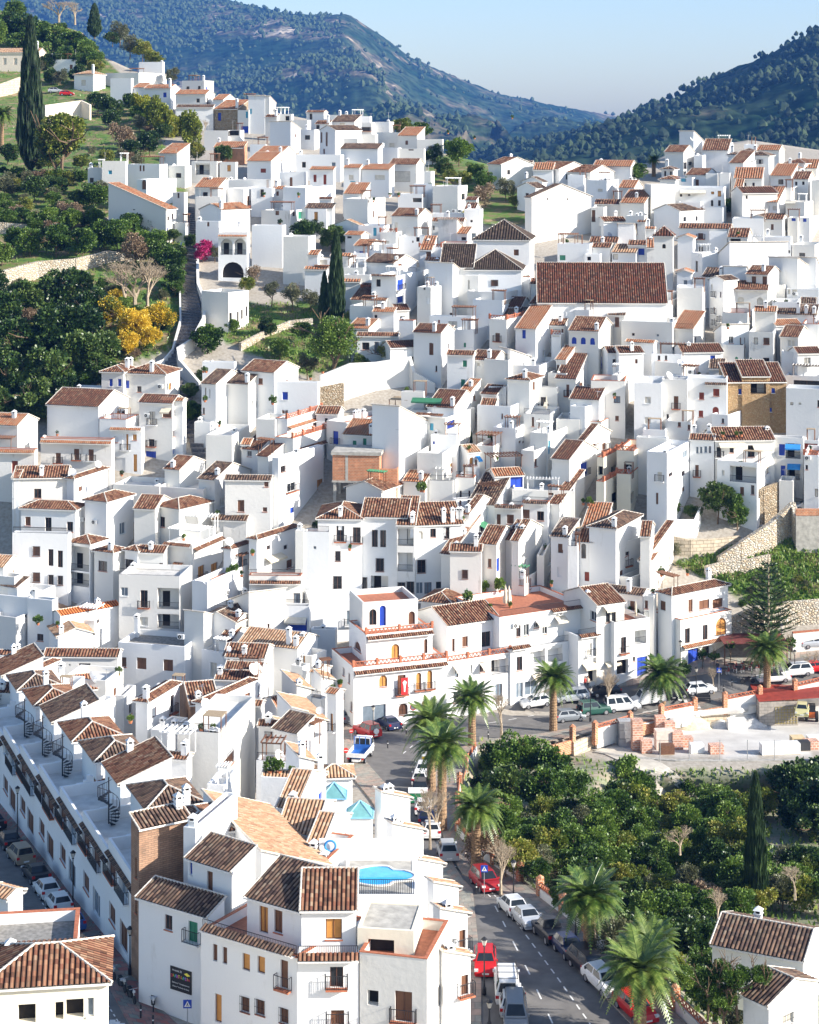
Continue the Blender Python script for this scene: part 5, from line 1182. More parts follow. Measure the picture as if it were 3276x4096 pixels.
1750 1775 1878 3850 7 60 Bt w D=2.2 | nR 1860 3940 30 80 | - | lowest white terrace house with a light tan roof beside the bright red car
T 1800 3400 1.168
1225 1650 1800 512 3.2 25 Xd w D=6 | - | c 1440 350 80 | low white house with a wide dark roof and one chimney behind the round orchard trees
1370 1490 1672 722 4.2 50 Xd w D=5.5 | pB 1580 790 50 50 | - | white cottage with a black left roof slope and a barred window in the bottom right corner
"""
# ---------------------------------------------------------------- ground: one sheet, its shape given by how far off the ground is along each line of sight, then carried on behind
TOP = [(-900, -150), (-600, -80), (0, 40), (200, 90), (330, 130), (420, 230), (640, 330), (800, 380), (1100, 450), (1400, 510), (1700, 600), (1900, 640), (2050, 690), (2300, 690), (2600, 650), (2700, 600), (3000, 560), (3276, 600), (3600, 620), (4200, 640)]
def inpoly(x, y, pg):
    c = False; n = len(pg); j = n-1
    for i in range(n):
        xi, yi = pg[i]; xj, yj = pg[j]
        if (yi > y) != (yj > y) and x < (xj-xi)*(y-yi)/(yj-yi)+xi: c = not c
        j = i
    return c
GREEN = [[(-900, -200), (330, 100), (420, 230), (520, 330), (700, 640), (740, 700), (740, 1100), (700, 1400), (560, 1440), (330, 1560), (190, 1680), (-900, 1750)],
         [(860, 1180), (1000, 1220), (1330, 1200), (1420, 1300), (1400, 1480), (1180, 1500), (960, 1390), (840, 1330)],
         [(1850, 600), (2100, 620), (2120, 900), (1750, 900), (1700, 640)],
         [(2690, 2260), (2900, 2180), (3600, 2120), (3600, 2420), (3276, 2450), (3000, 2420), (2900, 2350)],
         [(1920, 2960), (2300, 3020), (2600, 3090), (3400, 3060), (4400, 3060), (4400, 5000), (3150, 5000), (2850, 4096), (2420, 3800), (2180, 3590), (2040, 3500), (1850, 3390), (1820, 3200)]]
YARD = [(2260, 2950), (2480, 2860), (2800, 2800), (3600, 2700), (4000, 2750), (4000, 3010), (3276, 3010), (2900, 3030), (2400, 3000)]
m, nt, b = newmat('hillside_ground'); b.inputs['Roughness'].default_value = 0.95; L = nt.links
g = N(nt, 'NewGeometry'); n1 = N(nt, 'TexNoise'); n1.inputs['Scale'].default_value = 0.35; n1.inputs['Detail'].default_value = 8; n2 = N(nt, 'TexNoise'); n2.inputs['Scale'].default_value = 2.2; n2.inputs['Detail'].default_value = 6
L.new(g.outputs['Position'], n1.inputs['Vector']); L.new(g.outputs['Position'], n2.inputs['Vector'])
gr = ramp(nt, [(0.30, (0.04, 0.09, 0.015)), (0.45, (0.10, 0.18, 0.025)), (0.54, (0.15, 0.14, 0.05)), (0.68, (0.32, 0.23, 0.13))]); L.new(n1.outputs[0], gr.inputs[0])
ea = ramp(nt, [(0.3, (0.30, 0.26, 0.21)), (0.7, (0.44, 0.40, 0.34))]); L.new(n2.outputs[0], ea.inputs[0])
yd = ramp(nt, [(0.3, (0.46, 0.44, 0.41)), (0.7, (0.62, 0.60, 0.56))]); L.new(n1.outputs[0], yd.inputs[0])
at = N(nt, 'Attribute', attribute_name='cover'); sp = N(nt, 'SeparateXYZ'); L.new(at.outputs['Vector'], sp.inputs[0])
m1 = N(nt, 'MixRGB'); L.new(sp.outputs['X'], m1.inputs[0]); L.new(ea.outputs[0], m1.inputs[1]); L.new(gr.outputs[0], m1.inputs[2])
m2 = N(nt, 'MixRGB'); L.new(sp.outputs['Y'], m2.inputs[0]); L.new(m1.outputs[0], m2.inputs[1]); L.new(yd.outputs[0], m2.inputs[2]); L.new(m2.outputs[0], b.inputs['Base Color'])
bp = N(nt, 'Bump'); bp.inputs['Strength'].default_value = 0.3; bp.inputs['Distance'].default_value = 0.08; L.new(n2.outputs[0], bp.inputs['Height']); L.new(bp.outputs[0], b.inputs['Normal'])
GROUND = m
def ground():
    v = []; f = []; cov = []; xs = [-1400+24*i for i in range(255)]; NR = 210
    for i, x in enumerate(xs):
        yt = interp(TOP, x)
        for k in range(4):                                     # carried on behind the crest, falling away
            p = P(x, yt, S(x, yt)); q = p.copy(); t = (4-k)/4; q = Vector((p.x*(1+0.35*t), p.y*(1+0.35*t), p.z*(1-t)-2*t)); v.append(q); cov.append((1, 0, 0))
        for j in range(NR):
            y = yt+(5600-yt)*(j/(NR-1))**1.15; s = S(x, y); p = P(x, y, s)
            gx = 1 if any(inpoly(x, y, g) for g in GREEN[:4]) else .5 if inpoly(x, y, GREEN[4]) else 0; yy = 1 if inpoly(x, y, YARD) else 0
            p.z += 0.5*noise.noise(p*0.15)*gx; v.append(p); cov.append((gx, yy, 0))
    nr = NR+4
    for i in range(len(xs)-1):
        for j in range(nr-1): a = i*nr+j; f.append((a, a+1, a+nr+1, a+nr))
    me = bpy.data.meshes.new('ground'); me.from_pydata(v, [], f); at = me.attributes.new('cover', 'FLOAT_VECTOR', 'POINT'); at.data.foreach_set('vector', [c for p in cov for c in p])
    me.materials.append(GROUND); me.polygons.foreach_set('use_smooth', [True]*len(me.polygons)); me.update()
    o = bpy.data.objects.new('ground', me); C.objects.link(o); struct(o)
ground()
g = MB(); g.poly([(-4400, -50, -1.5), (5900, -50, -1.5), (5900, 7150, -1.5), (-4400, 7150, -1.5)])
struct(g.build('valley_floor', plain('valley_scrub', (0.10, 0.11, 0.05), 0.95, 0, 0.3, 0.02)))
# ---------------------------------------------------------------- mountains: spurs and gullies, each point at its own distance
m, nt, b = newmat('mountain_scrub'); b.inputs['Roughness'].default_value = 1; L = nt.links; b.inputs['Specular IOR Level'].default_value = 0
g = N(nt, 'NewGeometry'); n1 = N(nt, 'TexNoise'); n1.inputs['Scale'].default_value = 0.004; n1.inputs['Detail'].default_value = 12; n1.inputs['Roughness'].default_value = 0.65
n2 = N(nt, 'TexVoronoi'); n2.inputs['Scale'].default_value = 0.035; L.new(g.outputs['Position'], n1.inputs['Vector']); L.new(g.outputs['Position'], n2.inputs['Vector'])
r = ramp(nt, [(0.42, (0.015, 0.035, 0.018)), (0.54, (0.04, 0.06, 0.035)), (0.61, (0.13, 0.11, 0.08)), (0.68, (0.46, 0.39, 0.31))]); r2 = ramp(nt, [(0.25, (0.35, 0.4, 0.35)), (0.75, (1.5, 1.45, 1.3))])
L.new(n1.outputs[0], r.inputs[0]); L.new(n2.outputs['Distance'], r2.inputs[0]); mx = N(nt, 'MixRGB', blend_type='MULTIPLY'); mx.inputs[0].default_value = 0.8; L.new(r.outputs[0], mx.inputs[1]); L.new(r2.outputs[0], mx.inputs[2]); L.new(mx.outputs[0], b.inputs['Base Color'])
SCRUB = m
FOREST = leaf_mat('pine_foliage', [(0.012, 0.026, 0.01), (0.03, 0.055, 0.018), (0.06, 0.09, 0.03)], 0.05, 0.02, 0.9)
def mountain(name, sil, foot, dtop, dfoot, spur, amp, xr, nx, nr, back=1200):
    v = []; f = []; pts = []
    for i in range(nx+1):
        x = xr[0]+(xr[1]-xr[0])*i/nx; y0 = interp(sil, x)
        for j in range(nr+1+3):
            if j < 3: t = 0; bk = (3-j)/3
            else: t = (j-3)/nr; bk = 0
            y = y0+(foot-y0)*t; d = dtop+(dfoot-dtop)*t**0.85+spur(x, t)+bk*back
            p = Vector(((x-CX)*d/F, d, CZ-(y-HY)*d/F)); 
            if bk: p.z = (p.z+2)*(1-bk)-2
            else:
                q = p*0.0019; a = noise.fractal(q, 1.0, 2.0, 6)*amp*(0.05+0.95*min(1, t*4)); p.y += a*1.3; p.z += a*0.4
                p.z += noise.noise(p*0.03)*4+noise.noise(p*0.08)*2.5
                if j > 2: pts.append(p)
            v.append(p)
    n_ = nr+4
    for i in range(nx):
        for j in range(n_-1): a = i*n_+j; f.append((a, a+1, a+n_+1, a+n_))
    me = bpy.data.meshes.new(name); me.from_pydata(v, [], f); me.materials.append(SCRUB); me.polygons.foreach_set('use_smooth', [True]*len(me.polygons)); me.update()
    o = bpy.data.objects.new('mountain', me); C.objects.link(o); struct(o); return pts
MT1 = mountain('mountain', [(-900, -500), (0, -330), (400, -170), (700, -60), (920, 0), (1000, 22), (1100, 40), (1150, 52), (1290, 58), (1400, 60), (1480, 110), (1560, 165), (1640, 225), (1750, 275), (1900, 340), (2000, 380), (2150, 402), (2300, 432), (2480, 462), (2600, 520), (3000, 640)],
    780, 5600, 2500, lambda x, t: 1.0*abs(x-(1330+330*t)) if x < 1330+330*t else 1.15*abs(x-(1330+330*t)), 430, (-900, 3000), 330, 110)
MT2 = mountain('mountain', [(1700, 720), (2000, 640), (2050, 610), (2170, 600), (2250, 575), (2350, 545), (2480, 505), (2560, 455), (2700, 395), (2850, 305), (2950, 260), (3050, 225), (3150, 170), (3276, 110), (3500, 20), (4400, -250)],
    760, 2700, 1500, lambda x, t: 0.25*(3276-x)*(1-t), 150, (1700, 4200), 260, 90)
def blob(mb, c, r, hgt, rg):
    """a small far pine: irregular faceted crown"""
    k = len(mb.v); n = 6; rot = rg.uniform(0, 6)
    for (rr, z) in ((0.55, 0.0), (1.0, 0.3), (0.8, 0.65)):
        for i in range(n): t = 2*pi*i/n+rot; q = rr*r*rg.uniform(.7, 1.25); mb.v.append((c[0]+q*cos(t), c[1]+q*sin(t), c[2]+hgt*z*rg.uniform(.8, 1.15)))
    mb.v.append((c[0], c[1], c[2]+hgt))
    for j in range(2):
        for i in range(n): mb.f.append((k+j*n+i, k+j*n+(i+1) % n, k+(j+1)*n+(i+1) % n, k+(j+1)*n+i))
    for i in range(n): mb.f.append((k+2*n+i, k+2*n+(i+1) % n, k+3*n))
def forest(name, pts, num, r0, r1, dens):
    rg = random.Random(5); mb = MB(); c = 0; tries = 0
    while c < num and tries < num*6:
        tries += 1; p = rg.choice(pts)
        if dens(p) < rg.random(): continue
        r = rg.uniform(r0, r1); blob(mb, (p.x+rg.uniform(-20, 20), p.y+rg.uniform(-20, 20), p.z-r*0.7), r, r*rg.uniform(1.5, 2.3), rg); c += 1
    me = bpy.data.meshes.new(name); me.from_pydata(mb.v, [], mb.f); me.materials.append(FOREST); o = bpy.data.objects.new(name, me); C.objects.link(o); struct(o, 'stuff'); return o
def dens1(p):
    x, y = proj(p); return max(0.06, min(1, 0.55+1.6*noise.noise(p*0.0017)+(900-x)/900))
forest('pine_forest', MT1, 32000, 4.0, 8.5, dens1)
forest('pine_forest', MT2, 9500, 2.6, 6.2, lambda p: max(0.1, 0.5+1.3*noise.noise(p*0.005)))

# ---------------------------------------------------------------- the air: one closed box of thin blue haze
g = MB(); g.box(-4500, 6000, -60, 7200, -3, 800)
m = bpy.data.materials.new('haze_air'); m.use_nodes = True; nt = m.node_tree; nt.nodes.remove(nt.nodes['Principled BSDF'])
v = N(nt, 'VolumePrincipled'); v.inputs['Color'].default_value = (0.12, 0.36, 1.0, 1); v.inputs['Density'].default_value = 0.00006; v.inputs['Anisotropy'].default_value = 0.0
nt.links.new(v.outputs[0], nt.nodes['Material Output'].inputs['Volume'])
struct(g.build('haze', m), 'stuff')
# ---------------------------------------------------------------- roads, pavements, steps: strips laid on the ground between two edges
def strip_obj(name, left, right, mat, dz, n=60, kind='structure', uvs=1.0, across=6, side=0.0, sf=None):
    sf = sf or (lambda x, y: sbase(y))
    """left/right: functions row-parameter t -> photograph point; surface follows the ground"""
    mb = MB(); rows = []
    for i in range(n+1):
        t = i/n; a = left(t); b = right(t); rows.append([P(a[0]+(b[0]-a[0])*k/across, a[1]+(b[1]-a[1])*k/across, sf(a[0]+(b[0]-a[0])*k/across, a[1]+(b[1]-a[1])*k/across), dz) for k in range(across+1)])
    d = 0
    for i in range(n):
        L_ = (rows[i+1][0]-rows[i][0]).length; u = 0
        for k in range(across):
            w_ = (rows[i][k+1]-rows[i][k]).length; mb.poly([rows[i][k], rows[i][k+1], rows[i+1][k+1], rows[i+1][k]], [(u, d), (u+w_, d), (u+w_, d+L_), (u, d+L_)]); u += w_
        d += L_
        if side:
            for k, sg in ((0, 1), (across, -1)):
                q = [rows[i][k], rows[i+1][k], rows[i+1][k]-Vector((0, 0, side)), rows[i][k]-Vector((0, 0, side))]; mb.poly(q if sg < 0 else q[::-1])
    o = mb.build(name, mat); struct(o, kind); return o
def poly_fn(pts):
    d = [0]
    for a, b in zip(pts, pts[1:]): d.append(d[-1]+sqrt((a[0]-b[0])**2+(a[1]-b[1])**2))
    def f(t):
        x = t*d[-1]
        for i in range(len(pts)-1):
            if x <= d[i+1]+1e-9: k = (x-d[i])/max(1e-9, d[i+1]-d[i]); return (pts[i][0]+(pts[i+1][0]-pts[i][0])*k, pts[i][1]+(pts[i+1][1]-pts[i][1])*k)
        return pts[-1]
    return f
ASPH = plain('asphalt', (0.17, 0.16, 0.15), 0.9, 0, 0.18, 0.8, 0.2)
PAINT = plain('road_paint', (0.72, 0.71, 0.68), 0.7); YPAINT = plain('yellow_road_paint', (0.62, 0.45, 0.10), 0.7)
PAVE = brick_mat('paving_slabs', (0.42, 0.30, 0.24), (0.30, 0.31, 0.27), (0.24, 0.21, 0.18), 1.1, 0.9, 0.03)
KERB = plain('kerb_stone', (0.42, 0.40, 0.37), 0.9)
# main road: from below the frame up between the terrace and the palm walk, then bending right along the row of houses
RL = [(1990, 4400), (1925, 4096), (1925, 3900), (1905, 3700), (1890, 3560), (1850, 3520), (1800, 3440), (1680, 3440), (1650, 3300), (1580, 3180), (1490, 3080), (1440, 3020), (1470, 2960), (1560, 2900), (1700, 2865), (1900, 2830), (2100, 2795), (2400, 2760), (2600, 2735), (2800, 2700), (3000, 2665), (3276, 2620), (3700, 2560)]
RR = [(2800, 4400), (2520, 4096), (2330, 3900), (2150, 3720), (2040, 3620), (1960, 3540), (1850, 3500), (1790, 3400), (1740, 3250), (1720, 3150), (1740, 3060), (1800, 3010), (1880, 2980), (1960, 2960), (2060, 2950), (2180, 2935), (2290, 2915), (2500, 2870), (2700, 2830), (2860, 2800), (3000, 2770), (3276, 2715), (3700, 2640)]
def pairs(A, B): return lambda t: pt_at(A, t), lambda t: pt_at(B, t)
def pt_at(A, t):
    x = t*(len(A)-1); i = min(int(x), len(A)-2); k = x-i; return (A[i][0]+(A[i+1][0]-A[i][0])*k, A[i][1]+(A[i+1][1]-A[i][1])*k)
l, r = pairs(RL, RR); strip_obj('road', l, r, ASPH, 0.03, 88)
# pavement under the palms, right of the road
PR = [(2960, 4400), (2740, 4096), (2540, 3900), (2330, 3720), (2190, 3600), (2060, 3500), (1890, 3410), (1830, 3330), (1840, 3220), (1840, 3140), (1880, 3060), (1900, 3010), (1960, 2995), (2060, 2990), (2150, 2975), (2260, 2955), (2420, 2920), (2580, 2888), (2760, 2850), (2900, 2826), (3080, 2790), (3290, 2745), (3700, 2660)]
l, r = pairs(RR, PR); strip_obj('pavement', l, r, PAVE, 0.14, 88, side=0.13, across=3)
PL = [(1890, 4400), (1870, 4096), (1870, 3900), (1860, 3700), (1830, 3600), (1780, 3560), (1740, 3480), (1600, 3460), (1560, 3320), (1480, 3200), (1400, 3100), (1360, 3010), (1370, 2920), (1440, 2860), (1700, 2835), (1900, 2800), (2100, 2770), (2400, 2735), (2600, 2710), (2800, 2640), (3000, 2620), (3276, 2580), (3700, 2520)]
l, r = pairs(PL, RL); strip_obj('pavement', l, r, PAVE, 0.14, 88, side=0.13, across=3)
def mark(f, t0, t1, w, mat=PAINT, name='road_marking', dz=0.038):
    pts = [Vector(P(*f(t0+(t1-t0)*k/4), sbase(f(t0+(t1-t0)*k/4)[1]), dz)) for k in range(5)]; mb = MB()
    for a, b in zip(pts, pts[1:]):
        d = (b-a); d.z = 0; d.normalize(); nn = Vector((-d.y, d.x, 0))*w/2; mb.poly([a+nn, a-nn, b-nn, b+nn])
    return mb
allm = MB()
def addm(f, t0, t1, w):
    m_ = mark(f, t0, t1, w); k = len(allm.v); allm.v += m_.v; allm.f += [tuple(i+k for i in q) for q in m_.f]; allm.uv += m_.uv; allm.m += m_.m
mid = lambda t: tuple((a*0.52+b*0.48) for a, b in zip(pt_at(RL, t), pt_at(RR, t)))
park = lambda t: tuple((a*0.27+b*0.73) for a, b in zip(pt_at(RL, t), pt_at(RR, t)))
for k in range(44):
    if not (12 < k < 22): addm(mid, k/44, k/44+0.009, 0.12)
for k in range(110):
    if k/110 < 0.22: addm(park, k/110*0.92, k/110*0.92+0.0045, 0.12)
zc = [((2640, 2760), (2790, 2820)), ((450, 4085), (560, 4125))]
for (xa, ya), (xb, yb) in zc:
    for k in range(7):
        x = xa+(xb-xa)*k/6; y = ya+(yb-ya)*k/6; s = sbase(y); c = P(x, y, s, 0.04); allm.poly([c+Vector(q) for q in ((-.22, -1.5, -.0), (.22, -1.5, 0), (.22, 1.5, 0), (-.22, 1.5, 0))])
struct(allm.build('road_markings', PAINT))
# left street in the shade of the terrace
SL = [(-500, 3010), (-200, 3200), (0, 3420), (60, 3550), (120, 3700), (180, 3850), (300, 4000), (420, 4120), (560, 4260), (700, 4400)]
SR = [(-260, 2960), (-60, 3090), (120, 3290), (215, 3420), (310, 3560), (400, 3700), (500, 3850), (600, 4000), (760, 4150), (930, 4330)]
RM = [tuple(a*0.42+b*0.58 for a, b in zip(p, q)) for p, q in zip(SL, SR)]
RM = [(-330, 2975), (-130, 3140), (50, 3350), (140, 3480), (230, 3620), (330, 3760), (400, 3870), (440, 3960), (520, 4110), (640, 4260)]
SL2 = [(x-110, y-20) for x, y in SL]
l, r = pairs(SL2, RM); strip_obj('road', l, r, ASPH, 0.03, 60)
l, r = pairs(RM, SR); strip_obj('pavement', l, r, brick_mat('chequered_paving', (0.36, 0.13, 0.11), (0.22, 0.25, 0.22), (0.16, 0.15, 0.14), 0.8, 0.6, 0.03), 0.14, 60, side=0.13, across=3)
mb = MB(); sq = lambda t: tuple((a*0.22+b*0.78) for a, b in zip(pt_at(SL2, t), pt_at(RM, t)))
for k in range(70):
    m_ = mark(sq, k/70, k/70+0.007, 0.1); kk = len(mb.v); mb.v += m_.v; mb.f += [tuple(i+kk for i in q) for q in m_.f]; mb.uv += m_.uv; mb.m += m_.m
struct(mb.build('road_markings', PAINT))
# the long stair street on the left: broad cobbled steps with pale loops
def stair_mat():
    m, nt, b = newmat('cobbled_steps'); L = nt.links; b.inputs['Roughness'].default_value = 0.9
    uv = N(nt, 'UVMap'); sp = N(nt, 'SeparateXYZ'); L.new(uv.outputs[0], sp.inputs[0])
    # pale ovals, one per landing, in dark pebbles
    fx = N(nt, 'Math', operation='MULTIPLY'); fx.inputs[1].default_value = 1.1; L.new(sp.outputs['X'], fx.inputs[0])
    fr = N(nt, 'Math', operation='FRACT'); fy = N(nt, 'Math', operation='MULTIPLY'); fy.inputs[1].default_value = 0.5; L.new(sp.outputs['Y'], fy.inputs[0]); L.new(fy.outputs[0], fr.inputs[0])
    cb = N(nt, 'CombineXYZ'); L.new(fx.outputs[0], cb.inputs[0]); L.new(fr.outputs[0], cb.inputs[1])
    ln = N(nt, 'VectorMath', operation='DISTANCE'); ln.inputs[1].default_value = (1.9, 0.5, 0); L.new(cb.outputs[0], ln.inputs[0])
    r = ramp(nt, [(0.24, (0, 0, 0)), (0.27, (1, 1, 1)), (0.36, (1, 1, 1)), (0.40, (0, 0, 0))]); L.new(ln.outputs['Value'], r.inputs[0])
    g = N(nt, 'NewGeometry'); v = N(nt, 'TexVoronoi'); v.inputs['Scale'].default_value = 6; L.new(g.outputs['Position'], v.inputs['Vector'])
    rr = ramp(nt, [(0, (0.09, 0.09, 0.10)), (1, (0.24, 0.22, 0.21))]); s2 = N(nt, 'SeparateXYZ'); L.new(v.outputs['Color'], s2.inputs[0]); L.new(s2.outputs[0], rr.inputs[0])
    mx = N(nt, 'MixRGB'); mx.inputs[2].default_value = (0.42, 0.40, 0.37, 1); L.new(r.outputs[0], mx.inputs[0]); L.new(rr.outputs[0], mx.inputs[1]); L.new(mx.outputs[0], b.inputs['Base Color']); return m
STM = stair_mat()
CL = [(770, 1830), (740, 1700), (690, 1600), (650, 1490), (690, 1380), (720, 1290), (718, 1200), (722, 1100), (728, 1000), (745, 930), (752, 880), (752, 830)]
CRR = [(825, 1830), (790, 1700), (770, 1600), (700, 1480), (758, 1400), (812, 1290), (800, 1240), (780, 1160), (792, 1040), (790, 950), (780, 880), (778, 830)]
mb = MB(); n = 74; d = 0
for i in range(n):
    t0, t1 = i/n, (i+1)/n; a0, b0, a1, b1 = pt_at(CL, t0), pt_at(CRR, t0), pt_at(CL, t1), pt_at(CRR, t1)
    A0, B0, A1, B1 = [P(*q, sbase(q[1]), 0.12) for q in (a0, b0, a1, b1)]; z0 = (A0.z+B0.z)/2; z1 = (A1.z+B1.z)/2
    tr = lambda p: Vector((p.x, p.y, z1-0.02)); rs = lambda p, z: Vector((p.x, p.y, z)); Ld = (A1-A0).length; w_ = (B0-A0).length
    mb.poly([tr(A0), tr(B0), tr(B1), tr(A1)], [(0, d), (w_, d), (w_, d+Ld), (0, d+Ld)])
    mb.poly([rs(A0, z0-0.3), rs(B0, z0-0.3), tr(B0), tr(A0)], [(0.3, 0.05)]*4); d += Ld
struct(mb.build('stairway', STM))
# ---------------------------------------------------------------- free-standing walls
def wall_run(pts, hts, th, mat, name, label, cat, group=None, cop=None, base=0.0, deep=1.5, capm=None, sf=None):
    sf = sf or (lambda x, y: sbase(y))
    """pts: photograph points of the wall's foot; hts: height in metres at each"""
    W3 = [P(x, y, sf(x, y)) for x, y in pts]; mb = MB(); cp = MB()
    for (p, q), (h0, h1) in zip(zip(W3, W3[1:]), zip(hts, hts[1:])):
        d = (q-p); d.z = 0; L_ = d.length; d.normalize(); nn = Vector((-d.y, d.x, 0))*th/2; Z = Vector((0, 0, 1))
        a = [p+nn-Z*deep, p-nn-Z*deep, q-nn-Z*deep, q+nn-Z*deep]; b = [p+nn+Z*h0, p-nn+Z*h0, q-nn+Z*h1, q+nn+Z*h1]
        for k in range(4): c, e = k, (k+1) % 4; mb.poly([a[c], a[e], b[e], b[c]])
        mb.poly(b)
        if cop: e = nn*1.25; z = Z*0.012; t = Z*cop; c0 = [p+e+Z*h0+z, p-e+Z*h0+z, q-e+Z*h1+z, q+e+Z*h1+z]; c1 = [x+t for x in c0]; cp.poly(c1); [cp.poly([c0[k], c0[(k+1) % 4], c1[(k+1) % 4], c1[k]]) for k in range(4)]
    if cop:
        r = empty(name, W3[0]); o = mb.build('wall', mat, r); o.location = -W3[0]; o2 = cp.build('coping', capm or REDC, r); o2.location = -W3[0]; tag(r, label, cat, group)
        return r
    o = mb.build(name, mat); tag(o, label, cat, group); return o
wall_run([(560, 1500), (655, 1460), (690, 1420), (722, 1300), (720, 1180), (712, 1080), (725, 990)], [1.0]*7, 0.3, WO, 'parapet_wall', 'low stepped white wall along the orchard side of the stair street', 'wall')
wall_run([(800, 1560), (720, 1500), (712, 1450), (770, 1400), (815, 1330), (822, 1260), (792, 1180), (790, 1060), (795, 1000)], [1.2, 2.5, 2.5, 2.0, 2.6, 2.6, 2.2, 1.2, 1.0], 0.5, WO, 'garden_wall', 'tall white garden wall curving along the house side of the stair street', 'wall')
wall_run([(-300, 1190), (0, 1160), (150, 1110), (300, 1090), (430, 1050), (560, 1040)], [3.6, 3.4, 3.0, 2.6, 2.2, 1.0], 0.8, PSTONE, 'terrace_wall', 'pale dry stone terrace wall crossing the orchard on the left hillside', 'wall')
wall_run([(0, 930), (140, 935), (270, 900)], [2, 1.8, 1.2], 0.6, PSTONE, 'terrace_wall', 'short pale stone wall below the blue-grey bush at the left edge', 'wall')
wall_run([(290, 880), (360, 890), (430, 900), (470, 925)], [2.2, 2.0, 1.4, 0.8], 0.3, BLOCK, 'block_wall', 'stepped grey concrete block wall left of the weathered barn', 'wall')
wall_run([(180, 490), (250, 480), (325, 470), (362, 480)], [4.5, 4.5, 4.5, 4.0], 0.5, CR, 'retaining_wall', 'sunlit cream retaining wall under the parked red car on the hill', 'wall')
wall_run([(-60, 400), (70, 370), (110, 360)], [3, 4.2, 4.2], 0.5, PBLOCK, 'retaining_wall', 'cream stone wall under the large cream house at the left edge', 'wall')
wall_run([(1280, 1640), (1400, 1590), (1500, 1560), (1640, 1540), (1655, 1560), (1740, 1570)], [5.5, 5.5, 4.5, 4.6, 3, 1.5], 0.5, W2, 'garden_wall', 'long sunlit white garden wall below the clipped round tree', 'wall')
wall_run([(1275, 1650), (1330, 1645), (1375, 1640)], [4.0, 4.2, 4.4], 0.4, STONE, 'stone_wall', 'rough stone wall panel at the left end of the sunlit garden wall', 'wall')
wall_run([(960, 1400), (1060, 1350), (1160, 1310), (1250, 1300)], [1.2]*4, 0.5, PSTONE, 'terrace_wall', 'low pale stone wall along the lower edge of the bright green lawn', 'wall')
# right: retaining walls below the terraced houses
wall_run([(2975, 2100), (3050, 2090), (3110, 2065)], [5.0]*3, 0.6, STONE, 'retaining_wall', 'tall rubble stone wall under the white balcony tower', 'wall')
wall_run([(2680, 2215), (2760, 2225), (2850, 2210), (2960, 2170)], [2.6, 2.4, 2.0, 1.0], 0.5, PBLOCK, 'retaining_wall', 'cream block retaining wall below the leafy garden tree on the right', 'wall')
wall_run([(2870, 2255), (2960, 2240), (3080, 2190), (3170, 2130), (3190, 2190)], [1.0, 2.6, 3.6, 4.4, 4.4], 0.8, PSTONE, 'retaining_wall', 'wedge shaped wall of big pale stones above the grass at the right edge', 'wall')
wall_run([(3183, 2200), (3300, 2200), (3600, 2190)], [5.0]*3, 0.5, CONC, 'retaining_wall', 'stained grey concrete wall under the parked silver car at the right edge', 'wall', cop=0.9, capm=BRICK)
wall_run([(2820, 2310), (2900, 2290), (3000, 2280), (3080, 2262)], [1.6]*4, 0.6, PSTONE, 'terrace_wall', 'short stone terrace wall left of the tall tiered pine', 'wall')
wall_run([(2920, 2540), (3000, 2520), (3150, 2500), (3276, 2490), (3500, 2480)], [2.4, 3, 3.2, 3.2, 3.2], 0.6, PSTONE, 'terrace_wall', 'long stone wall behind the cafe and the tiered pine', 'wall')
wall_run([(3170, 2610), (3276, 2600), (3500, 2590)], [2.6]*3, 0.4, W2, 'garden_wall', 'cream wall with brick posts above the right hand car park', 'wall', cop=0.15)
# garden wall round the bulging terrace
wall_run([(2600, 2120), (2620, 2150), (2700, 2150), (2780, 2150), (2800, 2100)], [2.6]*5, 0.3, W, 'garden_wall', 'rounded white garden wall with an ochre door below the potted trees', 'wall')
# quarry side: the yard's own retaining wall and the road's wall
wall_run([(2290, 2965), (2420, 2918), (2580, 2885), (2760, 2850), (2900, 2826), (3030, 2790)], [-0.1]*6, 0.4, PBLOCK, 'retaining_wall', 'long pale block retaining wall between the road and the builders yard', 'wall', deep=5.5)
wall_run([(2380, 3010), (2520, 3032), (2700, 3044), (2900, 3046), (3140, 3044), (3600, 3040)], [0.15]*6, 0.5, CONC, 'retaining_wall', 'long stained concrete wall below the builders yard', 'wall', deep=8.5, sf=S)
YW = plain('pale_ramp', (0.55, 0.50, 0.42), 0.9, 0, 0.15, 1)
l, r = pairs([(2220, 2960), (2400, 3010), (2600, 3100), (2700, 3200)], [(2300, 2935), (2450, 2975), (2660, 3060), (2800, 3180)]); strip_obj('ramp', l, r, YW, 0.1, 20, side=1.5, sf=S)
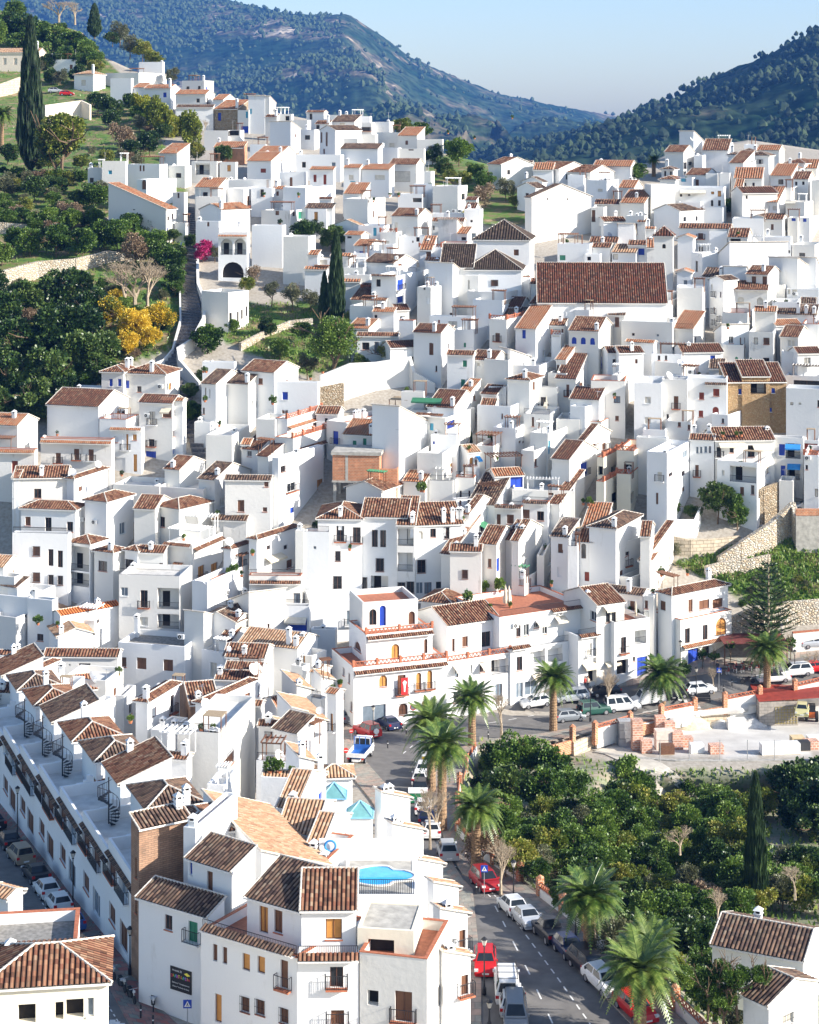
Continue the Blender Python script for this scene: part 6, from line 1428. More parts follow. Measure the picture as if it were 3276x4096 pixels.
# ---------------------------------------------------------------- wall along the palm walk: white panels between brick posts, each bay a thing
def bay(a, b, i, kind):
    pa = P(*a, sbase(a[1])); pb = P(*b, sbase(b[1])); d = pb-pa; L_ = sqrt(d.x**2+d.y**2); dz = d.z/L_; ang = atan2(d.y, d.x)
    r = empty('wall_bay', pa, ang); m_ = MB()
    def sl(x0, x1, y0, y1, z0, z1):
        q = [(x0, y0), (x1, y0), (x1, y1), (x0, y1)]; A = [(x, y, z0+dz*x) for x, y in q]; B_ = [(x, y, z1+dz*x) for x, y in q]
        for k in range(4): m_.poly([A[k], A[(k+1) % 4], B_[(k+1) % 4], B_[k]])
        m_.poly(B_)
    m_ = MB(); m_.box(-.28, .28, -.28, .28, -1, 1.75); m_.lathe((0, 0, 1.75), [(0.4, 0), (0.3, .1), (0.02, .28)], 4); m_.build('post', BRICK, r)
    if kind == 0:
        m_ = MB(); sl(.3, L_-.3, -.14, .14, -1.5, 0.85); m_.build('panel', W2, r)
        m_ = MB(); n = int(L_/0.55)
        for k in range(n):
            x0 = .3+(L_-.6)*k/n; x1 = .3+(L_-.6)*(k+1)/n; xm = (x0+x1)/2; m_.bar((x0, 0, .9+dz*x0), (xm, 0, 1.3+dz*xm), .06); m_.bar((xm, 0, 1.3+dz*xm), (x1, 0, .9+dz*x1), .06)
        m_.bar((.3, 0, 1.36+dz*.3), (L_-.3, 0, 1.36+dz*(L_-.3)), .07); m_.bar((.3, 0, .9+dz*.3), (L_-.3, 0, .9+dz*(L_-.3)), .07); m_.build('brick_lattice', REDC, r)
        lb = 'white wall bay with brick lattice'
    else:
        m_ = MB(); sl(.3, L_-.3, -.14, .14, -1.5, 0.12); m_.build('panel', BRICK, r); m_ = MB(); n = int(L_/0.16)
        for k in range(n+1): x = .3+(L_-.6)*k/n; m_.bar((x, 0, .12+dz*x), (x, 0, 1.15+dz*x), .015)
        m_.bar((.3, 0, 1.15+dz*.3), (L_-.3, 0, 1.15+dz*(L_-.3)), .03); m_.build('railing', IRON, r); lb = 'black railing bay on a low brick kerb'
    tag(r, None, 'wall', 'wall bays along the palm walk'); r['_b'] = lb; BAYS.append((r, (a[0]+b[0])/2, (a[1]+b[1])/2, lb))
BAYS = []
WP = [(3500, 2700), (3350, 2735), (3180, 2775), (3040, 2800), (2900, 2826), (2780, 2848), (2645, 2875), (2520, 2905), (2380, 2945)]
for i in range(len(WP)-1): bay(WP[i+1], WP[i], i, 0 if i in (1, 3, 5, 7) else 1)
WP = [(1905, 3012), (1862, 3080), (1838, 3160), (1832, 3240), (1830, 3330), (1890, 3412), (1975, 3465), (2080, 3530), (2160, 3590), (2250, 3660), (2340, 3730), (2440, 3815), (2560, 3915), (2700, 4040), (2860, 4200)]
for i in range(len(WP)-1): bay(WP[i+1], WP[i], i, 0 if i not in (1, 7) else 1)
bay((2290, 2962), (2185, 2990), 0, 1)
# ---------------------------------------------------------------- vegetation
G1 = leaf_mat('citrus_leaves', [(0.012, 0.035, 0.006), (0.045, 0.10, 0.014), (0.11, 0.19, 0.025), (0.17, 0.25, 0.04)], 0.25, 0.5, 0.5)
G2 = leaf_mat('dark_leaves', [(0.010, 0.028, 0.008), (0.03, 0.07, 0.016), (0.07, 0.12, 0.025), (0.12, 0.17, 0.04)], 0.15, 0.5, 0.4)
G3 = leaf_mat('yellow_green_leaves', [(0.05, 0.08, 0.01), (0.12, 0.17, 0.02), (0.24, 0.26, 0.04), (0.34, 0.30, 0.06)], 0.3, 0.6)
G4 = leaf_mat('olive_leaves', [(0.05, 0.06, 0.03), (0.12, 0.13, 0.06), (0.20, 0.20, 0.11)], 0.2, 0.6)
GY = leaf_mat('yellow_blossom', [(0.10, 0.14, 0.02), (0.45, 0.32, 0.02), (0.70, 0.48, 0.03), (0.75, 0.55, 0.08)], 0.3, 0.5)
GB = leaf_mat('brown_twigs', [(0.14, 0.09, 0.05), (0.22, 0.15, 0.09), (0.30, 0.22, 0.14)], 0.1, 0.6)
GM = leaf_mat('magenta_blossom', [(0.05, 0.08, 0.02), (0.40, 0.02, 0.12), (0.55, 0.04, 0.2)], 0.3, 0.9)
GC = leaf_mat('cypress_leaves', [(0.008, 0.022, 0.006), (0.02, 0.05, 0.012), (0.045, 0.085, 0.02)], 0.1, 0.8, 0.6)
GPM = leaf_mat('palm_leaves', [(0.03, 0.07, 0.012), (0.09, 0.15, 0.025), (0.20, 0.26, 0.06)], 0.25, 0.9, 0.35)
GBM = leaf_mat('bamboo_leaves', [(0.10, 0.14, 0.02), (0.22, 0.26, 0.03), (0.40, 0.38, 0.05)], 0.3, 0.6)
GR = leaf_mat('grass_blades', [(0.06, 0.12, 0.02), (0.12, 0.22, 0.03), (0.22, 0.28, 0.06)], 0.3, 0.6)
BARK = plain('bark', (0.16, 0.11, 0.07), 0.95, 0, 0.35, 5, 0.2, 0.6); PBARK = plain('pale_bark', (0.36, 0.29, 0.21), 0.95, 0, 0.3, 6, 0.2, 0.5)
def leaf(mb, c, d, sz, rg, asp=0.45):
    """one leaf: a quad bent along its middle"""
    d = d.normalized(); a = d.orthogonal().normalized(); a.rotate(Matrix.Rotation(rg.uniform(0, 6.28), 3, d)); k = len(mb.v); w_ = a*sz*asp
    mb.v += [tuple(c), tuple(c+d*sz*.5+w_), tuple(c+d*sz), tuple(c+d*sz*.5-w_)]; mb.f.append((k, k+1, k+2, k+3))
def raw(mb, name, mat):
    me = bpy.data.meshes.new(name); me.from_pydata(mb.v, [], mb.f); me.materials.append(mat); me.update(); return me
def crown_mesh(seed, n, clumps, lsz, mat, flat=0.8, name='crown'):
    """unit crown, radius 1 about the origin: leaves set on many clumps of uneven size, with gaps between"""
    rg = random.Random(seed); mb = MB(); cs = []
    for i in range(clumps):
        while True:
            v = Vector((rg.uniform(-1, 1), rg.uniform(-1, 1), rg.uniform(-.75, 1)))
            if 0.15 < v.length < 1: break
        v = v*(0.80 if rg.random() < .8 else 0.98)/max(v.length, .55)*rg.uniform(.6, 1.0); cs.append((v, rg.uniform(.20, .40)))
    tot = sum(r*r for _, r in cs)
    for v, r in cs:
        for _ in range(int(n*r*r/tot)):
            d = Vector((rg.gauss(0, 1), rg.gauss(0, 1), rg.gauss(0.25, 1))).normalized(); p = v+d*r*rg.uniform(.45, 1.05)
            p.z *= flat; dd = (d+p*0.5+Vector((rg.gauss(0, .5), rg.gauss(0, .5), rg.gauss(0, .5)))); leaf(mb, p, dd, lsz*rg.uniform(.7, 1.3), rg)
    return raw(mb, name, mat)
def branch(mb, p, d, L_, r, depth, rg, spread=0.5):
    q = p+d*L_; mb.bar(p, q, r, 0, r*0.68, 5)
    if depth == 0: return
    for i in range(rg.choice((2, 3, 3))):
        nd = (d+Vector((rg.gauss(0, spread), rg.gauss(0, spread), rg.gauss(0.1, spread*.6)))).normalized(); branch(mb, p+d*L_*rg.uniform(.6, 1), nd, L_*rg.uniform(.6, .82), r*0.62, depth-1, rg, spread)
def trunk_mesh(seed, h=1.0, r=0.055, depth=3):
    rg = random.Random(seed); mb = MB(); branch(mb, Vector((0, 0, -1.1)), Vector((rg.uniform(-.08, .08), rg.uniform(-.08, .08), 1)).normalized(), 1.0, r, depth, rg, 0.45)
    return raw(mb, 'trunk', BARK)
CROWNS = {}
def crowns(key, mats, n, clumps, lsz, flat, var):
    CROWNS[key] = [crown_mesh(hash((key, i)) % 999 if 0 else sum(map(ord, key))*7+i, n, clumps, lsz, mats, flat) for i in range(var)]
crowns('citrus', G1, 5200, 34, 0.115, .85, 4); crowns('dark', G2, 5200, 30, 0.12, .85, 4); crowns('yellowish', G3, 4200, 34, 0.11, .8, 3)
crowns('olive', G4, 3600, 26, 0.09, .85, 2); crowns('yellow', GY, 5000, 34, 0.10, .9, 2); crowns('magenta', GM, 2600, 20, 0.12, .9, 1); crowns('bamboo', GBM, 4200, 30, 0.14, 1.2, 2); crowns('brown', GB, 3200, 34, 0.10, .9, 2)
crowns('bigleaf', G1, 9000, 60, 0.075, .9, 2); crowns('small', G1, 700, 12, 0.26, .9, 3)
TRUNKS = [trunk_mesh(i) for i in range(4)]
TREES = []
def tree(x, y, r_px, key='citrus', base=None, nm='leafy_tree', hs=1.0, s=None, th=None):
    """x, y: crown centre; r_px: crown radius in photograph pixels; base: row of the foot"""
    by = base if base else y+r_px*1.15; s = s or S(x, by); rr = r_px/s; f = P(x, by, s); hc = max(rr*0.7, (by-y)/s)
    rt = empty(nm, f, R.uniform(0, 6.28)); c = bpy.data.objects.new('crown', R.choice(CROWNS[key])); C.objects.link(c); c.parent = rt; c.location = (0, 0, hc); c.scale = (rr, rr, rr*hs)
    t = bpy.data.objects.new('trunk', R.choice(TRUNKS)); C.objects.link(t); t.parent = rt; k = hc/1.35; t.scale = (k*min(1, rr), k*min(1, rr), k); t.location = (0, 0, k*0.95)
    TREES.append((rt, x, y, key, rr, nm)); return rt
# left hillside
for a in [(120, 960, 60), (225, 950, 68), (330, 962, 62), (400, 930, 62), (470, 930, 66), (530, 900, 60), (565, 965, 55), (612, 970, 60), (655, 1012, 60), (692, 1045, 52), (705, 1098, 48), (560, 875, 42), (200, 868, 50), (290, 872, 46), (60, 950, 50), (8, 1010, 50), (620, 905, 45), (380, 868, 42), (700, 1150, 34), (30, 870, 40), (130, 880, 40)]: tree(*a, 'citrus', nm='citrus_tree')
for a in [(90, 1195, 88), (268, 1145, 95), (172, 1320, 108), (300, 1290, 98), (60, 1350, 90), (335, 1395, 96), (200, 1480, 108), (60, 1500, 98), (20, 1235, 82), (405, 1378, 74), (130, 1590, 90), (262, 1560, 70), (6, 1610, 80), (370, 1225, 78), (450, 1480, 50), (-60, 1430, 90), (390, 1480, 60), (-40, 1130, 60)]: tree(*a, 'dark', nm='dark_tree')
for a in [(30, 88, 55), (100, 108, 58), (170, 132, 60), (232, 152, 55), (290, 172, 58), (345, 200, 52), (378, 240, 42), (150, 200, 50), (250, 222, 48), (322, 242, 38), (60, 40, 48), (-30, 130, 60), (80, 170, 50), (200, 240, 36)]: tree(*a, 'citrus', nm='orchard_tree')
for a in [(480, 125, 46, 'olive'), (520, 180, 46, 'olive'), (570, 195, 42, 'yellowish'), (608, 222, 34, 'yellowish'), (635, 240, 24, 'yellowish'), (450, 150, 30, 'dark'), (440, 420, 44, 'dark'), (392, 405, 46, 'dark'), (455, 470, 46, 'dark'), (525, 405, 38, 'citrus'), (480, 540, 56, 'brown'), (600, 565, 52, 'dark'), (890, 612, 42, 'dark'), (385, 780, 56, 'citrus'), (320, 790, 42, 'dark'), (140, 745, 50, 'dark'), (70, 700, 40, 'citrus'), (195, 640, 46, 'yellowish'), (160, 260, 26, 'olive'), (205, 300, 36, 'dark'), (240, 305, 36, 'olive'), (690, 300, 34, 'olive'), (250, 840, 40, 'brown'), (330, 870, 30, 'brown'), (30, 610, 44, 'dark'), (20, 740, 44, 'olive'), (100, 820, 36, 'yellowish'), (780, 600, 40, 'yellowish'), (530, 590, 40, 'dark'), (660, 520, 30, 'dark'), (430, 620, 36, 'yellowish'), (640, 385, 24, 'citrus'), (560, 490, 34, 'olive')]: tree(*a, nm='hillside_shrub')
for a in [(590, 445, 40), (625, 462, 44), (662, 490, 42), (692, 505, 36), (560, 420, 38), (735, 505, 34), (772, 525, 46)]: tree(*a, 'bamboo', nm='bamboo_clump', hs=1.3)
tree(242, 520, 104, 'yellowish', 745, 'ash_tree'); tree(225, 590, 70, 'dark', 745, 'ash_tree')
for a in [(440, 1240, 66), (535, 1300, 72), (640, 1270, 64), (510, 1370, 52), (470, 1190, 40), (600, 1350, 46)]: tree(*a, 'yellow', nm='flowering_mimosa')
tree(540, 985, 62, 'brown', 1080, 'brown_bush'); tree(110, 1265, 40, 'brown', 1320, 'brown_bush')
HP = [[(-40, 560), (160, 600), (330, 620), (460, 520), (640, 560), (720, 640), (640, 700), (500, 720), (420, 880), (300, 900), (-40, 940)], [(-40, 640), (200, 760), (280, 900), (-40, 930)], [(-60, 1120), (500, 1120), (690, 1180), (690, 1280), (560, 1440), (300, 1560), (-60, 1660)], [(-40, 20), (380, 130), (420, 260), (330, 330), (-40, 200)], [(440, 380), (720, 480), (700, 620), (500, 560)], [(620, 880), (720, 900), (720, 1240), (650, 1220)]]
k = 0
while k < 190:
    pg = R.choice(HP); x = R.uniform(-60, 740); y = R.uniform(20, 1660)
    if inpoly(x, y, pg): tree(x, y, R.uniform(20, 40), R.choice(['dark', 'citrus', 'yellowish', 'olive', 'brown', 'citrus']), nm='hillside_shrub', hs=R.uniform(.7, 1.1)); k += 1
# gardens in the town
for a in [(1230, 926, 58, 'dark'), (1323, 943, 56, 'dark'), (1275, 905, 40, 'dark')]: tree(*a, nm='round_tree')
for a in [(1172, 1172, 45, 'olive', 1250), (1242, 1192, 42, 'olive', 1250), (1085, 1158, 36, 'olive', 1230), (830, 1352, 66, 'citrus', 1415), (1016, 1090, 32, 'brown', 1150), (985, 1130, 36, 'yellowish', 1180), (1120, 1390, 46, 'citrus', 1440), (1070, 1300, 40, 'dark', 1345), (1210, 1320, 40, 'citrus', 1380), (1420, 1275, 44, 'yellowish', 1330), (1445, 1450, 40, 'dark', 1500), (1490, 1480, 30, 'dark', 1510), (930, 1300, 30, 'citrus', 1330), (1230, 1450, 45, 'olive', 1520), (760, 960, 30, 'dark', 1000), (730, 1010, 26, 'dark', 1050), (770, 1640, 46, 'citrus', 1690), (760, 1560, 34, 'dark', 1600), (800, 1500, 26, 'dark', 1520)]: tree(*a, nm='garden_tree')
tree(812, 1000, 46, 'magenta', 1050, 'bougainvillea'); tree(860, 1010, 30, 'olive', 1050, 'garden_tree')
tree(1329, 1355, 98, 'bigleaf', 1570, 'pepper_tree'); tree(1549, 1398, 40, 'yellowish', 1475, 'clipped_tree')
for a in [(1605, 501, 46, 'yellowish'), (1682, 522, 42, 'citrus'), (1835, 600, 58, 'citrus'), (1730, 612, 42, 'dark'), (1775, 660, 40, 'dark'), (1856, 715, 36, 'yellowish'), (1940, 772, 46, 'brown'), (2023, 752, 46, 'olive'), (1940, 718, 42, 'citrus'), (1900, 680, 36, 'citrus'), (2060, 800, 30, 'yellowish'), (1800, 700, 30, 'yellowish')]: tree(*a, nm='valley_tree')
tree(2533, 684, 58, 'citrus', 740, 'umbrella_pine', 0.7)
for a in [(2925, 823, 36, 'dark'), (2270, 877, 36, 'citrus'), (2300, 850, 26, 'citrus'), (2393, 915, 24, 'yellowish'), (2141, 838, 40, 'citrus'), (2190, 862, 28, 'citrus')]: tree(*a, nm='garden_tree')
tree(2870, 1985, 68, 'dark', 2095, 'loquat_tree'); tree(2949, 2040, 52, 'citrus', 2120, 'ivy_mass', 1.5); tree(2692, 2031, 30, 'citrus', 2085, 'garden_tree'); tree(2773, 2045, 34, 'dark', 2090, 'garden_tree'); tree(2710, 2190, 34, 'olive', 2215, 'hillside_shrub')
for a in [(2810, 2613, 20, 2680), (2856, 2622, 20, 2690), (2921, 2580, 20, 2660), (2736, 2668, 26, 2710), (3163, 2566, 20, 2640)]: tree(a[0], a[1], a[2], 'small', a[3], 'potted_tree')
for i in range(26):
    x = 2700+R.random()*560; y = 2300+R.random()*140
    if x > 2850 or y > 2420: tree(x, y, R.uniform(10, 22), R.choice(['yellowish', 'citrus', 'olive']), y+10, 'scrub_bush')
# orchard below the palm walk
OR = [(2000, 3040, 86, 'citrus'), (2095, 3015, 92, 'citrus'), (2215, 3055, 84, 'citrus'), (2050, 3140, 96, 'dark'), (2180, 3150, 92, 'citrus'), (2290, 3135, 72, 'citrus'), (2505, 3105, 92, 'citrus'), (2570, 3150, 80, 'citrus'), (2475, 3190, 78, 'dark'), (2745, 3150, 60, 'citrus'), (2860, 3195, 70, 'citrus'), (2905, 3265, 70, 'citrus'), (3210, 3130, 112, 'dark'), (3290, 3200, 118, 'dark'), (3190, 3240, 84, 'dark'), (3330, 3090, 90, 'dark'), (1945, 3130, 54, 'dark'), (1960, 3060, 50, 'citrus')]
for a in OR: tree(*a, nm='orchard_tree')
def blocked(x, y): return inpoly(x, y, [(2960, 3230), (3160, 3250), (3260, 3330), (3276, 3380), (3040, 3370), (2900, 3300)]) or inpoly(x, y, [(2830, 3640), (3400, 3600), (3400, 4300), (2960, 4300), (2950, 3900), (2830, 3800)])
yy = 3230; k = 0
while yy < 4420:
    st = 86 if yy < 3700 else 104; xx = interp(WALLX, yy)+100+R.uniform(0, 30)
    while xx < 3420:
        x = xx+R.uniform(-26, 26); y = yy+R.uniform(-22, 22)
        if not blocked(x, y) and not (1900 < x < 2330 and y < 3215): tree(x, y, R.uniform(50, 84)*(1 if yy < 3700 else 1.2), R.choice(['citrus', 'citrus', 'dark', 'citrus', 'yellowish', 'olive'] if k % 6 else ['citrus', 'brown', 'yellowish']), nm='orchard_tree', hs=R.uniform(.8, 1.1)); k += 1
        xx += st
    yy += st*0.78
for a in [(2880, 3890, 54), (2950, 3915, 58), (3040, 3900, 46), (2830, 3920, 50), (2890, 3990, 60)]: tree(*a, 'citrus', a[1]+150, 'orchard_tree', 1.0, 56.5)
# cypresses
def cypress_mesh(seed, n=9000):
    rg = random.Random(seed); mb = MB()
    for i in range(n):
        z = rg.random()**0.9; ang = rg.uniform(0, 6.28); prof = (min(1, z*5.0)**.6)*(1-z)**0.55*1.25; lump = 0.82+0.22*noise.noise(Vector((cos(ang)*2.2, sin(ang)*2.2, z*14+seed)))+0.10*noise.noise(Vector((cos(ang)*6, sin(ang)*6, z*40)))
        rr = prof*lump*(0.75+0.25*rg.random()); p = Vector((cos(ang)*rr, sin(ang)*rr, z)); leaf(mb, Vector((p.x, p.y, p.z)), Vector((cos(ang)*.05, sin(ang)*.05, 0.10)), 0.035 if 0 else 0.11, rg, 0.3)
    me = bpy.data.meshes.new('crown'); vs = mb.v
    me.from_pydata(vs, [], mb.f); me.materials.append(GC); me.update(); return me
CYM = [cypress_mesh(1), cypress_mesh(8)]
def cypress(x, ytop, by, w_px, i, s=None):
    s = s or S(x, by); h = (by-ytop)/s; rt = empty('cypress_tree', P(x, by, s), i*1.3); c = bpy.data.objects.new('crown', CYM[i % 2]); C.objects.link(c); c.parent = rt; c.scale = (w_px/2/s, w_px/2/s, h)
    m_ = MB(); m_.bar((0, 0, -.5), (0, 0, h*.4), .22, 0, .1, 8); m_.build('trunk', BARK, rt); TREES.append((rt, x, (ytop+by)/2, 'cypress', h, 'cypress_tree'))
cypress(122, 110, 690, 118, 0); cypress(378, 22, 150, 62, 1); cypress(1345, 945, 1300, 78, 0); cypress(1298, 1100, 1290, 52, 1); cypress(3023, 3132, 3660, 104, 1); cypress(1885, 1730, 1790, 14, 0)
# palms
def frond(mb, d, L_, droop, rise, rg, nl=26, lw=0.72):
    side = Vector((-d.y, d.x, 0)); pts = []
    for i in range(nl+1): t = i/nl; pts.append(d*L_*(t*0.95-0.1*t*t)+Vector((0, 0, 1))*(rise*L_*t-droop*L_*t*t)+side*0.0)
    for i in range(0, nl, 4): mb.bar(pts[i], pts[min(i+4, nl)], 0.03*(1-i/nl)+0.01, 0, None, 3)
    for i in range(2, nl+1):
        t = i/nl; ll = lw*sin(pi*min(1, .14+.86*t)**.8)*rg.uniform(.85, 1.1)+.08; ax = (pts[i]-pts[i-1]).normalized(); p = pts[i]
        for sg in (-1, 1):
            dr = (side*sg+ax*0.55+Vector((0, 0, .38 if t < .5 else .05))).normalized(); q = p+dr*ll+Vector((0, 0, -.22*ll)); k = len(mb.v); wv = ax*0.075; mb.v += [tuple(p-wv), tuple(p+wv), tuple(q)]; mb.f.append((k, k+1, k+2)); mb.m.append(0)
def palm_mesh(seed, n=72, L0=1.0):
    rg = random.Random(seed); mb = MB()
    for i in range(n):
        a = i*2.39996+rg.uniform(-.2, .2); el = 1-i/n; d = Vector((cos(a), sin(a), 0)); frond(mb, d, rg.uniform(3.0, 3.6)*L0*(1 if el < .8 else .8), 0.42+0.50*(1-el)+rg.uniform(-.05, .1), 1.15*el**1.1+.10, rg)
    me = bpy.data.meshes.new('crown'); me.from_pydata(mb.v, [], mb.f); me.materials.append(GPM); me.update(); return me
def palm_trunk():
    mb = MB(); prof = []; n = 44
    for i in range(n+1): z = i/n; prof.append(((0.42+0.12*(1-z)**3+(0.05 if i % 2 else 0)+0.16*sm((z-.86)/.12))*1.0, z))
    mb.lathe((0, 0, 0), prof, 12); return raw(mb, 'trunk', plain('palm_trunk', (0.26, 0.17, 0.10), 0.95, 0, 0.4, 6, 0.2, 0.8))
def fruit_mesh():
    rg = random.Random(3); mb = MB()
    for k in range(9):
        a = rg.uniform(0, 6.28)
        for j in range(26): d = Vector((cos(a)*rg.uniform(.4, 1.0), sin(a)*rg.uniform(.4, 1.0), rg.uniform(-.5, .25))); p = d*1.0; leaf(mb, p, Vector((rg.gauss(0, .4), rg.gauss(0, .4), -1)), .32, rg, .2)
    return raw(mb, 'fruit', plain('orange_dates', (0.60, 0.30, 0.03), 0.6))
PM = [palm_mesh(2), palm_mesh(9), palm_mesh(14)]; PT = palm_trunk(); PF = fruit_mesh()
def palm(x, yc, by, r_px, i, fruit=True, s=None, tw=1.0, bx=None):
    s = s or S(x, by); bx = bx or x; f = P(bx, by, s); h = (by-yc)/s; k = r_px/s/3.3; rt = empty('palm_tree', f, i*0.9)
    t = bpy.data.objects.new('trunk', PT); C.objects.link(t); t.parent = rt; t.scale = (tw, tw, h+1.0); t.location = (0, 0, -.9)
    c = bpy.data.objects.new('crown', PM[i % 3]); C.objects.link(c); c.parent = rt; c.location = (0, 0, h); c.scale = (k, k, k)
    if fruit: q = bpy.data.objects.new('fruit', PF); C.objects.link(q); q.parent = rt; q.location = (0, 0, h+.1); q.scale = (k*.9, k*.9, k*.9)
    TREES.append((rt, x, yc, 'palm', h, 'palm_tree'))
for i, a in enumerate([(1768, 2985, 3325, 148, True), (1725, 2890, 3170, 140, True), (1888, 2800, 2985, 118, True), (2213, 2715, 2925, 108, True), (2648, 2700, 2812, 118, False), (3068, 2600, 2752, 112, True), (1905, 3235, 3480, 132, False), (2356, 3590, 3850, 172, False), (2560, 3880, 4190, 205, True), (2600, 3780, 4000, 150, True), (2615, 640, 705, 34, False), (8, 460, 600, 66, True)]):
    palm(a[0], a[1], a[2], a[3], i, a[4], s=sbase(a[2]))
for i, a in enumerate([(1965, 3170, 3215, 62), (2165, 3320, 3370, 74), (2040, 3240, 3280, 50), (3000, 1990, 2000, 1)][:3]): palm(a[0], a[1], a[2], a[3], i+1, False)
# bare trees
def bare_mesh(seed, depth=7):
    rg = random.Random(seed); mb = MB(); branch(mb, Vector((0, 0, 0)), Vector((0, 0, 1)), .27, .024, depth, rg, .40); return raw(mb, 'branches', PBARK)
BM = [bare_mesh(3), bare_mesh(6), bare_mesh(10)]
def bare(x, ytop, by, i, nm='bare_tree', w=1.0):
    s = sbase(by); rt = empty(nm, P(x, by, s), i*2.1); h = (by-ytop)/s; c = bpy.data.objects.new('branches', BM[i % 3]); C.objects.link(c); c.parent = rt; c.scale = (h*w, h*w, h); TREES.append((rt, x, (ytop+by)/2, 'bare', h, nm))
for i, a in enumerate([(2005, 2720, 2955, 1.2), (2431, 2650, 2850, 1.2), (3251, 2560, 2694, 1.3), (2854, 2640, 2775, 1.0), (2003, 3330, 3582, 1.2), (1745, 3060, 3350, 1.0), (1720, 3080, 3400, .8), (2870, 3540, 3700, 1.3), (540, 960, 1250, 1.5), (500, 990, 1260, 1.4), (590, 1000, 1250, 1.4), (236, -40, 90, 1.8), (300, -20, 100, 1.6), (820, 470, 530, 1.2), (1607, 1395, 1470, 1.2), (2380, 3560, 3800, 1.0), (2300, 3480, 3680, 1.2), (2720, 3250, 3420, 1.5), (3180, 3430, 3600, 1.6)]): bare(a[0], a[1], a[2], i, w=a[3])
# the tall tiered pine
def tiered(x, ytop, by):
    s = sbase(by); h = (by-ytop)/s; rt = empty('tiered_pine', P(x, by, s)); m_ = MB(); m_.bar((0, 0, -1), (0, 0, h), .22, 0, .04, 8); m_.build('trunk', PBARK, rt); rg = random.Random(4); mb = MB(); nt_ = 11
    for k in range(nt_):
        z = h*(0.12+0.80*k/nt_); Lb = 3.9*(1-k/nt_)**.75+.35
        for j in range(8):
            a = j*pi/4+k*.6; d = Vector((cos(a), sin(a), .10)); sd = Vector((-d.y, d.x, 0))
            for q in range(int(Lb/.10)):
                t = (q+1)*.10/Lb; p = Vector((0, 0, z))+d*Lb*t+Vector((0, 0, .25*Lb*t*t))
                for sg in (-1, 1): leaf(mb, p, sd*sg+d*.8+Vector((0, 0, rg.uniform(-.2, .3))), .75*(1-t*.5), rg, .16)
    c = bpy.data.objects.new('crown', raw(mb, 'crown', G2)); C.objects.link(c); c.parent = rt; TREES.append((rt, x, (ytop+by)/2, 'tier', h, 'tiered_pine'))
tiered(3074, 2205, 2575)
# rough grass tufts over the green ground
def tufts():
    rg = random.Random(2); mb = MB(); n = 0
    while n < 26000:
        pg = rg.choice(GREEN[:2]+GREEN[3:4]*2+GREEN[0:1]*2+GREEN[4:5]*3); bx = [p[0] for p in pg]; by = [p[1] for p in pg]
        x = rg.uniform(max(-50, min(bx)), min(3330, max(bx))); y = rg.uniform(max(200, min(by)), min(4150, max(by)))
        if not inpoly(x, y, pg): continue
        p = P(x, y, S(x, y), -.05); leaf(mb, p, Vector((rg.gauss(0, .4), rg.gauss(0, .4), 1)), rg.uniform(.25, .75), rg, .22); n += 1
    o = bpy.data.objects.new('grass', raw(mb, 'grass', GR)); C.objects.link(o); struct(o, 'stuff')
tufts()
parse(DATA); parse(DATA2)
# ---------------------------------------------------------------- church
def H(xl, xc, xr, yt, h, phi, roof, col, walls='w', wins=(), items=(), label=None, **k): return house(xl, xc, xr, yt, h, phi, roof, col, walls, wins, items, label, **k)
H(1760, 1893, 1896, 1068, 9, 6, 'S', 'k', label='low church side chapel with a black tile slope left of the pyramid roofs', D=7, pitch=.5)
H(1893, 2118, 2147, 957, 11, 8, 'H', 'k', wins=[('n', 2065, 1010, 20, 24)], label='taller church crossing block with a dark pyramid roof and one brown window', D=11, pitch=.62)
H(1862, 2086, 2110, 1077, 9, 6, 'H', 'k', wins=[('nB', 1978, 1132, 28, 24)], label='lower church chapel with a dark pyramid roof and a lattice window', D=10, pitch=.62)
H(2150, 2668, 2700, 1208, 8, 3, 'X', 'm', label='church nave with one huge brown ribbed roof', D=14, pitch=.85)
H(2616, 2692, 2707, 940, 12, 10, 'H', 'm', 'v', wins=[('da', 2656, 985, 14, 18), ('dx', 2658, 1015, 5, 12)], label='square church bell tower with a small brown pyramid roof and arched opening', D=3.8, pitch=.85)
# ---------------------------------------------------------------- terrace row along the shaded left street
def spiral(root, x, y, z0, z1):
    m_ = MB(); m_.bar((x, y, z0), (x, y, z1+1), .06, 0, None, 6); n = int((z1-z0)/.2)
    for i in range(n):
        a = i*.42; z = z0+(i+1)*.2; a2 = a+.42; q = [(x, y, z), (x+.95*cos(a), y+.95*sin(a), z), (x+.95*cos(a2), y+.95*sin(a2), z)]; m_.poly(q); m_.poly([(p[0], p[1], p[2]-.05) for p in q[::-1]]); m_.poly([q[1], q[2], (*q[2][:2], z-.05), (*q[1][:2], z-.05)])
        m_.bar(q[1], (q[1][0], q[1][1], z+.9), .02); m_.bar((q[1][0], q[1][1], z+.9), (q[2][0], q[2][1], z+1.1), .03)
    return m_.build('spiral_staircase', IRON, root)
def absorb(a, b):
    """parts of root b become parts of root a"""
    A = Matrix.Translation(a.location) @ Matrix.Rotation(a.rotation_euler.z, 4, 'Z'); B_ = Matrix.Translation(b.location) @ Matrix.Rotation(b.rotation_euler.z, 4, 'Z'); M = A.inverted() @ B_
    for c in list(b.children): c.matrix_basis = M @ c.matrix_basis; c.parent = a
    for hh in list(HOUSES):
        if hh['root'] == b: HOUSES.remove(hh)
    bpy.data.objects.remove(b)
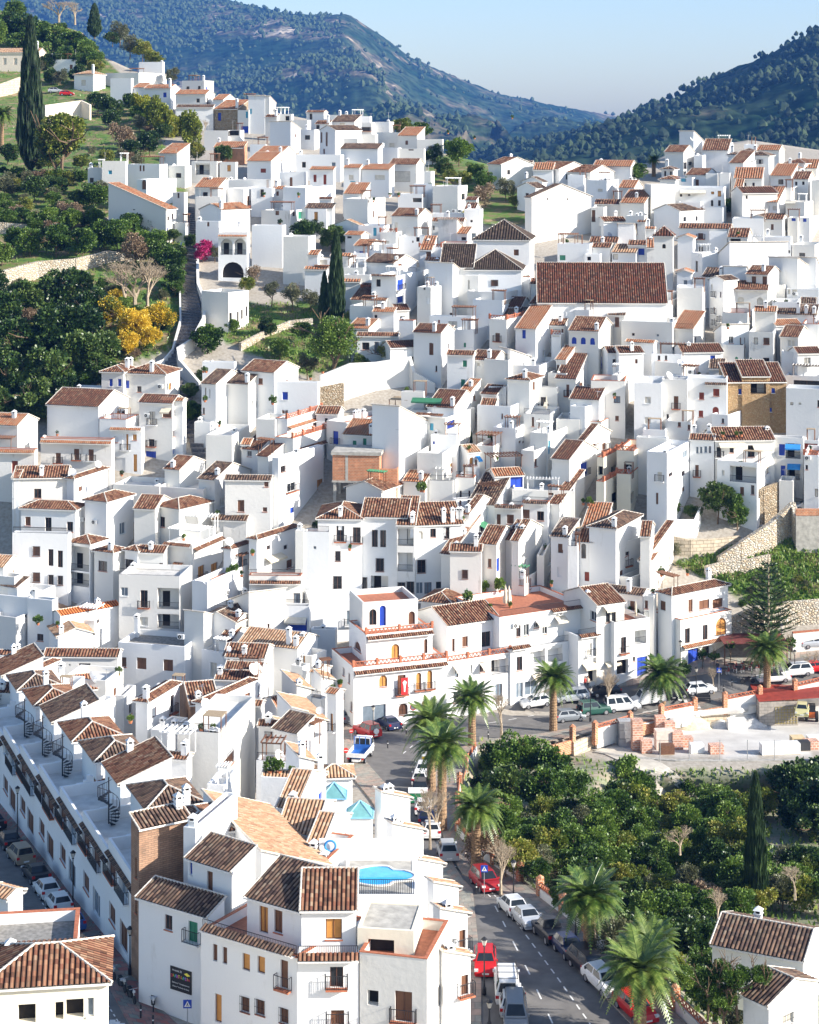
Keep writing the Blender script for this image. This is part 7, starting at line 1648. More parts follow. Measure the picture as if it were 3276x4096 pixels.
A0 = P(-160, 3000, sbase(3000)); A1 = P(548, 3905, sbase(3905)); dv = A1-A0; NU = 9; PH = math.degrees(atan2(-dv.y, dv.x)); eyv = Vector((sin(radians(PH)), cos(radians(PH)), 0)); exv = Vector((cos(radians(PH)), -sin(radians(PH)), 0)); Lr = sqrt(dv.x**2+dv.y**2)
for k in range(NU):
    c = A0+dv*(k+1)/NU; c0 = A0+dv*k/NU; px, py = proj(c); s = F/c.y; px0, _ = proj(c0); Wu = Lr/NU; hh = 7.3; zt = c.z+hh
    def wp(u, z, wd, ht, kd): q = c-exv*(Wu-u)+Vector((0, 0, z)); x, y = proj(q); ss = F/q.y; return (kd, x, y, wd*ss*abs(cos(radians(PH)))*1.6, ht*ss)
    wins = [wp(1.3, 5.4, 1.0, 1.7, R.choice(['cR', 'nR', 'c'])), wp(3.3, 5.5, .7, 1.3, 'c'), wp(5.4, 5.4, 1.0, 1.8, R.choice(['cR', 'nR'])), wp(7, 5.5, .7, 1.3, 'c'), wp(1.4, 1.6, .8, 1.5, 'n'), wp(3.2, 1.3, .9, 2.1, R.choice('nc')), wp(5.3, 1.3, 1.0, 2.1, R.choice('nc')), wp(7.1, 1.7, .8, 1.5, 'n')]
    rt, nf = house(None, 0, None, 0, hh, PH, 'F', 'w', 'w', wins, [], None, D=9, cat='terrace row house', par=1.0, corner=c, Wd=Wu)
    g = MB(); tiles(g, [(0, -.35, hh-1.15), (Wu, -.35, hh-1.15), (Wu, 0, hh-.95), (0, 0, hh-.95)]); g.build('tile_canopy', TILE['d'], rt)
    # attic storey set back behind the terrace, its own hipped roof
    c2 = c-exv*2.0+eyv*3.8; r2, _ = house(None, 0, None, 0, hh+2.2, PH, 'H' if k % 3 else 'S', 'd' if k % 2 else 'b', 'w', [], [], None, D=4.6, corner=c2, Wd=Wu-3.6); 
    HOUSES[-2]['x0'] = px0; absorb(rt, r2)
    g = MB(); n = 9
    for i in range(n):       # scalloped party wall between neighbours
        y0 = .25+2.9*i/n; y1 = .25+2.9*(i+1)/n; z = hh+.1+1.5*sm((i+.5)/n)+.15*sin(i*2); g.box(Wu-.24, Wu-.02, y0, y1, hh-1, z)
    g.build('party_wall', W, rt)
    if k in (1, 3, 4, 5, 7): spiral(rt, 1.2, 2.0, hh-1.0, hh+2.0)
    ac_unit(rt, (Wu-.3, 0, 0), (0, 1, 0), (-1, 0, 0), 2.2, hh+.2) if k % 2 else chimney(rt, 2.0, 6, hh+2.5, 1.6, False)
# ---------------------------------------------------------------- pool terrace
dk = P(1660, 3960, sbase(3960)); zd = 31.7-dk.z
rt, nf = house(None, 0, None, 0, zd, 0, 'F', 'c', 'w', [('hx', 1480, 3640, 1, 1)], [], 'white block carrying the blue kidney shaped swimming pool', D=7.0, par=0.03, corner=dk, Wd=5.4+.0)
m_ = MB(); wt = MB(); cx_, cy_ = 2.5, 3.5
def kid(r): return [(cx_+(r*2.05)*cos(a)*(1+.12*cos(2*a))+(.55 if cos(a) > .6 else 0), cy_+r*1.85*sin(a)*(1-.25*(cos(a) > .55)), zd) for a in [2*pi*i/40 for i in range(40)]]
o_, i_ = kid(1.13), kid(1.0)
for a in range(40): b_ = (a+1) % 40; up = lambda p, d: (p[0], p[1], p[2]+d); m_.poly([up(o_[a], .1), up(o_[b_], .1), up(i_[b_], .1), up(i_[a], .1)]); m_.poly([o_[a], o_[b_], up(o_[b_], .1), up(o_[a], .1)]); m_.poly([up(i_[a], .1), up(i_[b_], .1), up(i_[b_], .01), up(i_[a], .01)])
m_.build('pool_coping', WHF, rt); wt.poly([(p[0], p[1], zd+.04) for p in i_]); WATER = plain('pool_water', (0.04, 0.42, 0.85), 0.08, 0, 0.15, 1.2); wt.build('pool_water', WATER, rt)
g = MB(); railing(g, (0.2, .1, 0), (1, 0, 0), 5.1, zd, 1.1, .16, .02); g.build('railing', IRON, rt)
g = MB(); g.box(-2.2, 5.6, 7.0, 7.25, zd-1, zd+1.55); g.build('back_wall', W, rt)
g = MB(); g.lathe((0, 0, 0), [(.42, 0), (.5, .06), (.42, .12), (.34, .06), (.42, 0)], 18); o = g.build('coiled_hose', BLUC, rt); o.location = (-1.3, 6.85, zd+1.1); o.rotation_euler = (pi/2, 0, 0)
for k in range(3):   # glazed blue lantern roofs over the stair wells
    x, y = [(1225, 3105), (1335, 3180), (1440, 3255), (1535, 3330)][k]; s = sbase(y+300); q = P(x, y+300, s); z = (300)/s; r = empty('skylight', (q.x, q.y, q.z+z)); hw = 1.2
    m_ = MB(); m_.box(-hw+.1, hw-.1, -hw+.1, hw-.1, -3.2, 0); m_.build('base', W, r); m_ = MB(); fr = MB(); ap = (0, 0, 1.15); qq = [(-hw, -hw, .02), (hw, -hw, .02), (hw, hw, .02), (-hw, hw, .02)]
    for i in range(4): m_.poly([qq[i], qq[(i+1) % 4], ap]); fr.bar(qq[i], (0, 0, 1.2), .06); fr.bar(qq[i], qq[(i+1) % 4], .07)
    m_.build('glass_pyramid', plain('green_glass', (0.16, 0.36, 0.37), 0.15), r); fr.build('frame', plain('pale_blue_paint', (0.22, 0.48, 0.66), 0.5), r); tag(r, ['farthest', 'middle', 'nearest'][k]+' of the pale blue glass pyramid skylights on the roofs above the pool', 'skylight', 'blue glass skylights')
# brick house of rubble on the right, the unfinished orange brick house, the open shed in the yard
T0 = (2476, 1000, 2.155); tx = lambda v: T0[0]+v/T0[2]; ty = lambda v: T0[1]+v/T0[2]
H(tx(928), tx(1440), tx(1443), ty(1135), 8.2, -2, 'S', 'r', 'S', wins=[('b', tx(1047), ty(1220), 15, 22), ('b', tx(1330), ty(1212), 14, 20), ('l', tx(1202), ty(1195), 62, 42), ('ta', tx(1104), ty(1375), 24, 24), ('b', tx(1243), ty(1380), 10, 18), ('b', tx(1307), ty(1378), 10, 16)], label='old ochre rubble house with blue windows and a white lattice balcony', D=6)
H(tx(1060), tx(1300), tx(1303), ty(1085), 9.2, -2, 'S', 'r', 'S', wins=[('l', tx(1202), ty(1195), 62, 42)], label=None, D=5)
T0 = (900, 1400, 1.724)
rt = empty('unfinished_house', P(1330, 2085, sbase(2085)), radians(-6)); m_ = MB(); m_.box(0, 6.9, 0, 6, 6.0, 9.7); m_.build('wall', BRICK, rt); m_ = MB(); m_.box(-.2, 7.2, -.2, 6.2, 9.71, 10.2); m_.box(-.1, 7.0, -.1, 6.1, 5.7, 5.99); m_.box(-1.2, 7, 0, 6, 1.8, 2.1); m_.build('floor_slab', CONC, rt)
for x in (.3, 2.6, 6.6):
    for y in (.3, 5.6): m_ = MB(); m_.box(x-.2, x+.2, y-.2, y+.2, -4, 5.69); m_.build('post', CONC, rt)
m_ = MB(); m_.box(1.9, 2.3, -.03, .0, 6, 9.7); m_.build('concrete_pillar', CONC, rt); tag(rt, 'unfinished orange brick house standing on bare concrete posts', 'house', 'houses of the white village')
H(tx(1035), tx(1190), tx(1195), ty(820), 8, 4, 'F', 'c', 'B', label='low orange brick annex beside the unfinished brick house', D=4)
# lattice white balcony, red banner
def banner():
    T1 = (1300, 2600, 2.155); nf = [h for h in HOUSES if h['label'] and h['label'].startswith('curved')][0]['nf']; u, z = nf['hit']('f', T1[0]+672/T1[2], T1[1]+300/T1[2]); o = empty('banner', nf['loc']+nf['ex']*u-nf['ey']*.62+Vector((0, 0, z)), radians(20)); m_ = MB(); m_.box(-.45, .45, -.03, .0, -1.05, 1.05); m_.build('cloth', plain('red_cloth', (0.62, 0.02, 0.02), 0.8), o)
    m_ = MB(); m_.poly([(-.08, -.034, -.7), (.08, -.034, -.7), (.14, -.034, .1), (.28, -.034, .5), (0, -.034, .75), (-.28, -.034, .5), (-.14, -.034, .1)]); m_.build('emblem', FW, o); m_ = MB(); m_.bar((-.5, 0, 1.08), (.5, 0, 1.08), .02); m_.build('rod', IRON, o); tag(o, 'red banner with a white emblem hanging from a balcony of the curved corner house', 'banner')
banner()
# ---------------------------------------------------------------- letters on walls and signs
def text(s_, loc, rot, size, mat, parent, name='lettering'):
    cu = bpy.data.curves.new(name, 'FONT'); cu.body = s_; cu.size = size; cu.align_x = 'CENTER'; cu.align_y = 'CENTER'; cu.extrude = 0.004; tmp = bpy.data.objects.new('tmp', cu); C.objects.link(tmp)
    dg = bpy.context.evaluated_depsgraph_get(); me = bpy.data.meshes.new_from_object(tmp.evaluated_get(dg)); bpy.data.objects.remove(tmp); me.materials.clear(); me.materials.append(mat); me.name = name; o = bpy.data.objects.new(name, me); C.objects.link(o); o.parent = parent; o.location = loc; o.rotation_euler = rot; return o
def party_sign():
    T1 = (600, 3400, 1.3262); nf = min(HOUSES, key=lambda h: abs(h['x1']-835)+abs(h['x0']-555)+abs(h['yt']-3662))['nf']; u, z = nf['hit']('f', T1[0]+166/T1[2], T1[1]+690/T1[2]); o = empty('shop_sign', nf['loc']+nf['ex']*u-nf['ey']*.01+Vector((0, 0, z)), -radians(33)); m_ = MB(); m_.box(-1.0, 1.0, -.06, 0, -.85, .85); m_.build('board', plain('black_board', (0.015, 0.015, 0.018), 0.4), o)
    cols = [(.7, .05, .1), (.9, .5, .05), (.1, .6, .2), (.1, .3, .8), (.8, .1, .5), (.9, .8, .1)]
    text('Avenida 22', (-.35, -.066, .62), (pi/2, 0, 0), .2, FW, o)
    for i, ch in enumerate('DIVERTILANDIA'): text(ch, (-.84+.135*i, -.066, .18+.04*(i % 2)), (pi/2, 0, 0), .30, plain('letter_%d' % (i % 6), cols[i % 6], .5), o)
    m_ = MB(); m_.poly([(.30, -.07, .55), (.62, -.07, .42), (.92, -.07, .52), (.6, -.07, .68)]); m_.build('hat', plain('letter_5', cols[5], .5), o)
    text('Disfraces * Complementos', (0, -.066, -.28), (pi/2, 0, 0), .15, FW, o); text('Globos * Articulos de fiesta', (0, -.066, -.55), (pi/2, 0, 0), .14, FW, o)
    tag(o, 'black party shop sign with colourful letters on the white corner house wall', 'sign')
party_sign()
# ---------------------------------------------------------------- vehicles
TYRE = plain('tyre_rubber', (0.02, 0.02, 0.022), 0.9); RIM = plain('wheel_rim', (0.5, 0.5, 0.52), 0.3, .7); CGL = plain('car_glass', (0.02, 0.025, 0.03), 0.05); LAMPW = plain('headlight', (0.7, 0.7, 0.68), 0.2); LAMPR = plain('tail_light', (0.5, 0.01, 0.01), 0.3); DKP = plain('dark_trim', (0.03, 0.03, 0.032), 0.6)
PAINTS = {'white': (0.75, 0.75, 0.74), 'silver': (0.48, 0.50, 0.52), 'grey': (0.20, 0.22, 0.24), 'black': (0.012, 0.013, 0.018), 'navy': (0.012, 0.02, 0.07), 'red': (0.50, 0.015, 0.015), 'tan': (0.34, 0.27, 0.19), 'blue': (0.05, 0.12, 0.34), 'green': (0.02, 0.08, 0.06), 'yellow': (0.55, 0.50, 0.25), 'dark red': (0.30, 0.015, 0.02), 'orange': (0.65, 0.14, 0.02)}
# profile: (x, z) of the lower body top line and of the roof line, front at +x
CT = {'hatchback': (4.0, 1.72, 1.46, [(-2, .55), (-1.98, .95), (2 - .95, .98), (1.75, .80), (2, .55)], (-1.85, -1.35, .35, 1.1)), 'sedan': (4.5, 1.78, 1.42, [(-2.25, .55), (-2.2, .98), (1.2, .98), (2.0, .80), (2.25, .55)], (-1.55, -.9, .35, 1.2)),
      'MPV': (4.4, 1.82, 1.65, [(-2.2, .6), (-2.18, 1.0), (1.2, 1.03), (1.95, .85), (2.2, .55)], (-2.1, -1.75, .55, 1.45)), 'four-wheel drive': (4.2, 1.8, 1.8, [(-2.1, .7), (-2.08, 1.1), (1.0, 1.1), (1.95, 1.05), (2.1, .65)], (-2.05, -1.9, .1, .7)),
      'van': (4.5, 1.85, 1.95, [(-2.25, .6), (-2.24, 1.1), (1.2, 1.1), (2.05, .92), (2.25, .55)], (-2.2, -2.12, .7, 1.35)), 'pickup': (5.0, 1.8, 1.72, [(-2.5, .6), (-2.5, 1.05), (1.1, 1.08), (2.3, .98), (2.5, .6)], (-.75, -.6, .5, 1.1)),
      'convertible': (4.3, 1.75, 1.36, [(-2.15, .55), (-2.1, .95), (1.2, .95), (1.9, .78), (2.15, .55)], (-1.2, -.7, .2, 1.0)), 'truck': (5.6, 2.0, 2.3, [(-2.8, .75), (-2.8, 1.0), (1.4, 1.0), (2.78, 1.15), (2.8, .6)], (1.1, 1.15, 2.3, 2.75))}
CARS = []
def car(kind, colour, x, y, head, extra='', nm=None):
    """x, y: photograph point on the ground under the middle; head: photograph point the nose points at"""
    s = S(x, y); p = P(x, y, sbase(y)); q = P(head[0], head[1], sbase(head[1])); d = q-p; az = atan2(d.y, d.x); L_, w_, h_, prof, cab = CT[kind]
    slope = d.z/max(.1, sqrt(d.x**2+d.y**2)); rt = empty(nm or ('parked_car' if kind not in ('van', 'truck', 'pickup') else 'parked_'+kind), p+Vector((0, 0, .04)), 0); rt.rotation_euler = (0, -math.atan(slope) if abs(slope) < .3 else 0, az)
    pm = plain('paint_'+colour.replace(' ', '_'), PAINTS[colour], 0.38, .15 if colour in ('silver', 'grey') else 0, .04); m_ = MB(); hw = w_/2
    def ring(x, z, t=0): return [(x, -hw*.93, .28), (x, -hw, .5), (x, -hw, z*.8), (x, -hw*.93+t, z), (x, hw*.93-t, z), (x, hw, z*.8), (x, hw, .5), (x, hw*.93, .28)]
    xs = [prof[0], (prof[1][0], prof[1][1]), (prof[1][0]+.3, prof[1][1]+.02), ((prof[1][0]+prof[2][0])/2, prof[2][1]+.02), prof[2], ((prof[2][0]+prof[3][0])/2, (prof[2][1]+prof[3][1])/2+.02), prof[3], prof[4]]
    rs = [ring(x, z) for x, z in xs]; k0 = len(m_.v)
    for a, b in zip(rs, rs[1:]):
        for i in range(8): m_.poly([a[i], b[i], b[(i+1) % 8], a[(i+1) % 8]])
    m_.poly(rs[0]); m_.poly(rs[-1][::-1]); zb = prof[2][1]; xa, xb, xc_, xd = cab; t = .22
    if kind == 'truck':
        m_ = MB(); m_.box(-2.8, 2.8, -.45, .45, .45, .7); m_.box(1.15, 2.8, -1, 1, .5, 1.35)
    if kind == 'pickup': pass
    body = m_.build('body', pm if kind != 'truck' else FW, rt)
    A = [(xa, -hw*.92, zb), (xd, -hw*.92, zb), (xd, hw*.92, zb), (xa, hw*.92, zb)]; B_ = [(xb, -hw*.92+t, h_), (xc_, -hw*.92+t, h_), (xc_, hw*.92-t, h_), (xb, hw*.92-t, h_)]
    if kind == 'truck': A = [(1.1, -1, 1.3), (2.8, -1, 1.3), (2.8, 1, 1.3), (1.1, 1, 1.3)]; B_ = [(1.15, -.92, 2.25), (2.3, -.92, 2.25), (2.3, .92, 2.25), (1.15, .92, 2.25)]
    m_ = MB(); m_.poly(B_)
    lerp = lambda p, q, f: tuple(a+(b-a)*f for a, b in zip(p, q))
    gl = MB()
    for i in range(4):
        a, b, c, d_ = A[i], A[(i+1) % 4], B_[(i+1) % 4], B_[i]; m_.poly([a, b, c, d_])
        bl = lambda u, v: Vector(lerp(lerp(a, b, u), lerp(d_, c, u), v)); nn = (Vector(b)-Vector(a)).cross(Vector(d_)-Vector(a)).normalized()*.012; n_ = 2 if i in (0, 2) else 1
        if kind == 'van' and i in (0, 2): spans = [(.70, .93)] if 'panel' in extra else [(.06, .33), (.38, .64), (.70, .93)]
        else: spans = [(.06, .48), (.53, .94)] if n_ == 2 else [(.07, .93)]
        for u0, u1 in spans: gl.poly([bl(u0, .12)+nn, bl(u1, .12)+nn, bl(u1, .9)+nn, bl(u0, .9)+nn])
    m_.build('cabin', pm if kind != 'convertible' else DKP, rt) if kind != 'truck' else m_.build('cabin', FW, rt); gl.build('windows', CGL, rt)
    wr = .31 if kind not in ('truck', 'four-wheel drive', 'pickup') else .38; wx = L_*.31
    for sx in (-1, 1):
        for sy in (-1, 1):
            m_ = MB(); c = Vector((sx*wx, sy*(hw-.12), wr)); m_.bar(c-Vector((0, .12*1, 0)), c+Vector((0, .12, 0)), wr, 0, None, 14); wh = m_.build('wheel', TYRE, rt); m_ = MB(); m_.bar(c+Vector((0, sy*.10, 0)), c+Vector((0, sy*.128, 0)), wr*.62, 0, None, 10); m_.build('rim', RIM, wh)
    zf = .72 if kind != 'truck' else .8
    for sy in (-1, 1):
        m_ = MB(); x = prof[4][0]-.10; m_.box(x-.12, x+.11, sy*hw*.82-.16, sy*hw*.82+.14, zf-.08, zf+.07); m_.build('headlight', LAMPW, rt); m_ = MB(); x = prof[0][0]; m_.box(x-.02, x+.12, sy*hw*.84-.12, sy*hw*.84+.14, .72, .95); m_.build('tail_light', LAMPR, rt)
    for x in (prof[0][0]-.015, prof[4][0]-.0): m_ = MB(); m_.box(x-.012, x+.015, -.26, .26, .42, .54); m_.build('number_plate', FW, rt)
    for sy in (-1, 1): m_ = MB(); m_.box(xd-.35, xd-.2, sy*(hw+.02)-.08, sy*(hw+.02)+.08, zb-.02, zb+.13); m_.build('mirror', pm, rt)
    if kind == 'pickup': m_ = MB(); m_.box(-2.4, -.85, -.72, .72, 1.06, 1.075); m_.build('load_bed', DKP, rt)
    if kind == 'truck':
        b2 = plain('truck_blue', (0.02, 0.12, 0.42), .5); m_ = MB()
        m_.box(-2.8, 1.0, -1.05, 1.05, .85, .92); m_.build('load_bed', b2, rt)
        for (x0, x1, y0, y1) in ((-2.8, 1.0, -1.08, -1.02), (-2.8, 1.0, 1.02, 1.08), (-2.86, -2.8, -1.08, 1.08)): m_ = MB(); m_.box(x0, x1, y0, y1, .92, 1.4); m_.build('drop_side', FW, rt)
        m_ = MB(); m_.box(.95, 1.02, -1.02, 1.02, .92, 1.5); [m_.bar((.98, y, .9), (.98, y, 2.4), .04) for y in (-1, -.35, .35, 1)]; m_.bar((.98, -1, 2.4), (.98, 1, 2.4), .04); m_.build('headboard', b2, rt)
    if 'rack' in extra: m_ = MB(); [m_.bar((x, -.75, h_+.12), (x, .75, h_+.12), .03) for x in (-1.8, -.9, 0, .6)]; [m_.bar((-2, y, h_+.12), (.8, y, h_+.12), .03) for y in (-.75, .75)]; m_.build('roof_rack', DKP, rt)
    if 'fcc' in extra:
        text('FCC', (-.55, hw+.013, 1.35), (pi/2, 0, pi), .42, plain('logo_green', (0.05, 0.40, 0.22), .5), rt); text('FCC', (-2.262, 0, 1.3), (pi/2, 0, -pi/2), .42, MATS['logo_green'], rt)
    if 'spare' in extra: m_ = MB(); m_.bar((-2.1, 0, 1.0), (-2.3, 0, 1.0), .34, 0, None, 14); m_.build('spare_wheel', TYRE if 'green' in colour else FW, rt)
    CARS.append((rt, kind, colour, x, y)); return rt
def hd(A, B, t): return None
up = lambda x, y, k=.0: (x-1.0*80, y-75)
dn = lambda x, y: (x+80, y+75)
BR = [('hatchback', 'white', 2051, 3652, up, '', 'white hatchback parked by the palm walk below the crossing'), ('sedan', 'silver', 2110, 3702, dn, '', 'silver grey sedan parked behind the white hatchback on the palm walk'), ('pickup', 'black', 2200, 3758, up, '', 'black pickup truck with an open load bed by the palm walk'), ('hatchback', 'navy', 2278, 3822, dn, '', 'navy blue car parked between the black pickup and the nearest palm trunk'), ('MPV', 'black', 2355, 3893, dn, '', 'shiny black car parked against the big palm trunk'), ('hatchback', 'white', 2412, 3952, dn, '', 'white car half hidden by the nearest palm crown'), ('hatchback', 'red', 2540, 4060, dn, '', 'red car almost hidden under the nearest palm fronds')]
for k_, c_, x, y, f, e, lb in BR: r = car(k_, c_, x, y, f(x, y), e); r['label'] = lb
for k_, c_, x, y, h_, e, lb in [('hatchback', 'red', 1941, 3878, (1943, 3960), '', 'bright red car under the street lamp beside the white terrace wall'), ('van', 'white', 2027, 3972, (2022, 3900), 'panel rack fcc', 'white panel van with green letters and a roof rack at the bottom kerb'), ('hatchback', 'white', 2042, 4030, (2036, 3950), '', 'white car squeezed behind the white lettered van'), ('MPV', 'grey', 2060, 4085, (2066, 4160), '', 'dark grey car at the bottom edge of the main road'),
    ('MPV', 'dark red', 1941, 3552, (1985, 3595), '', 'dark red people carrier beside the zebra crossing sign'), ('MPV', 'silver', 1790, 3432, (1770, 3370), '', 'silver car at the upper end of the palm walk parking'),
    ('hatchback', 'white', 1693, 3096, (1700, 3040), '', 'farthest white car in the column beside the two tall palms'), ('hatchback', 'white', 1680, 3135, (1690, 3080), '', 'second white car in the column beside the two tall palms'), ('MPV', 'black', 1682, 3176, (1690, 3110), '', 'black car between the white cars and the green bin'), ('hatchback', 'white', 1692, 3252, (1692, 3190), '', 'white car just below the green bin'), ('sedan', 'navy', 1706, 3296, (1700, 3230), '', 'dark blue car behind the white car below the green bin'), ('hatchback', 'white', 1726, 3345, (1716, 3280), '', 'nearest white car of the column below the green bin'),
    ('truck', 'white', 1442, 3040, (1500, 2970), '', 'small white tipper truck with a blue load bed'), ('four-wheel drive', 'red', 1469, 2945, (1420, 2925), 'spare', 'red four-wheel drive with a white roof by the street lamp'), ('sedan', 'navy', 1556, 2912, (1500, 2880), '', 'dark blue car before the garage of the curved corner house'), ('sedan', 'grey', 1395, 2885, (1380, 2850), '', 'grey car in the lane left of the curved corner house'),
    ('hatchback', 'white', 2146, 2826, (2080, 2836), '', 'white hatchback outside the row of terraced houses'), ('MPV', 'silver', 2292, 2805, (2230, 2812), '', 'silver people carrier outside the row of terraced houses'), ('hatchback', 'black', 2422, 2782, (2370, 2786), '', 'black car outside the row of terraced houses'), ('hatchback', 'grey', 2276, 2884, (2340, 2878), '', 'grey hatchback parked beside the road railing'), ('four-wheel drive', 'green', 2376, 2858, (2440, 2852), 'spare', 'dark green four-wheel drive with a spare wheel'), ('van', 'white', 2492, 2842, (2550, 2836), '', 'white van with side windows by the brick lattice wall'), ('van', 'white', 2592, 2816, (2530, 2826), 'panel rack', 'white delivery van with a roof rack next to a palm'), ('sedan', 'black', 2690, 2792, (2750, 2786), '', 'black sedan behind the palm trunk by the bench'), ('hatchback', 'white', 2802, 2774, (2860, 2768), '', 'white hatchback by the lamp and the black bench'), ('convertible', 'white', 3096, 2728, (3040, 2732), '', 'white convertible with a black hood beside the cafe palm'), ('MPV', 'white', 3184, 2702, (3130, 2706), '', 'white car right of the cafe palm'), ('sedan', 'red', 3262, 2688, (3320, 2682), '', 'red car at the right edge of the road'),
    ('hatchback', 'silver', 3228, 2040, (3165, 2040), '', 'silver car parked on the brick edged platform at the right'), ('hatchback', 'red', 268, 383, (300, 383), '', 'red car parked on the hillside wall at the upper left'), ('hatchback', 'silver', 222, 372, (250, 372), '', 'pale car beside the red one on the upper left hill'), ('hatchback', 'yellow', 3208, 2862, (3206, 2890), '', 'pale yellow car in front of the red roofed shed'),
    ('sedan', 'black', 37, 3385, (-10, 3330), '', 'farthest dark car on the shaded left street'), ('MPV', 'tan', 84, 3446, (30, 3390), '', 'tan car parked on the shaded left street'), ('sedan', 'black', 145, 3520, (90, 3460), '', 'black car between the tan and the white one in the shaded street'), ('hatchback', 'white', 188, 3584, (140, 3525), '', 'white car nearest the street lamp in the shaded street'), ('hatchback', 'white', 236, 3640, (186, 3580), '', 'small rounded white car in the shaded street'), ('hatchback', 'blue', 286, 3712, (230, 3640), '', 'blue car at the near end of the shaded row'), ('sedan', 'black', 366, 3806, (310, 3740), '', 'black car next to the parked motorbikes'), ('sedan', 'black', -30, 3310, (-90, 3260), '', 'dark car cut off by the left edge of the photo'), ('hatchback', 'silver', 3262, 2590, (3300, 2588), '', 'silver car in the upper car park at the right edge')]:
    r = car(k_, c_, x, y, h_, e); r['label'] = lb
for r, k_, c_, x, y in CARS: tag(r, None, 'van' if k_ == 'van' else 'truck' if k_ == 'truck' else 'pickup' if k_ == 'pickup' else 'car', 'parked cars along the streets')
def bike(x, y, az, col, lb):
    s = sbase(y); p = P(x, y, s, .17); rt = empty('parked_motorbike', p, az); pm = plain('paint_'+col, PAINTS[col], .3)
    for xx in (-.65, .68): m_ = MB(); m_.bar((xx, -.05, .3), (xx, .05, .3), .3, 0, None, 14); m_.build('wheel', TYRE, rt)
    m_ = MB(); m_.bar((-.65, 0, .35), (-.1, 0, .6), .07); m_.bar((-.1, 0, .6), (.45, 0, .8), .10, 0, .06); m_.box(-.2, .25, -.14, .14, .3, .62); m_.build('frame', DKP, rt)
    m_ = MB(); m_.lathe((.15, 0, .68), [(.05, 0), (.2, .04), (.2, .16), (.05, .24)], 8); m_.build('tank', pm, rt); m_ = MB(); m_.box(-.6, .0, -.13, .13, .72, .84); m_.build('seat', TYRE, rt)
    m_ = MB(); m_.bar((.68, 0, .3), (.42, 0, 1.0), .035); m_.bar((.42, -.34, 1.02), (.42, .34, 1.02), .022); m_.build('handlebar', RIM, rt); m_ = MB(); m_.box(-.75, -.5, -.1, .1, .78, .86) if 0 else m_.box(.5, .62, -.09, .09, .78, .94); m_.build('headlight', LAMPW, rt); tag(rt, lb, 'motorbike', 'motorbikes parked in the shade')
for a in [(408, 3880, 'silver', 'chrome fronted motorbike, first after the black car'), (446, 3915, 'blue', 'blue motorbike, second after the black car'), (488, 3965, 'silver', 'pale motorbike leaning beside the yellow house corner'), (526, 4010, 'black', 'big black motorbike at the corner of the shaded parking'), (612, 4040, 'silver', 'silver scooter on the chequered pavement near the crossing sign'), (368, 3640, 'black', 'black scooter against the terrace row wall')]: bike(a[0], a[1], -1.1 if a[0] != 612 else -1.4, a[2], a[3])
bike(2991, 2738, .1, 'black', 'black touring motorbike parked across the road from the cafe')
# ---------------------------------------------------------------- lamps, signs, bollards, bins, people
def lamp(x, y, ytop, lb):
    s = sbase(y); h = (y-ytop)/s; rt = empty('street_lamp', P(x, y, s, .13)); m_ = MB(); m_.lathe((0, 0, 0), [(.16, 0), (.16, .5), (.09, .6), (.06, 1.0), (.045, h-.75), (.12, h-.7), (.05, h-.6)], 8); m_.build('post', IRON, rt)
    m_ = MB(); m_.lathe((0, 0, h-.6), [(.12, 0), (.24, .42)], 6); m_.build('lantern', plain('lamp_glass', (0.55, 0.52, 0.45), .2), rt); m_ = MB(); m_.lathe((0, 0, h-.18), [(.28, 0), (.16, .12), (.03, .22)], 6); m_.build('lamp_cap', IRON, rt); tag(rt, lb, 'street lamp', 'street lamps')
for a in [(2054, 3608, 3445, 'black street lamp by the silver sedan and the walled pavement'), (1937, 3985, 3755, 'black street lamp beside the bright red car'), (1958, 4125, 4005, 'street lamp at the bottom edge by the grey car'), (2303, 3775, 3645, 'street lamp between the black pickup and the palm'), (292, 3650, 3408, 'black street lamp behind the white car in the shaded street'), (520, 3905, 3712, 'black street lamp at the brick tower foot'), (70, 3400, 3150, 'farthest black street lamp in the shaded left street'), (2785, 2796, 2672, 'street lamp by the black bench'), (2722, 2690, 2565, 'street lamp at the corner house left of the cafe'), (3179, 2712, 2603, 'street lamp behind the white car near the cafe'), (3126, 2640, 2500, 'street lamp behind the cafe palm'), (2362, 2890, 2750, 'street lamp beside the green four-wheel drive'), (1493, 2958, 2825, 'street lamp over the red four-wheel drive'), (1892, 2985, 2858, 'black street lamp between the palms at the road bend')]: lamp(*a)
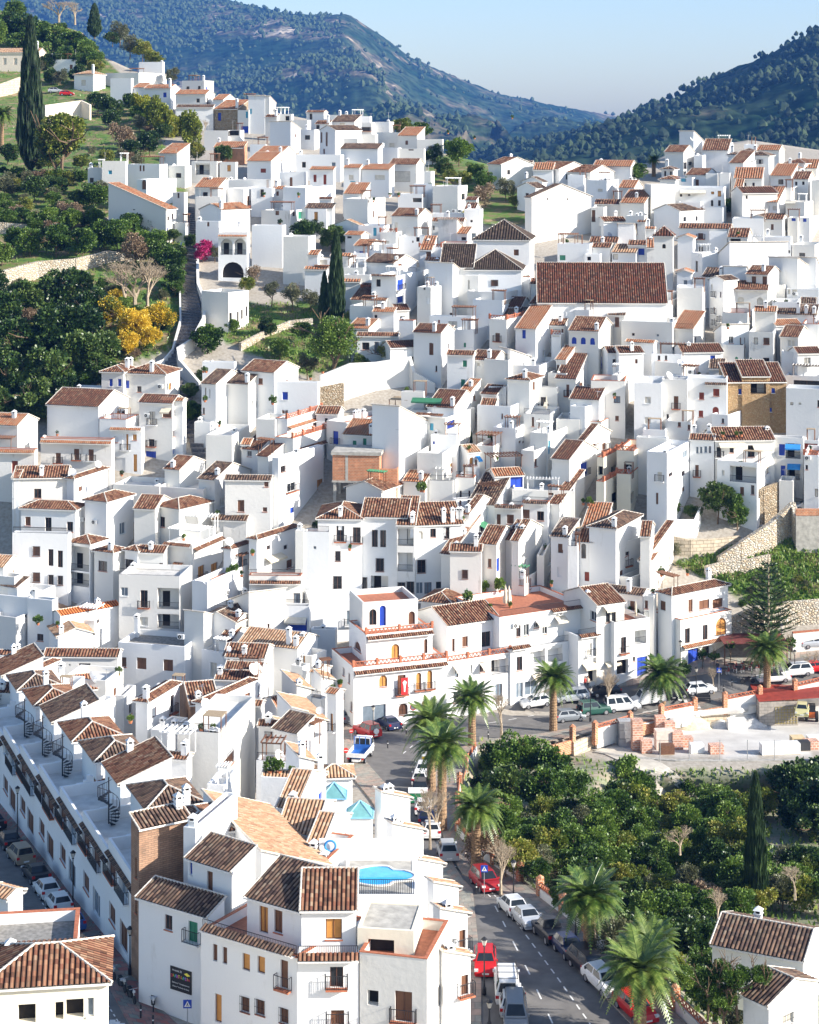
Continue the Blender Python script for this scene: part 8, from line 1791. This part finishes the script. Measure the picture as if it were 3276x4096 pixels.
def sign(x, y, ytop, kind, lb, w_=.6):
    s = sbase(y); h = (y-ytop)/s; rt = empty('road_sign', P(x, y, s, .13)); m_ = MB(); m_.bar((0, 0, 0), (0, 0, h), .035, 0, None, 6); m_.build('post', METAL, rt); z = h-w_/2; hw = w_/2
    if kind == 'x':
        m_ = MB(); m_.box(-hw, hw, -.06, -.04, z-hw, z+hw); m_.build('panel', plain('sign_blue', (0.01, 0.06, 0.42), .4), rt); m_ = MB(); m_.poly([(-hw*.75, -.065, z-hw*.65), (hw*.75, -.065, z-hw*.65), (0, -.065, z+hw*.75)]); m_.build('triangle', FW, rt)
        m_ = MB(); m_.poly([(.0+a*hw, -.069, z+b*hw) for a, b in ((-.06, .3), (.06, .3), (.12, -.05), (.3, -.5), (.15, -.5), (0, -.15), (-.15, -.5), (-.3, -.5), (-.12, -.05))]); m_.build('walking_figure', IRON, rt)
    else:
        m_ = MB(); m_.bar((0, -.04, z), (0, -.06, z), hw, 0, None, 20); m_.build('panel', plain('sign_red', (0.62, 0.03, 0.02), .4), rt)
        if kind == 'o': m_ = MB(); m_.box(-hw*.7, hw*.7, -.07, -.063, z-hw*.15, z+hw*.15); m_.build('bar', FW, rt)
        else: m_ = MB(); m_.bar((0, -.062, z), (0, -.068, z), hw*.7, 0, None, 20); m_.build('mirror', METAL, rt)
    tag(rt, lb, 'road sign')
sign(750, 4130, 4005, 'x', 'blue pedestrian crossing sign at the bottom left corner house', .62); sign(1937, 3592, 3466, 'x', 'blue pedestrian crossing sign in front of the dark red people carrier', .62); sign(2876, 2766, 2675, 'x', 'blue pedestrian crossing sign across from the cafe', .62); sign(1384, 3066, 2995, 'o', 'round red no entry sign behind the tipper truck', .62); sign(1652, 2930, 2820, 'm', 'round red rimmed traffic mirror by the corner house', .8); sign(1405, 2990, 2920, 'o', 'small red and white sign in front of the red four-wheel drive', .5)
def boll(x, y): rt = empty('bollard', P(x, y, sbase(y), .13)); m_ = MB(); m_.lathe((0, 0, 0), [(.07, 0), (.07, .75), (.1, .8), (.05, .95)], 8); m_.build('post', IRON, rt); m_ = MB(); m_.lathe((0, 0, .55), [(.074, 0), (.074, .1)], 8); m_.build('white_band', FW, rt); BOL.append((rt, x, y))
BOL = []
for a in [(1551, 2997), (1610, 2930), (1625, 2942), (1953, 2960), (563, 4078), (612, 4120), (1905, 3580), (2928, 2748), (2895, 2772)]: boll(*a)
def bin_(x, y, lb, col=(0.02, 0.22, 0.09)):
    rt = empty('rubbish_bin', P(x, y, sbase(y), .05)); g = plain('bin_%d' % int(col[1]*100), col, .5); m_ = MB(); q0 = [(-.8, -.6), (.8, -.6), (.8, .6), (-.8, .6)]; q1 = [(-1, -.75), (1, -.75), (1, .75), (-1, .75)]
    for i in range(4): j = (i+1) % 4; m_.poly([(*q0[i], .2), (*q0[j], .2), (*q1[j], 1.25), (*q1[i], 1.25)])
    m_.poly([(*p, .2) for p in q0[::-1]]); m_.build('body', g, rt); m_ = MB(); m_.poly([(-1.03, -.8, 1.27), (1.03, -.8, 1.27), (1.03, 0, 1.6), (-1.03, 0, 1.6)]); m_.poly([(-1.03, 0, 1.6), (1.03, 0, 1.6), (1.03, .8, 1.27), (-1.03, .8, 1.27)]); m_.poly([(-1.03, -.8, 1.27), (-1.03, 0, 1.6), (-1.03, .8, 1.27)]); m_.poly([(1.03, -.8, 1.27), (1.03, .8, 1.27), (1.03, 0, 1.6)]); m_.build('lid', FW, rt)
    for sx in (-.7, .7): m_ = MB(); m_.bar((sx, -.5, .1), (sx, -.4, .1), .1, 0, None, 8); m_.build('wheel', TYRE, rt)
    tag(rt, lb, 'bin')
bin_(1672, 3212, 'green rubbish container with a white lid between parked cars')
bin_(1722, 3062, 'yellow rubbish container behind the tall palm trunk', (0.6, 0.42, 0.02))
def person(x, y, top, bot, hair, lb, sit=False, az=0, z=.14):
    s = sbase(y); rt = empty('person', P(x, y, s, z), az); Vx = [(0, 0, .93), (0, 0, 1.15), (0, 0, 1.38), (0, 0, 1.5), (0, -.01, 1.6), (0, 0, 1.70), (.1, 0, .88), (.11, .04, .48), (.11, -.06, .06), (.11, .08, .03), (-.1, 0, .88), (-.11, -.1, .48), (-.12, -.02, .06), (-.12, -.16, .03), (.19, 0, 1.36), (.24, .04, 1.1), (.22, -.12, .92), (-.19, 0, 1.36), (-.24, .03, 1.1), (-.22, -.12, .92)]
    rr = [.14, .13, .16, .055, .095, .085, .09, .06, .045, .035, .09, .06, .045, .035, .055, .042, .035, .055, .042, .035]; E = [(0, 1), (1, 2), (2, 3), (3, 4), (4, 5), (0, 6), (6, 7), (7, 8), (8, 9), (0, 10), (10, 11), (11, 12), (12, 13), (2, 14), (14, 15), (15, 16), (2, 17), (17, 18), (18, 19)]
    me = bpy.data.meshes.new('b'); me.from_pydata(Vx, E, []); o = bpy.data.objects.new('b', me); C.objects.link(o); sk_ = o.modifiers.new('s', 'SKIN'); o.modifiers.new('u', 'SUBSURF').levels = 1
    for v_, r_ in zip(me.skin_vertices[0].data, rr): v_.radius = (r_, r_)
    me.skin_vertices[0].data[0].use_root = True; dg = bpy.context.evaluated_depsgraph_get(); m2 = bpy.data.meshes.new_from_object(o.evaluated_get(dg)); bpy.data.objects.remove(o)
    mats = [plain('skin', (0.50, 0.30, 0.20), .6), plain('cloth_'+top[0], top[1], .8), plain('cloth_'+bot[0], bot[1], .8)]; m2.materials.clear(); [m2.materials.append(q) for q in mats]
    for f in m2.polygons: z_ = f.center.z; x_ = abs(f.center.x); f.material_index = 2 if z_ < .92 and x_ < .19 else (1 if z_ < 1.43 and not (z_ < 1.0 and x_ > .17) else 0); f.use_smooth = True
    m2.name = 'body'; b_ = bpy.data.objects.new('body', m2); C.objects.link(b_); b_.parent = rt; m_ = MB(); m_.lathe((0, .015, 1.5), [(.05, 0), (.115, .08), (.118, .18), (.08, .26), (.01, .29)], 10); hm = m_.build('hair', plain('hair_'+hair[0], hair[1], .7), rt, True); hm.location = (0, .035, 0); tag(rt, lb, 'person')
BRN = ('brown', (0.06, 0.03, 0.02))
person(1350, 3045, ('pink', (0.75, 0.35, 0.35)), ('jeans', (0.05, 0.10, 0.25)), BRN, 'person in a pink top and jeans walking past the shop front', az=pi)
person(2340, 2762, ('red', (0.6, 0.08, 0.06)), ('dark', (0.04, 0.04, 0.05)), BRN, 'person in a red top standing outside the row of houses'); person(2352, 2762, ('cream', (0.6, 0.5, 0.4)), ('dark', (0.04, 0.04, 0.05)), BRN, 'person in a cream top beside the one in red'); person(2870, 2700, ('dark', (0.04, 0.04, 0.05)), ('dark', (0.04, 0.04, 0.05)), BRN, 'person in dark clothes among the cafe plants'); person(1795, 3085, ('blue', (0.05, 0.15, 0.4)), ('dark', (0.04, 0.04, 0.05)), BRN, 'person in blue on the palm walk behind the tall trunk')
# cafe furniture
WHP = plain('white_plastic', (0.7, 0.7, 0.68), .5); REDP = plain('red_plastic', (0.5, 0.05, 0.03), .5)
def ctable(x, y):
    rt = empty('cafe_table', P(x, y, sbase(y), .14)); m_ = MB(); m_.box(-.42, .42, -.42, .42, .70, .74); m_.build('table_top', DKP, rt)
    for a in (-.36, .36):
        for b_ in (-.36, .36): m_ = MB(); m_.bar((a, b_, 0), (a, b_, .7), .03); m_.build('leg', WHP, rt)
    CAFE.append((rt, x, y, 'table'))
def cchair(x, y, az, mt):
    rt = empty('cafe_chair', P(x, y, sbase(y), .14), az); m_ = MB(); m_.box(-.23, .23, -.23, .23, .42, .46); m_.build('seat', mt, rt); m_ = MB(); m_.box(-.23, .23, .2, .24, .46, .88); m_.build('backrest', mt, rt)
    for a in (-.2, .2):
        for b_ in (-.2, .2): m_ = MB(); m_.bar((a, b_, 0), (a, b_, .43), .022); m_.build('leg', WHP, rt)
    CAFE.append((rt, x, y, 'chair'))
CAFE = []
for i in range(8):
    x = 2895+i*30; y = 2700-i*3.5+(i % 2)*(-16); ctable(x, y); cchair(x-14, y-2, 1.5, REDP); cchair(x+14, y+1, -1.5, REDP)
rt = empty('cafe_awning', P(2990, 2670, sbase(2670))); m_ = MB(); m_.box(-3.2, 5.5, 0, 5, 3.1, 3.2); m_.build('canopy', plain('dark_red_canopy', (0.16, 0.04, 0.03), .7), rt)
for xx in (-3, 1, 5.3): m_ = MB(); m_.bar((xx, .2, 0), (xx, .2, 3.1), .08); m_.build('post', WOOD, rt)
tag(rt, 'dark red timber cafe canopy beside the corner house', 'awning')
# ---------------------------------------------------------------- builders yard
def yp(x, y, dz=0): return P(x, y, S(x, y), dz)
rt = empty('open_shed', yp(3035, 2905), radians(4)); m_ = MB()
for p in ([(0, 0, 3.3), (14, 0, 3.9), (14, 9, 4.8), (0, 6, 4.3)],): m_.poly(p); m_.poly([(a, b_, c-.15) for a, b_, c in p][::-1]); [m_.poly([(p[i][0], p[i][1], p[i][2]-.15), (p[(i+1) % 4][0], p[(i+1) % 4][1], p[(i+1) % 4][2]-.15), p[(i+1) % 4], p[i]]) for i in range(4)]
m_.build('roof', plain('dark_red_sheet', (0.26, 0.035, 0.02), .7, 0, .2, 1.5), rt); m_ = MB(); m_.box(.1, 5.2, .1, .4, -1, 3.1); m_.box(.1, .4, .4, 5.8, -1, 3.1); m_.build('wall', BLOCK, rt); m_ = MB(); [m_.bar((x, .3, 0), (x, .3, 3.5), .12) for x in (9, 13.6)]; m_.build('post', METAL, rt)
g = MB(); [g.bar((2.2+.4*i, .05, .2), (2.2+.4*i, .05, 2.4), .03) for i in range(8)]; [g.bar((2.2, .05, .3+.35*i), (5.1, .05, .3+.35*i), .03) for i in range(7)]; g.build('mesh_panel', plain('yellow_mesh', (0.36, 0.28, 0.08), .7), rt); tag(rt, 'open shed with a flat dark red roof and block walls in the yard', 'shed')
def heap(x, y, r, h, mt, lb, nm='gravel_heap'):
    mb = MB(); rg = random.Random(int(x)); n = 26; k = len(mb.v); P0 = yp(x, y, -.3)
    for j in range(9):
        for i in range(n): t = 2*pi*i/n; rr = r*j/8; z = h*(1-(j/8)**1.3)+.25*noise.noise(Vector((cos(t)*rr*.6, sin(t)*rr*.6, x))); mb.v.append((cos(t)*rr*(1+.25*noise.noise(Vector((cos(t), sin(t), x)))), sin(t)*rr, z))
    for j in range(8):
        for i in range(n): mb.f.append((j*n+i, j*n+(i+1) % n, (j+1)*n+(i+1) % n, (j+1)*n+i)[::-1]); mb.m.append(0); mb.uv += [(0, 0)]*4
    o = mb.build(nm, mt, None, True); o.location = P0; tag(o, lb, 'heap')
GRAV = plain('pale_gravel', (0.60, 0.58, 0.54), .95, 0, .15, 3, .2, .5); SAND = plain('sand', (0.52, 0.45, 0.33), .95, 0, .15, 3, .2, .5)
heap(2960, 2880, 4.6, 2.6, GRAV, 'big pale gravel heap beside the red roofed shed'); heap(2765, 2905, 3.2, 2.0, SAND, 'sandy heap with wrinkled sides left of the gravel'); heap(2880, 2905, 2.0, 1.2, GRAV, 'small grey gravel heap between the two big heaps'); heap(2590, 2925, 1.6, 1.0, plain('rubble', (0.45, 0.38, 0.30), .95, 0, .3, 6), 'low rubble pile between brick pallets', 'rubble_heap'); heap(3010, 2900, 2.4, 1.3, GRAV, 'low white gravel mound nearest the shed corner')
PBR = brick_mat('stacked_bricks', (0.55, 0.24, 0.16), (0.62, 0.34, 0.24), (0.70, 0.55, 0.45), .5, .3, .05)
def stack(x, y, w_, d_, h_, mt, nm, lb, cat, az=.1, grp=None):
    o = empty(nm, yp(x, y), az); n = max(1, int(h_/.9)); rg = random.Random(int(x+y))
    for i in range(n): m_ = MB(); e = rg.uniform(-.05, .05); m_.box(-w_/2+e, w_/2+e, e, d_+e, h_*i/n+.03, h_*(i+1)/n-.02); m_.build('layer' if n > 1 else 'pack', mt, o)
    m_ = MB(); [m_.box(-w_/2, w_/2, d_*f, d_*f+.12, -.12, .03) for f in (0, .45, .9)]; m_.build('pallet', plain('pallet_wood', (0.40, 0.30, 0.18), .9), o); tag(o, lb, cat, grp)
for a in [(2552, 3005, 1.3, 1.1, 3.8, 'tallest stack of red bricks beside the metal shed'), (2645, 2950, 1.3, 1.1, 2.6, 'stack of red bricks farthest back behind the white cabinet'), (2680, 2955, 1.3, 1.1, 2.0, 'stack of red bricks just right of the farthest one'), (2712, 3000, 1.3, 1.1, 2.2, 'brick stack right of the white cabinet'), (2752, 2990, 1.4, 1.1, 1.2, 'low brick stack at the right of the brick rows'), (2588, 3015, 1.3, 1.1, 1.5, 'low brick stack at the foot of the tallest one')]: stack(a[0], a[1], a[2], a[3], a[4], PBR, 'brick_stack', a[5], 'bricks', .1, 'stacks of bricks in the yard')
stack(2660, 3000, 2.2, 1.4, 2.3, plain('pale_pink_paint', (0.70, 0.58, 0.50), .6), 'white_cabinet', 'pale site cabinet standing among the brick stacks', 'cabinet'); stack(2505, 2990, 1.7, 1.5, 3.2, METAL, 'metal_cabinet', 'corrugated grey metal site hut left of the tallest brick stack', 'hut')
stack(2935, 2920, 1.4, 1.0, 1.3, FW, 'white_bag', 'left of two white bulk bags on the yard floor', 'bag'); stack(2965, 2915, 1.2, 1.0, 1.2, FW, 'white_bag', 'right of two white bulk bags on the yard floor', 'bag')
stack(3125, 3020, 4.8, 1.3, 1.3, FW, 'panel_stack', 'stack of long white panels near the yard edge', 'panels', .12); stack(3195, 2985, 1.6, 1.2, 1.1, plain('new_wood', (0.62, 0.48, 0.28), .8), 'pallet_stack', 'pile of pale wooden pallets behind the white panels', 'pallets')
for a in [(3215, 3005, 'dark plastic crate pile right of the white panels', DKP), (3250, 3000, 'orange block pile at the right edge of the yard', PBR), (3262, 2985, 'white wrapped pack at the right edge of the yard', FW), (2790, 3015, 'white water tank cage at the front of the yard', WHP), (2870, 3018, 'small pink brick pack at the front yard edge', PBR), (2670, 3020, 'wooden frame pile at the front yard edge', WOOD), (2420, 2985, 'broken timber pile by the ramp', WOOD)]: stack(a[0], a[1], 1.7, 1.2, 1.1, a[3], 'material_pile', a[2], 'materials')
rt = empty('tractor', yp(3245, 2880), pi/2*.9); m_ = MB(); m_.box(-1.0, 1.1, -.45, .45, .6, 1.3); m_.build('body', plain('tractor_orange', PAINTS['orange'], .4), rt); m_ = MB(); m_.box(-.9, .1, -.5, .5, 1.3, 2.2); m_.build('cab', CGL, rt)
for xx, rr in ((-.7, .7), (.8, .45)):
    for sy in (-1, 1): m_ = MB(); m_.bar((xx, sy*.5, rr), (xx, sy*.85, rr), rr, 0, None, 14); m_.build('wheel', TYRE, rt)
tag(rt, 'orange tractor under the red shed roof', 'tractor')
for i, x in enumerate([2640, 2757, 2880, 2990, 3098]): o = empty('fence_post', P(x, 3046, S(x, 3046))); m_ = MB(); m_.bar((0, 0, 0), (0, 0, 2.6), .05); m_.build('pole', METAL, o); tag(o, ['first', 'second', 'third', 'fourth', 'fifth'][i]+' thin metal post from the left along the yard edge', 'post', 'posts on the yard wall')
def bench(x, y): rt = empty('bench', P(x, y, sbase(y), .14)); m_ = MB(); m_.box(-.9, .9, -.2, .25, .42, .47); m_.build('seat', IRON, rt); m_ = MB(); m_.box(-.9, .9, .25, .3, .5, .9); m_.build('backrest', IRON, rt); [((lambda m_: (m_.box(a-.04, a+.04, -.2, .28, 0, .42), m_.build('leg', IRON, rt)))(MB())) for a in (-.8, .8)]; tag(rt, 'black bench behind the road railing near the street lamp', 'bench')
bench(2815, 2812)
for i, (x, y, h_, w_) in enumerate([(2022, 2430, 3.1, .38), (2036, 2430, 3.0, .38), (1868, 2440, 3.0, .22), (1263, 2160, 2.4, .16), (2185, 1650, 2.6, .16), (2543, 2480, 2.6, .16)]):
    s = sbase(y+180); rt = empty('folded_parasol', P(x, y, s)); m_ = MB(); m_.bar((0, 0, -.1), (0, 0, h_), .03); m_.build('pole', METAL, rt); m_ = MB(); m_.lathe((0, 0, .6), [(w_*.8, 0), (w_, .5), (w_*.6, h_*.5), (.04, h_-.65)], 8); m_.build('cloth', CREAMC if i not in (2,) else GRN, rt)
    tag(rt, ['left of two tall cream folded parasols on the red terrace', 'right of two tall cream folded parasols on the red terrace', 'dark green folded parasol at the left end of the red terrace', 'thin cream folded parasol on the apartment roof terrace', 'orange folded parasol on a terrace in the village centre', 'white folded parasol on the long roofed terrace'][i], 'parasol')
# pots of plants on terraces
for i, (root, p, hh) in enumerate(PLANTS[:150]):
    A = Matrix.Translation(root.location) @ Matrix.Rotation(root.rotation_euler.z, 4, 'Z'); q = A @ Vector((max(.4, p.x), max(.35, p.y), p.z)); hh = max(.7, min(2.4, hh)); rt = empty('potted_plant', q, i); m_ = MB(); m_.lathe((0, 0, -.02), [(.16, 0), (.24, .32), (.2, .32)], 8); m_.build('pot', POT, rt)
    c = bpy.data.objects.new('foliage', R.choice(CROWNS['small'])); C.objects.link(c); c.parent = rt; c.location = (0, 0, .3+hh*.4); c.scale = (hh*.42, hh*.42, hh*.5); tag(rt, None, 'potted plant', 'potted plants on the roof terraces'); TREES.append((rt, *proj(q), 'pot', hh, 'potted_plant'))
# ---------------------------------------------------------------- names, labels, and the smallest houses folded into one
def wcorners(h):
    r = h['root']; A = Matrix.Translation(r.location) @ Matrix.Rotation(r.rotation_euler.z, 4, 'Z'); return [A @ Vector((x, y, 0)) for x, y in ((0, 0), (h['W'], 0), (h['W'], h['D']), (0, h['D']))]
def vis_area(h): return max(6, min(h['x1'], 3276)-max(h['x0'], 0))*max(6, min(h['yb'], 4096)-max(0, h['yt'])+20)
# pieces standing inside one another are one building
ch = sorted(HOUSES, key=lambda h: -h['W']*h['D'])
for i, a in enumerate(list(ch)):
    if a not in HOUSES or a['cat'] != 'house': continue
    ra = a['root']; Ai = (Matrix.Translation(ra.location) @ Matrix.Rotation(ra.rotation_euler.z, 4, 'Z')).inverted()
    for b_ in ch[i+1:]:
        if b_ not in HOUSES or (b_['label'] and len(b_['label']) > 20) or abs(a['x']-b_['x']) > 400 or (ra.location-b_['root'].location).length > 30: continue
        B_ = Matrix.Translation(b_['root'].location) @ Matrix.Rotation(b_['root'].rotation_euler.z, 4, 'Z'); n = 0
        for u in range(5):
            for v_ in range(5): p = Ai @ (B_ @ Vector((b_['W']*(u+.5)/5, b_['D']*(v_+.5)/5, 0))); n += (0 < p.x < a['W'] and 0 < p.y < a['D'])
        if n >= 11: a['x0'] = min(a['x0'], b_['x0']); a['x1'] = max(a['x1'], b_['x1']); absorb(ra, b_['root'])
hs = sorted(HOUSES, key=vis_area, reverse=True); hs = sorted(hs, key=lambda h: not (h['label'] and len(h['label']) > 20)); keep, rest = hs[:297], hs[297:]
print('HOUSES', len(HOUSES), 'rest', len(rest))
if rest:
    bm_v = []; bm_f = []; mi = []; mats = []; uvs = []
    for h in rest:
        r = h['root']; A = Matrix.Translation(r.location) @ Matrix.Rotation(r.rotation_euler.z, 4, 'Z')
        def rec(o, M):
            M = M @ o.matrix_basis
            if o.type == 'MESH':
                k = len(bm_v); bm_v.extend(tuple(M @ v.co) for v in o.data.vertices); uv = o.data.uv_layers[0].data if o.data.uv_layers else None
                for p in o.data.polygons:
                    bm_f.append(tuple(k+v for v in p.vertices)); m_ = o.data.materials[p.material_index]
                    if m_ not in mats: mats.append(m_)
                    mi.append(mats.index(m_)); uvs.extend([tuple(uv[l].uv) if uv else (0, 0) for l in p.loop_indices])
            for c in o.children: rec(c, M)
            bpy.data.objects.remove(o)
        for c in list(r.children): rec(c, A)
        bpy.data.objects.remove(r)
    me = bpy.data.meshes.new('small_houses'); me.from_pydata(bm_v, [], bm_f); [me.materials.append(m_) for m_ in mats]; me.polygons.foreach_set('material_index', mi); u = me.uv_layers.new(name='UVMap'); u.data.foreach_set('uv', [c for p in uvs for c in p]); o = bpy.data.objects.new('small_houses', me); C.objects.link(o); struct(o, 'stuff')
MARK = {'the church nave': (2420, 1130), 'the bell tower': (2660, 1010), 'the church pyramid roofs': (2000, 1000), 'the stair street': (750, 1100), 'the tallest town cypress': (1345, 1100), 'the yellow blossom trees': (560, 1290), 'the ochre rubble house': (3030, 1600), 'the unfinished brick house': (1400, 1860), 'the weathered white barn': (2230, 820),
        'the two round dark trees': (1280, 930), 'the arched loggia house': (930, 1050), 'the curved corner house': (1550, 2620), 'the sunlit garden wall': (1450, 1520), 'the blue kidney pool': (1530, 3530), 'the brick tower house': (620, 3450), 'the new orange roof': (340, 2400), 'the green lawn': (1130, 1300), 'the tall tiered pine': (3070, 2400), 'the big tan roof': (1000, 3300), 'the apartment house with black balconies': (1450, 2250), 'the tower house right of the arched porch': (2480, 2150), 'the white balcony tower': (3150, 1900),
        'the umbrella pine': (2533, 684), 'the double blue door house': (600, 1830), 'the road bend': (1700, 2950), 'the hilltop cypress': (378, 90), 'the far hilltop quarter': (2900, 620), 'the cream hilltop house': (80, 240), 'the garden pepper tree': (1329, 1355), 'the big cypress in the orchard': (3023, 3400), 'the builders yard': (2900, 2950), 'the blue arched windows': (2330, 1360), 'the red banner': (1607, 2740), 'the narrow blue street': (2830, 1400)}
RNM = {'F': 'flat-topped', 'X': 'gable-roofed', 'Y': 'gable-ended', 'H': 'hip-roofed', 'S': 'lean-to-roofed', 'B': 'single-pitch', 'R': 'side-pitched', 'L': 'side-pitched'}; CNM = {'b': 'brown', 'd': 'dark', 'o': 'orange', 't': 'tan', 'r': 'red-brown', 'n': 'bright orange', 'k': 'dark', 'm': 'dark red', 'w': 'white', 'g': 'grey', 'c': 'grey'}
ORD = ['nearest', 'second nearest', 'third nearest', 'fourth nearest', 'fifth nearest', 'sixth nearest', 'seventh nearest', 'eighth nearest', 'ninth nearest', 'tenth nearest']
def rel(x, y):
    out = []
    for n, (a, b_) in MARK.items():
        dx, dy = x-a, y-b_; d = sqrt(dx*dx+dy*dy); sd = ('right of' if dx > 0 else 'left of') if abs(dx) > abs(dy) else ('below' if dy > 0 else 'above'); out.append((d, sd, n))
    return sorted(out)
USED = {}
def assign(items):
    """items: (object, x, y, short description); makes every label single"""
    left = list(items)
    for rank in range(5):
        cand = {}
        for it in left:
            d, sd, n = rel(it[1], it[2])[rank]; cand.setdefault((it[3], sd, n), []).append((d, it))
        nxt = []
        for (ds, sd, n), L_ in cand.items():
            L_.sort(key=lambda q: q[0])
            for k, (d, it) in enumerate(L_):
                lb = '%s, %s%s %s' % (ds, '' if len(L_) == 1 else ORD[k % 10]+' ', sd, n) if k < 10 else None
                if lb and len(lb.replace('-', ' ').split()) <= 16 and lb not in USED: it[0]['label'] = lb; USED[lb] = 1
                else: nxt.append(it)
        left = nxt
    for it in left:
        d = rel(it[1], it[2]); lb = '%s between %s and %s' % (it[3], d[0][2], d[1][2]); lb = lb if len(lb.replace('-', ' ').split()) < 17 else '%s near %s' % (it[3], d[0][2]); it[0]['label'] = lb
items = []
for h in keep:
    r = h['root']; lb = h['label']; cat = h['cat']
    if cat != 'house': r['category'] = 'house'; r.name = 'house'; lb = None
    r['category'] = 'house'
    if lb and len(lb.split()) >= 4 and len(lb.replace('-', ' ').split()) < 17 and lb not in USED: r['label'] = lb; USED[lb] = 1; r['group'] = 'houses of the white village'; continue
    kd = [KIND[k][2] for k in h['kinds'] if k in KIND]; col = [c for c in ('blue', 'green', 'light blue', 'ochre', 'red-brown') if c in kd]; wl = {'w': 'white', 'v': 'off-white', 'o': 'stained white', 'c': 'cream', 'y': 'cream', 's': 'stone', 'S': 'stone', 'B': 'brick', 'T': 'tan brick', 'K': 'block'}[h['walls']]
    ds = wl+' '+RNM[h['roof']]+' house'
    if cat == 'terrace row house': ds = 'shaded terrace house with roof terrace'
    elif h['roof'] != 'F': ds = '%s house with %s %s roof' % (wl, CNM.get(h['col'], 'dark'), {'X': 'gable', 'Y': 'end-on gable', 'H': 'hip'}.get(h['roof'], 'single-slope'))
    if col and cat != 'terrace row house': ds = ds.replace(' house', ' house, %s shutters,' % col[0], 1) if h['roof'] == 'F' else ds
    items.append((r, h['x'], h['y'], ds.rstrip(','))); r['group'] = 'houses of the white village'
assign(items)
TD = {'citrus_tree': ('leafy green orchard tree', 'tree', 'orchard trees on the left hillside'), 'dark_tree': ('dark leafy tree', 'tree', 'dark trees on the left slope'), 'orchard_tree': ('bushy orchard tree', 'tree', 'orchard trees'), 'hillside_shrub': ('hillside shrub', 'shrub', 'shrubs on the hillside'), 'bamboo_clump': ('yellow-green bamboo clump', 'bamboo', 'bamboo clumps'), 'ash_tree': ('tall airy yellow-green tree', 'tree', None), 'flowering_mimosa': ('yellow blossoming tree', 'tree', 'yellow blossoming trees'), 'brown_bush': ('leafless brown bush', 'bush', None), 'round_tree': ('dense dark round tree', 'tree', 'round dark trees'), 'garden_tree': ('small garden tree', 'tree', 'garden trees in the town'), 'bougainvillea': ('magenta flowering climber', 'shrub', None), 'pepper_tree': ('big feathery green tree', 'tree', None), 'clipped_tree': ('clipped round tree', 'tree', None), 'valley_tree': ('tree at the valley edge', 'tree', 'trees at the valley edge'), 'umbrella_pine': ('broad umbrella pine', 'tree', None), 'loquat_tree': ('dark garden tree over the rounded wall', 'tree', None), 'ivy_mass': ('bright green climbing plant mass', 'plant', None), 'potted_tree': ('slim potted tree', 'tree', 'potted trees by the cafe'), 'scrub_bush': ('low scrub bush', 'bush', 'low bushes on the bank'), 'cypress_tree': ('narrow dark cypress', 'cypress', 'cypress trees'), 'palm_tree': ('palm tree with arching fronds', 'palm', 'palm trees'), 'bare_tree': ('leafless pale branching tree', 'tree', 'leafless trees'), 'tiered_pine': ('tall tiered pine with level branches', 'tree', None), 'potted_plant': ('potted green plant', 'potted plant', 'potted plants on the roof terraces')}
its = []
for rt, x, y, key, hh, nm in TREES:
    d, cat, grp = TD[nm]; rt['category'] = cat
    if grp: rt['group'] = grp
    if nm in ('orchard_tree', 'garden_tree', 'hillside_shrub', 'valley_tree'): d = {'citrus': 'green ', 'dark': 'dark ', 'yellowish': 'yellow-green ', 'olive': 'grey-green ', 'brown': 'brown ', 'bigleaf': 'green '}.get(key, '')+d
    if nm == 'palm_tree' and hh > 0: d = 'tall palm tree' if hh > 7 else 'short palm tree'
    its.append((rt, x, y, d))
assign(its)
assign([(r, x, y, lb) for r, x, y, lb in BAYS]); assign([(r, x, y, 'small black bollard with a white band') for r, x, y in BOL])
for r, x, y in BOL: r['category'] = 'bollard'; r['group'] = 'black bollards'
for r, x, y, k in CAFE: tag(r, 'dark topped cafe table with white legs under the palm' if k == 'table' else 'red cafe chair drawn up to the outdoor tables', k, 'cafe tables' if k == 'table' else 'cafe chairs')
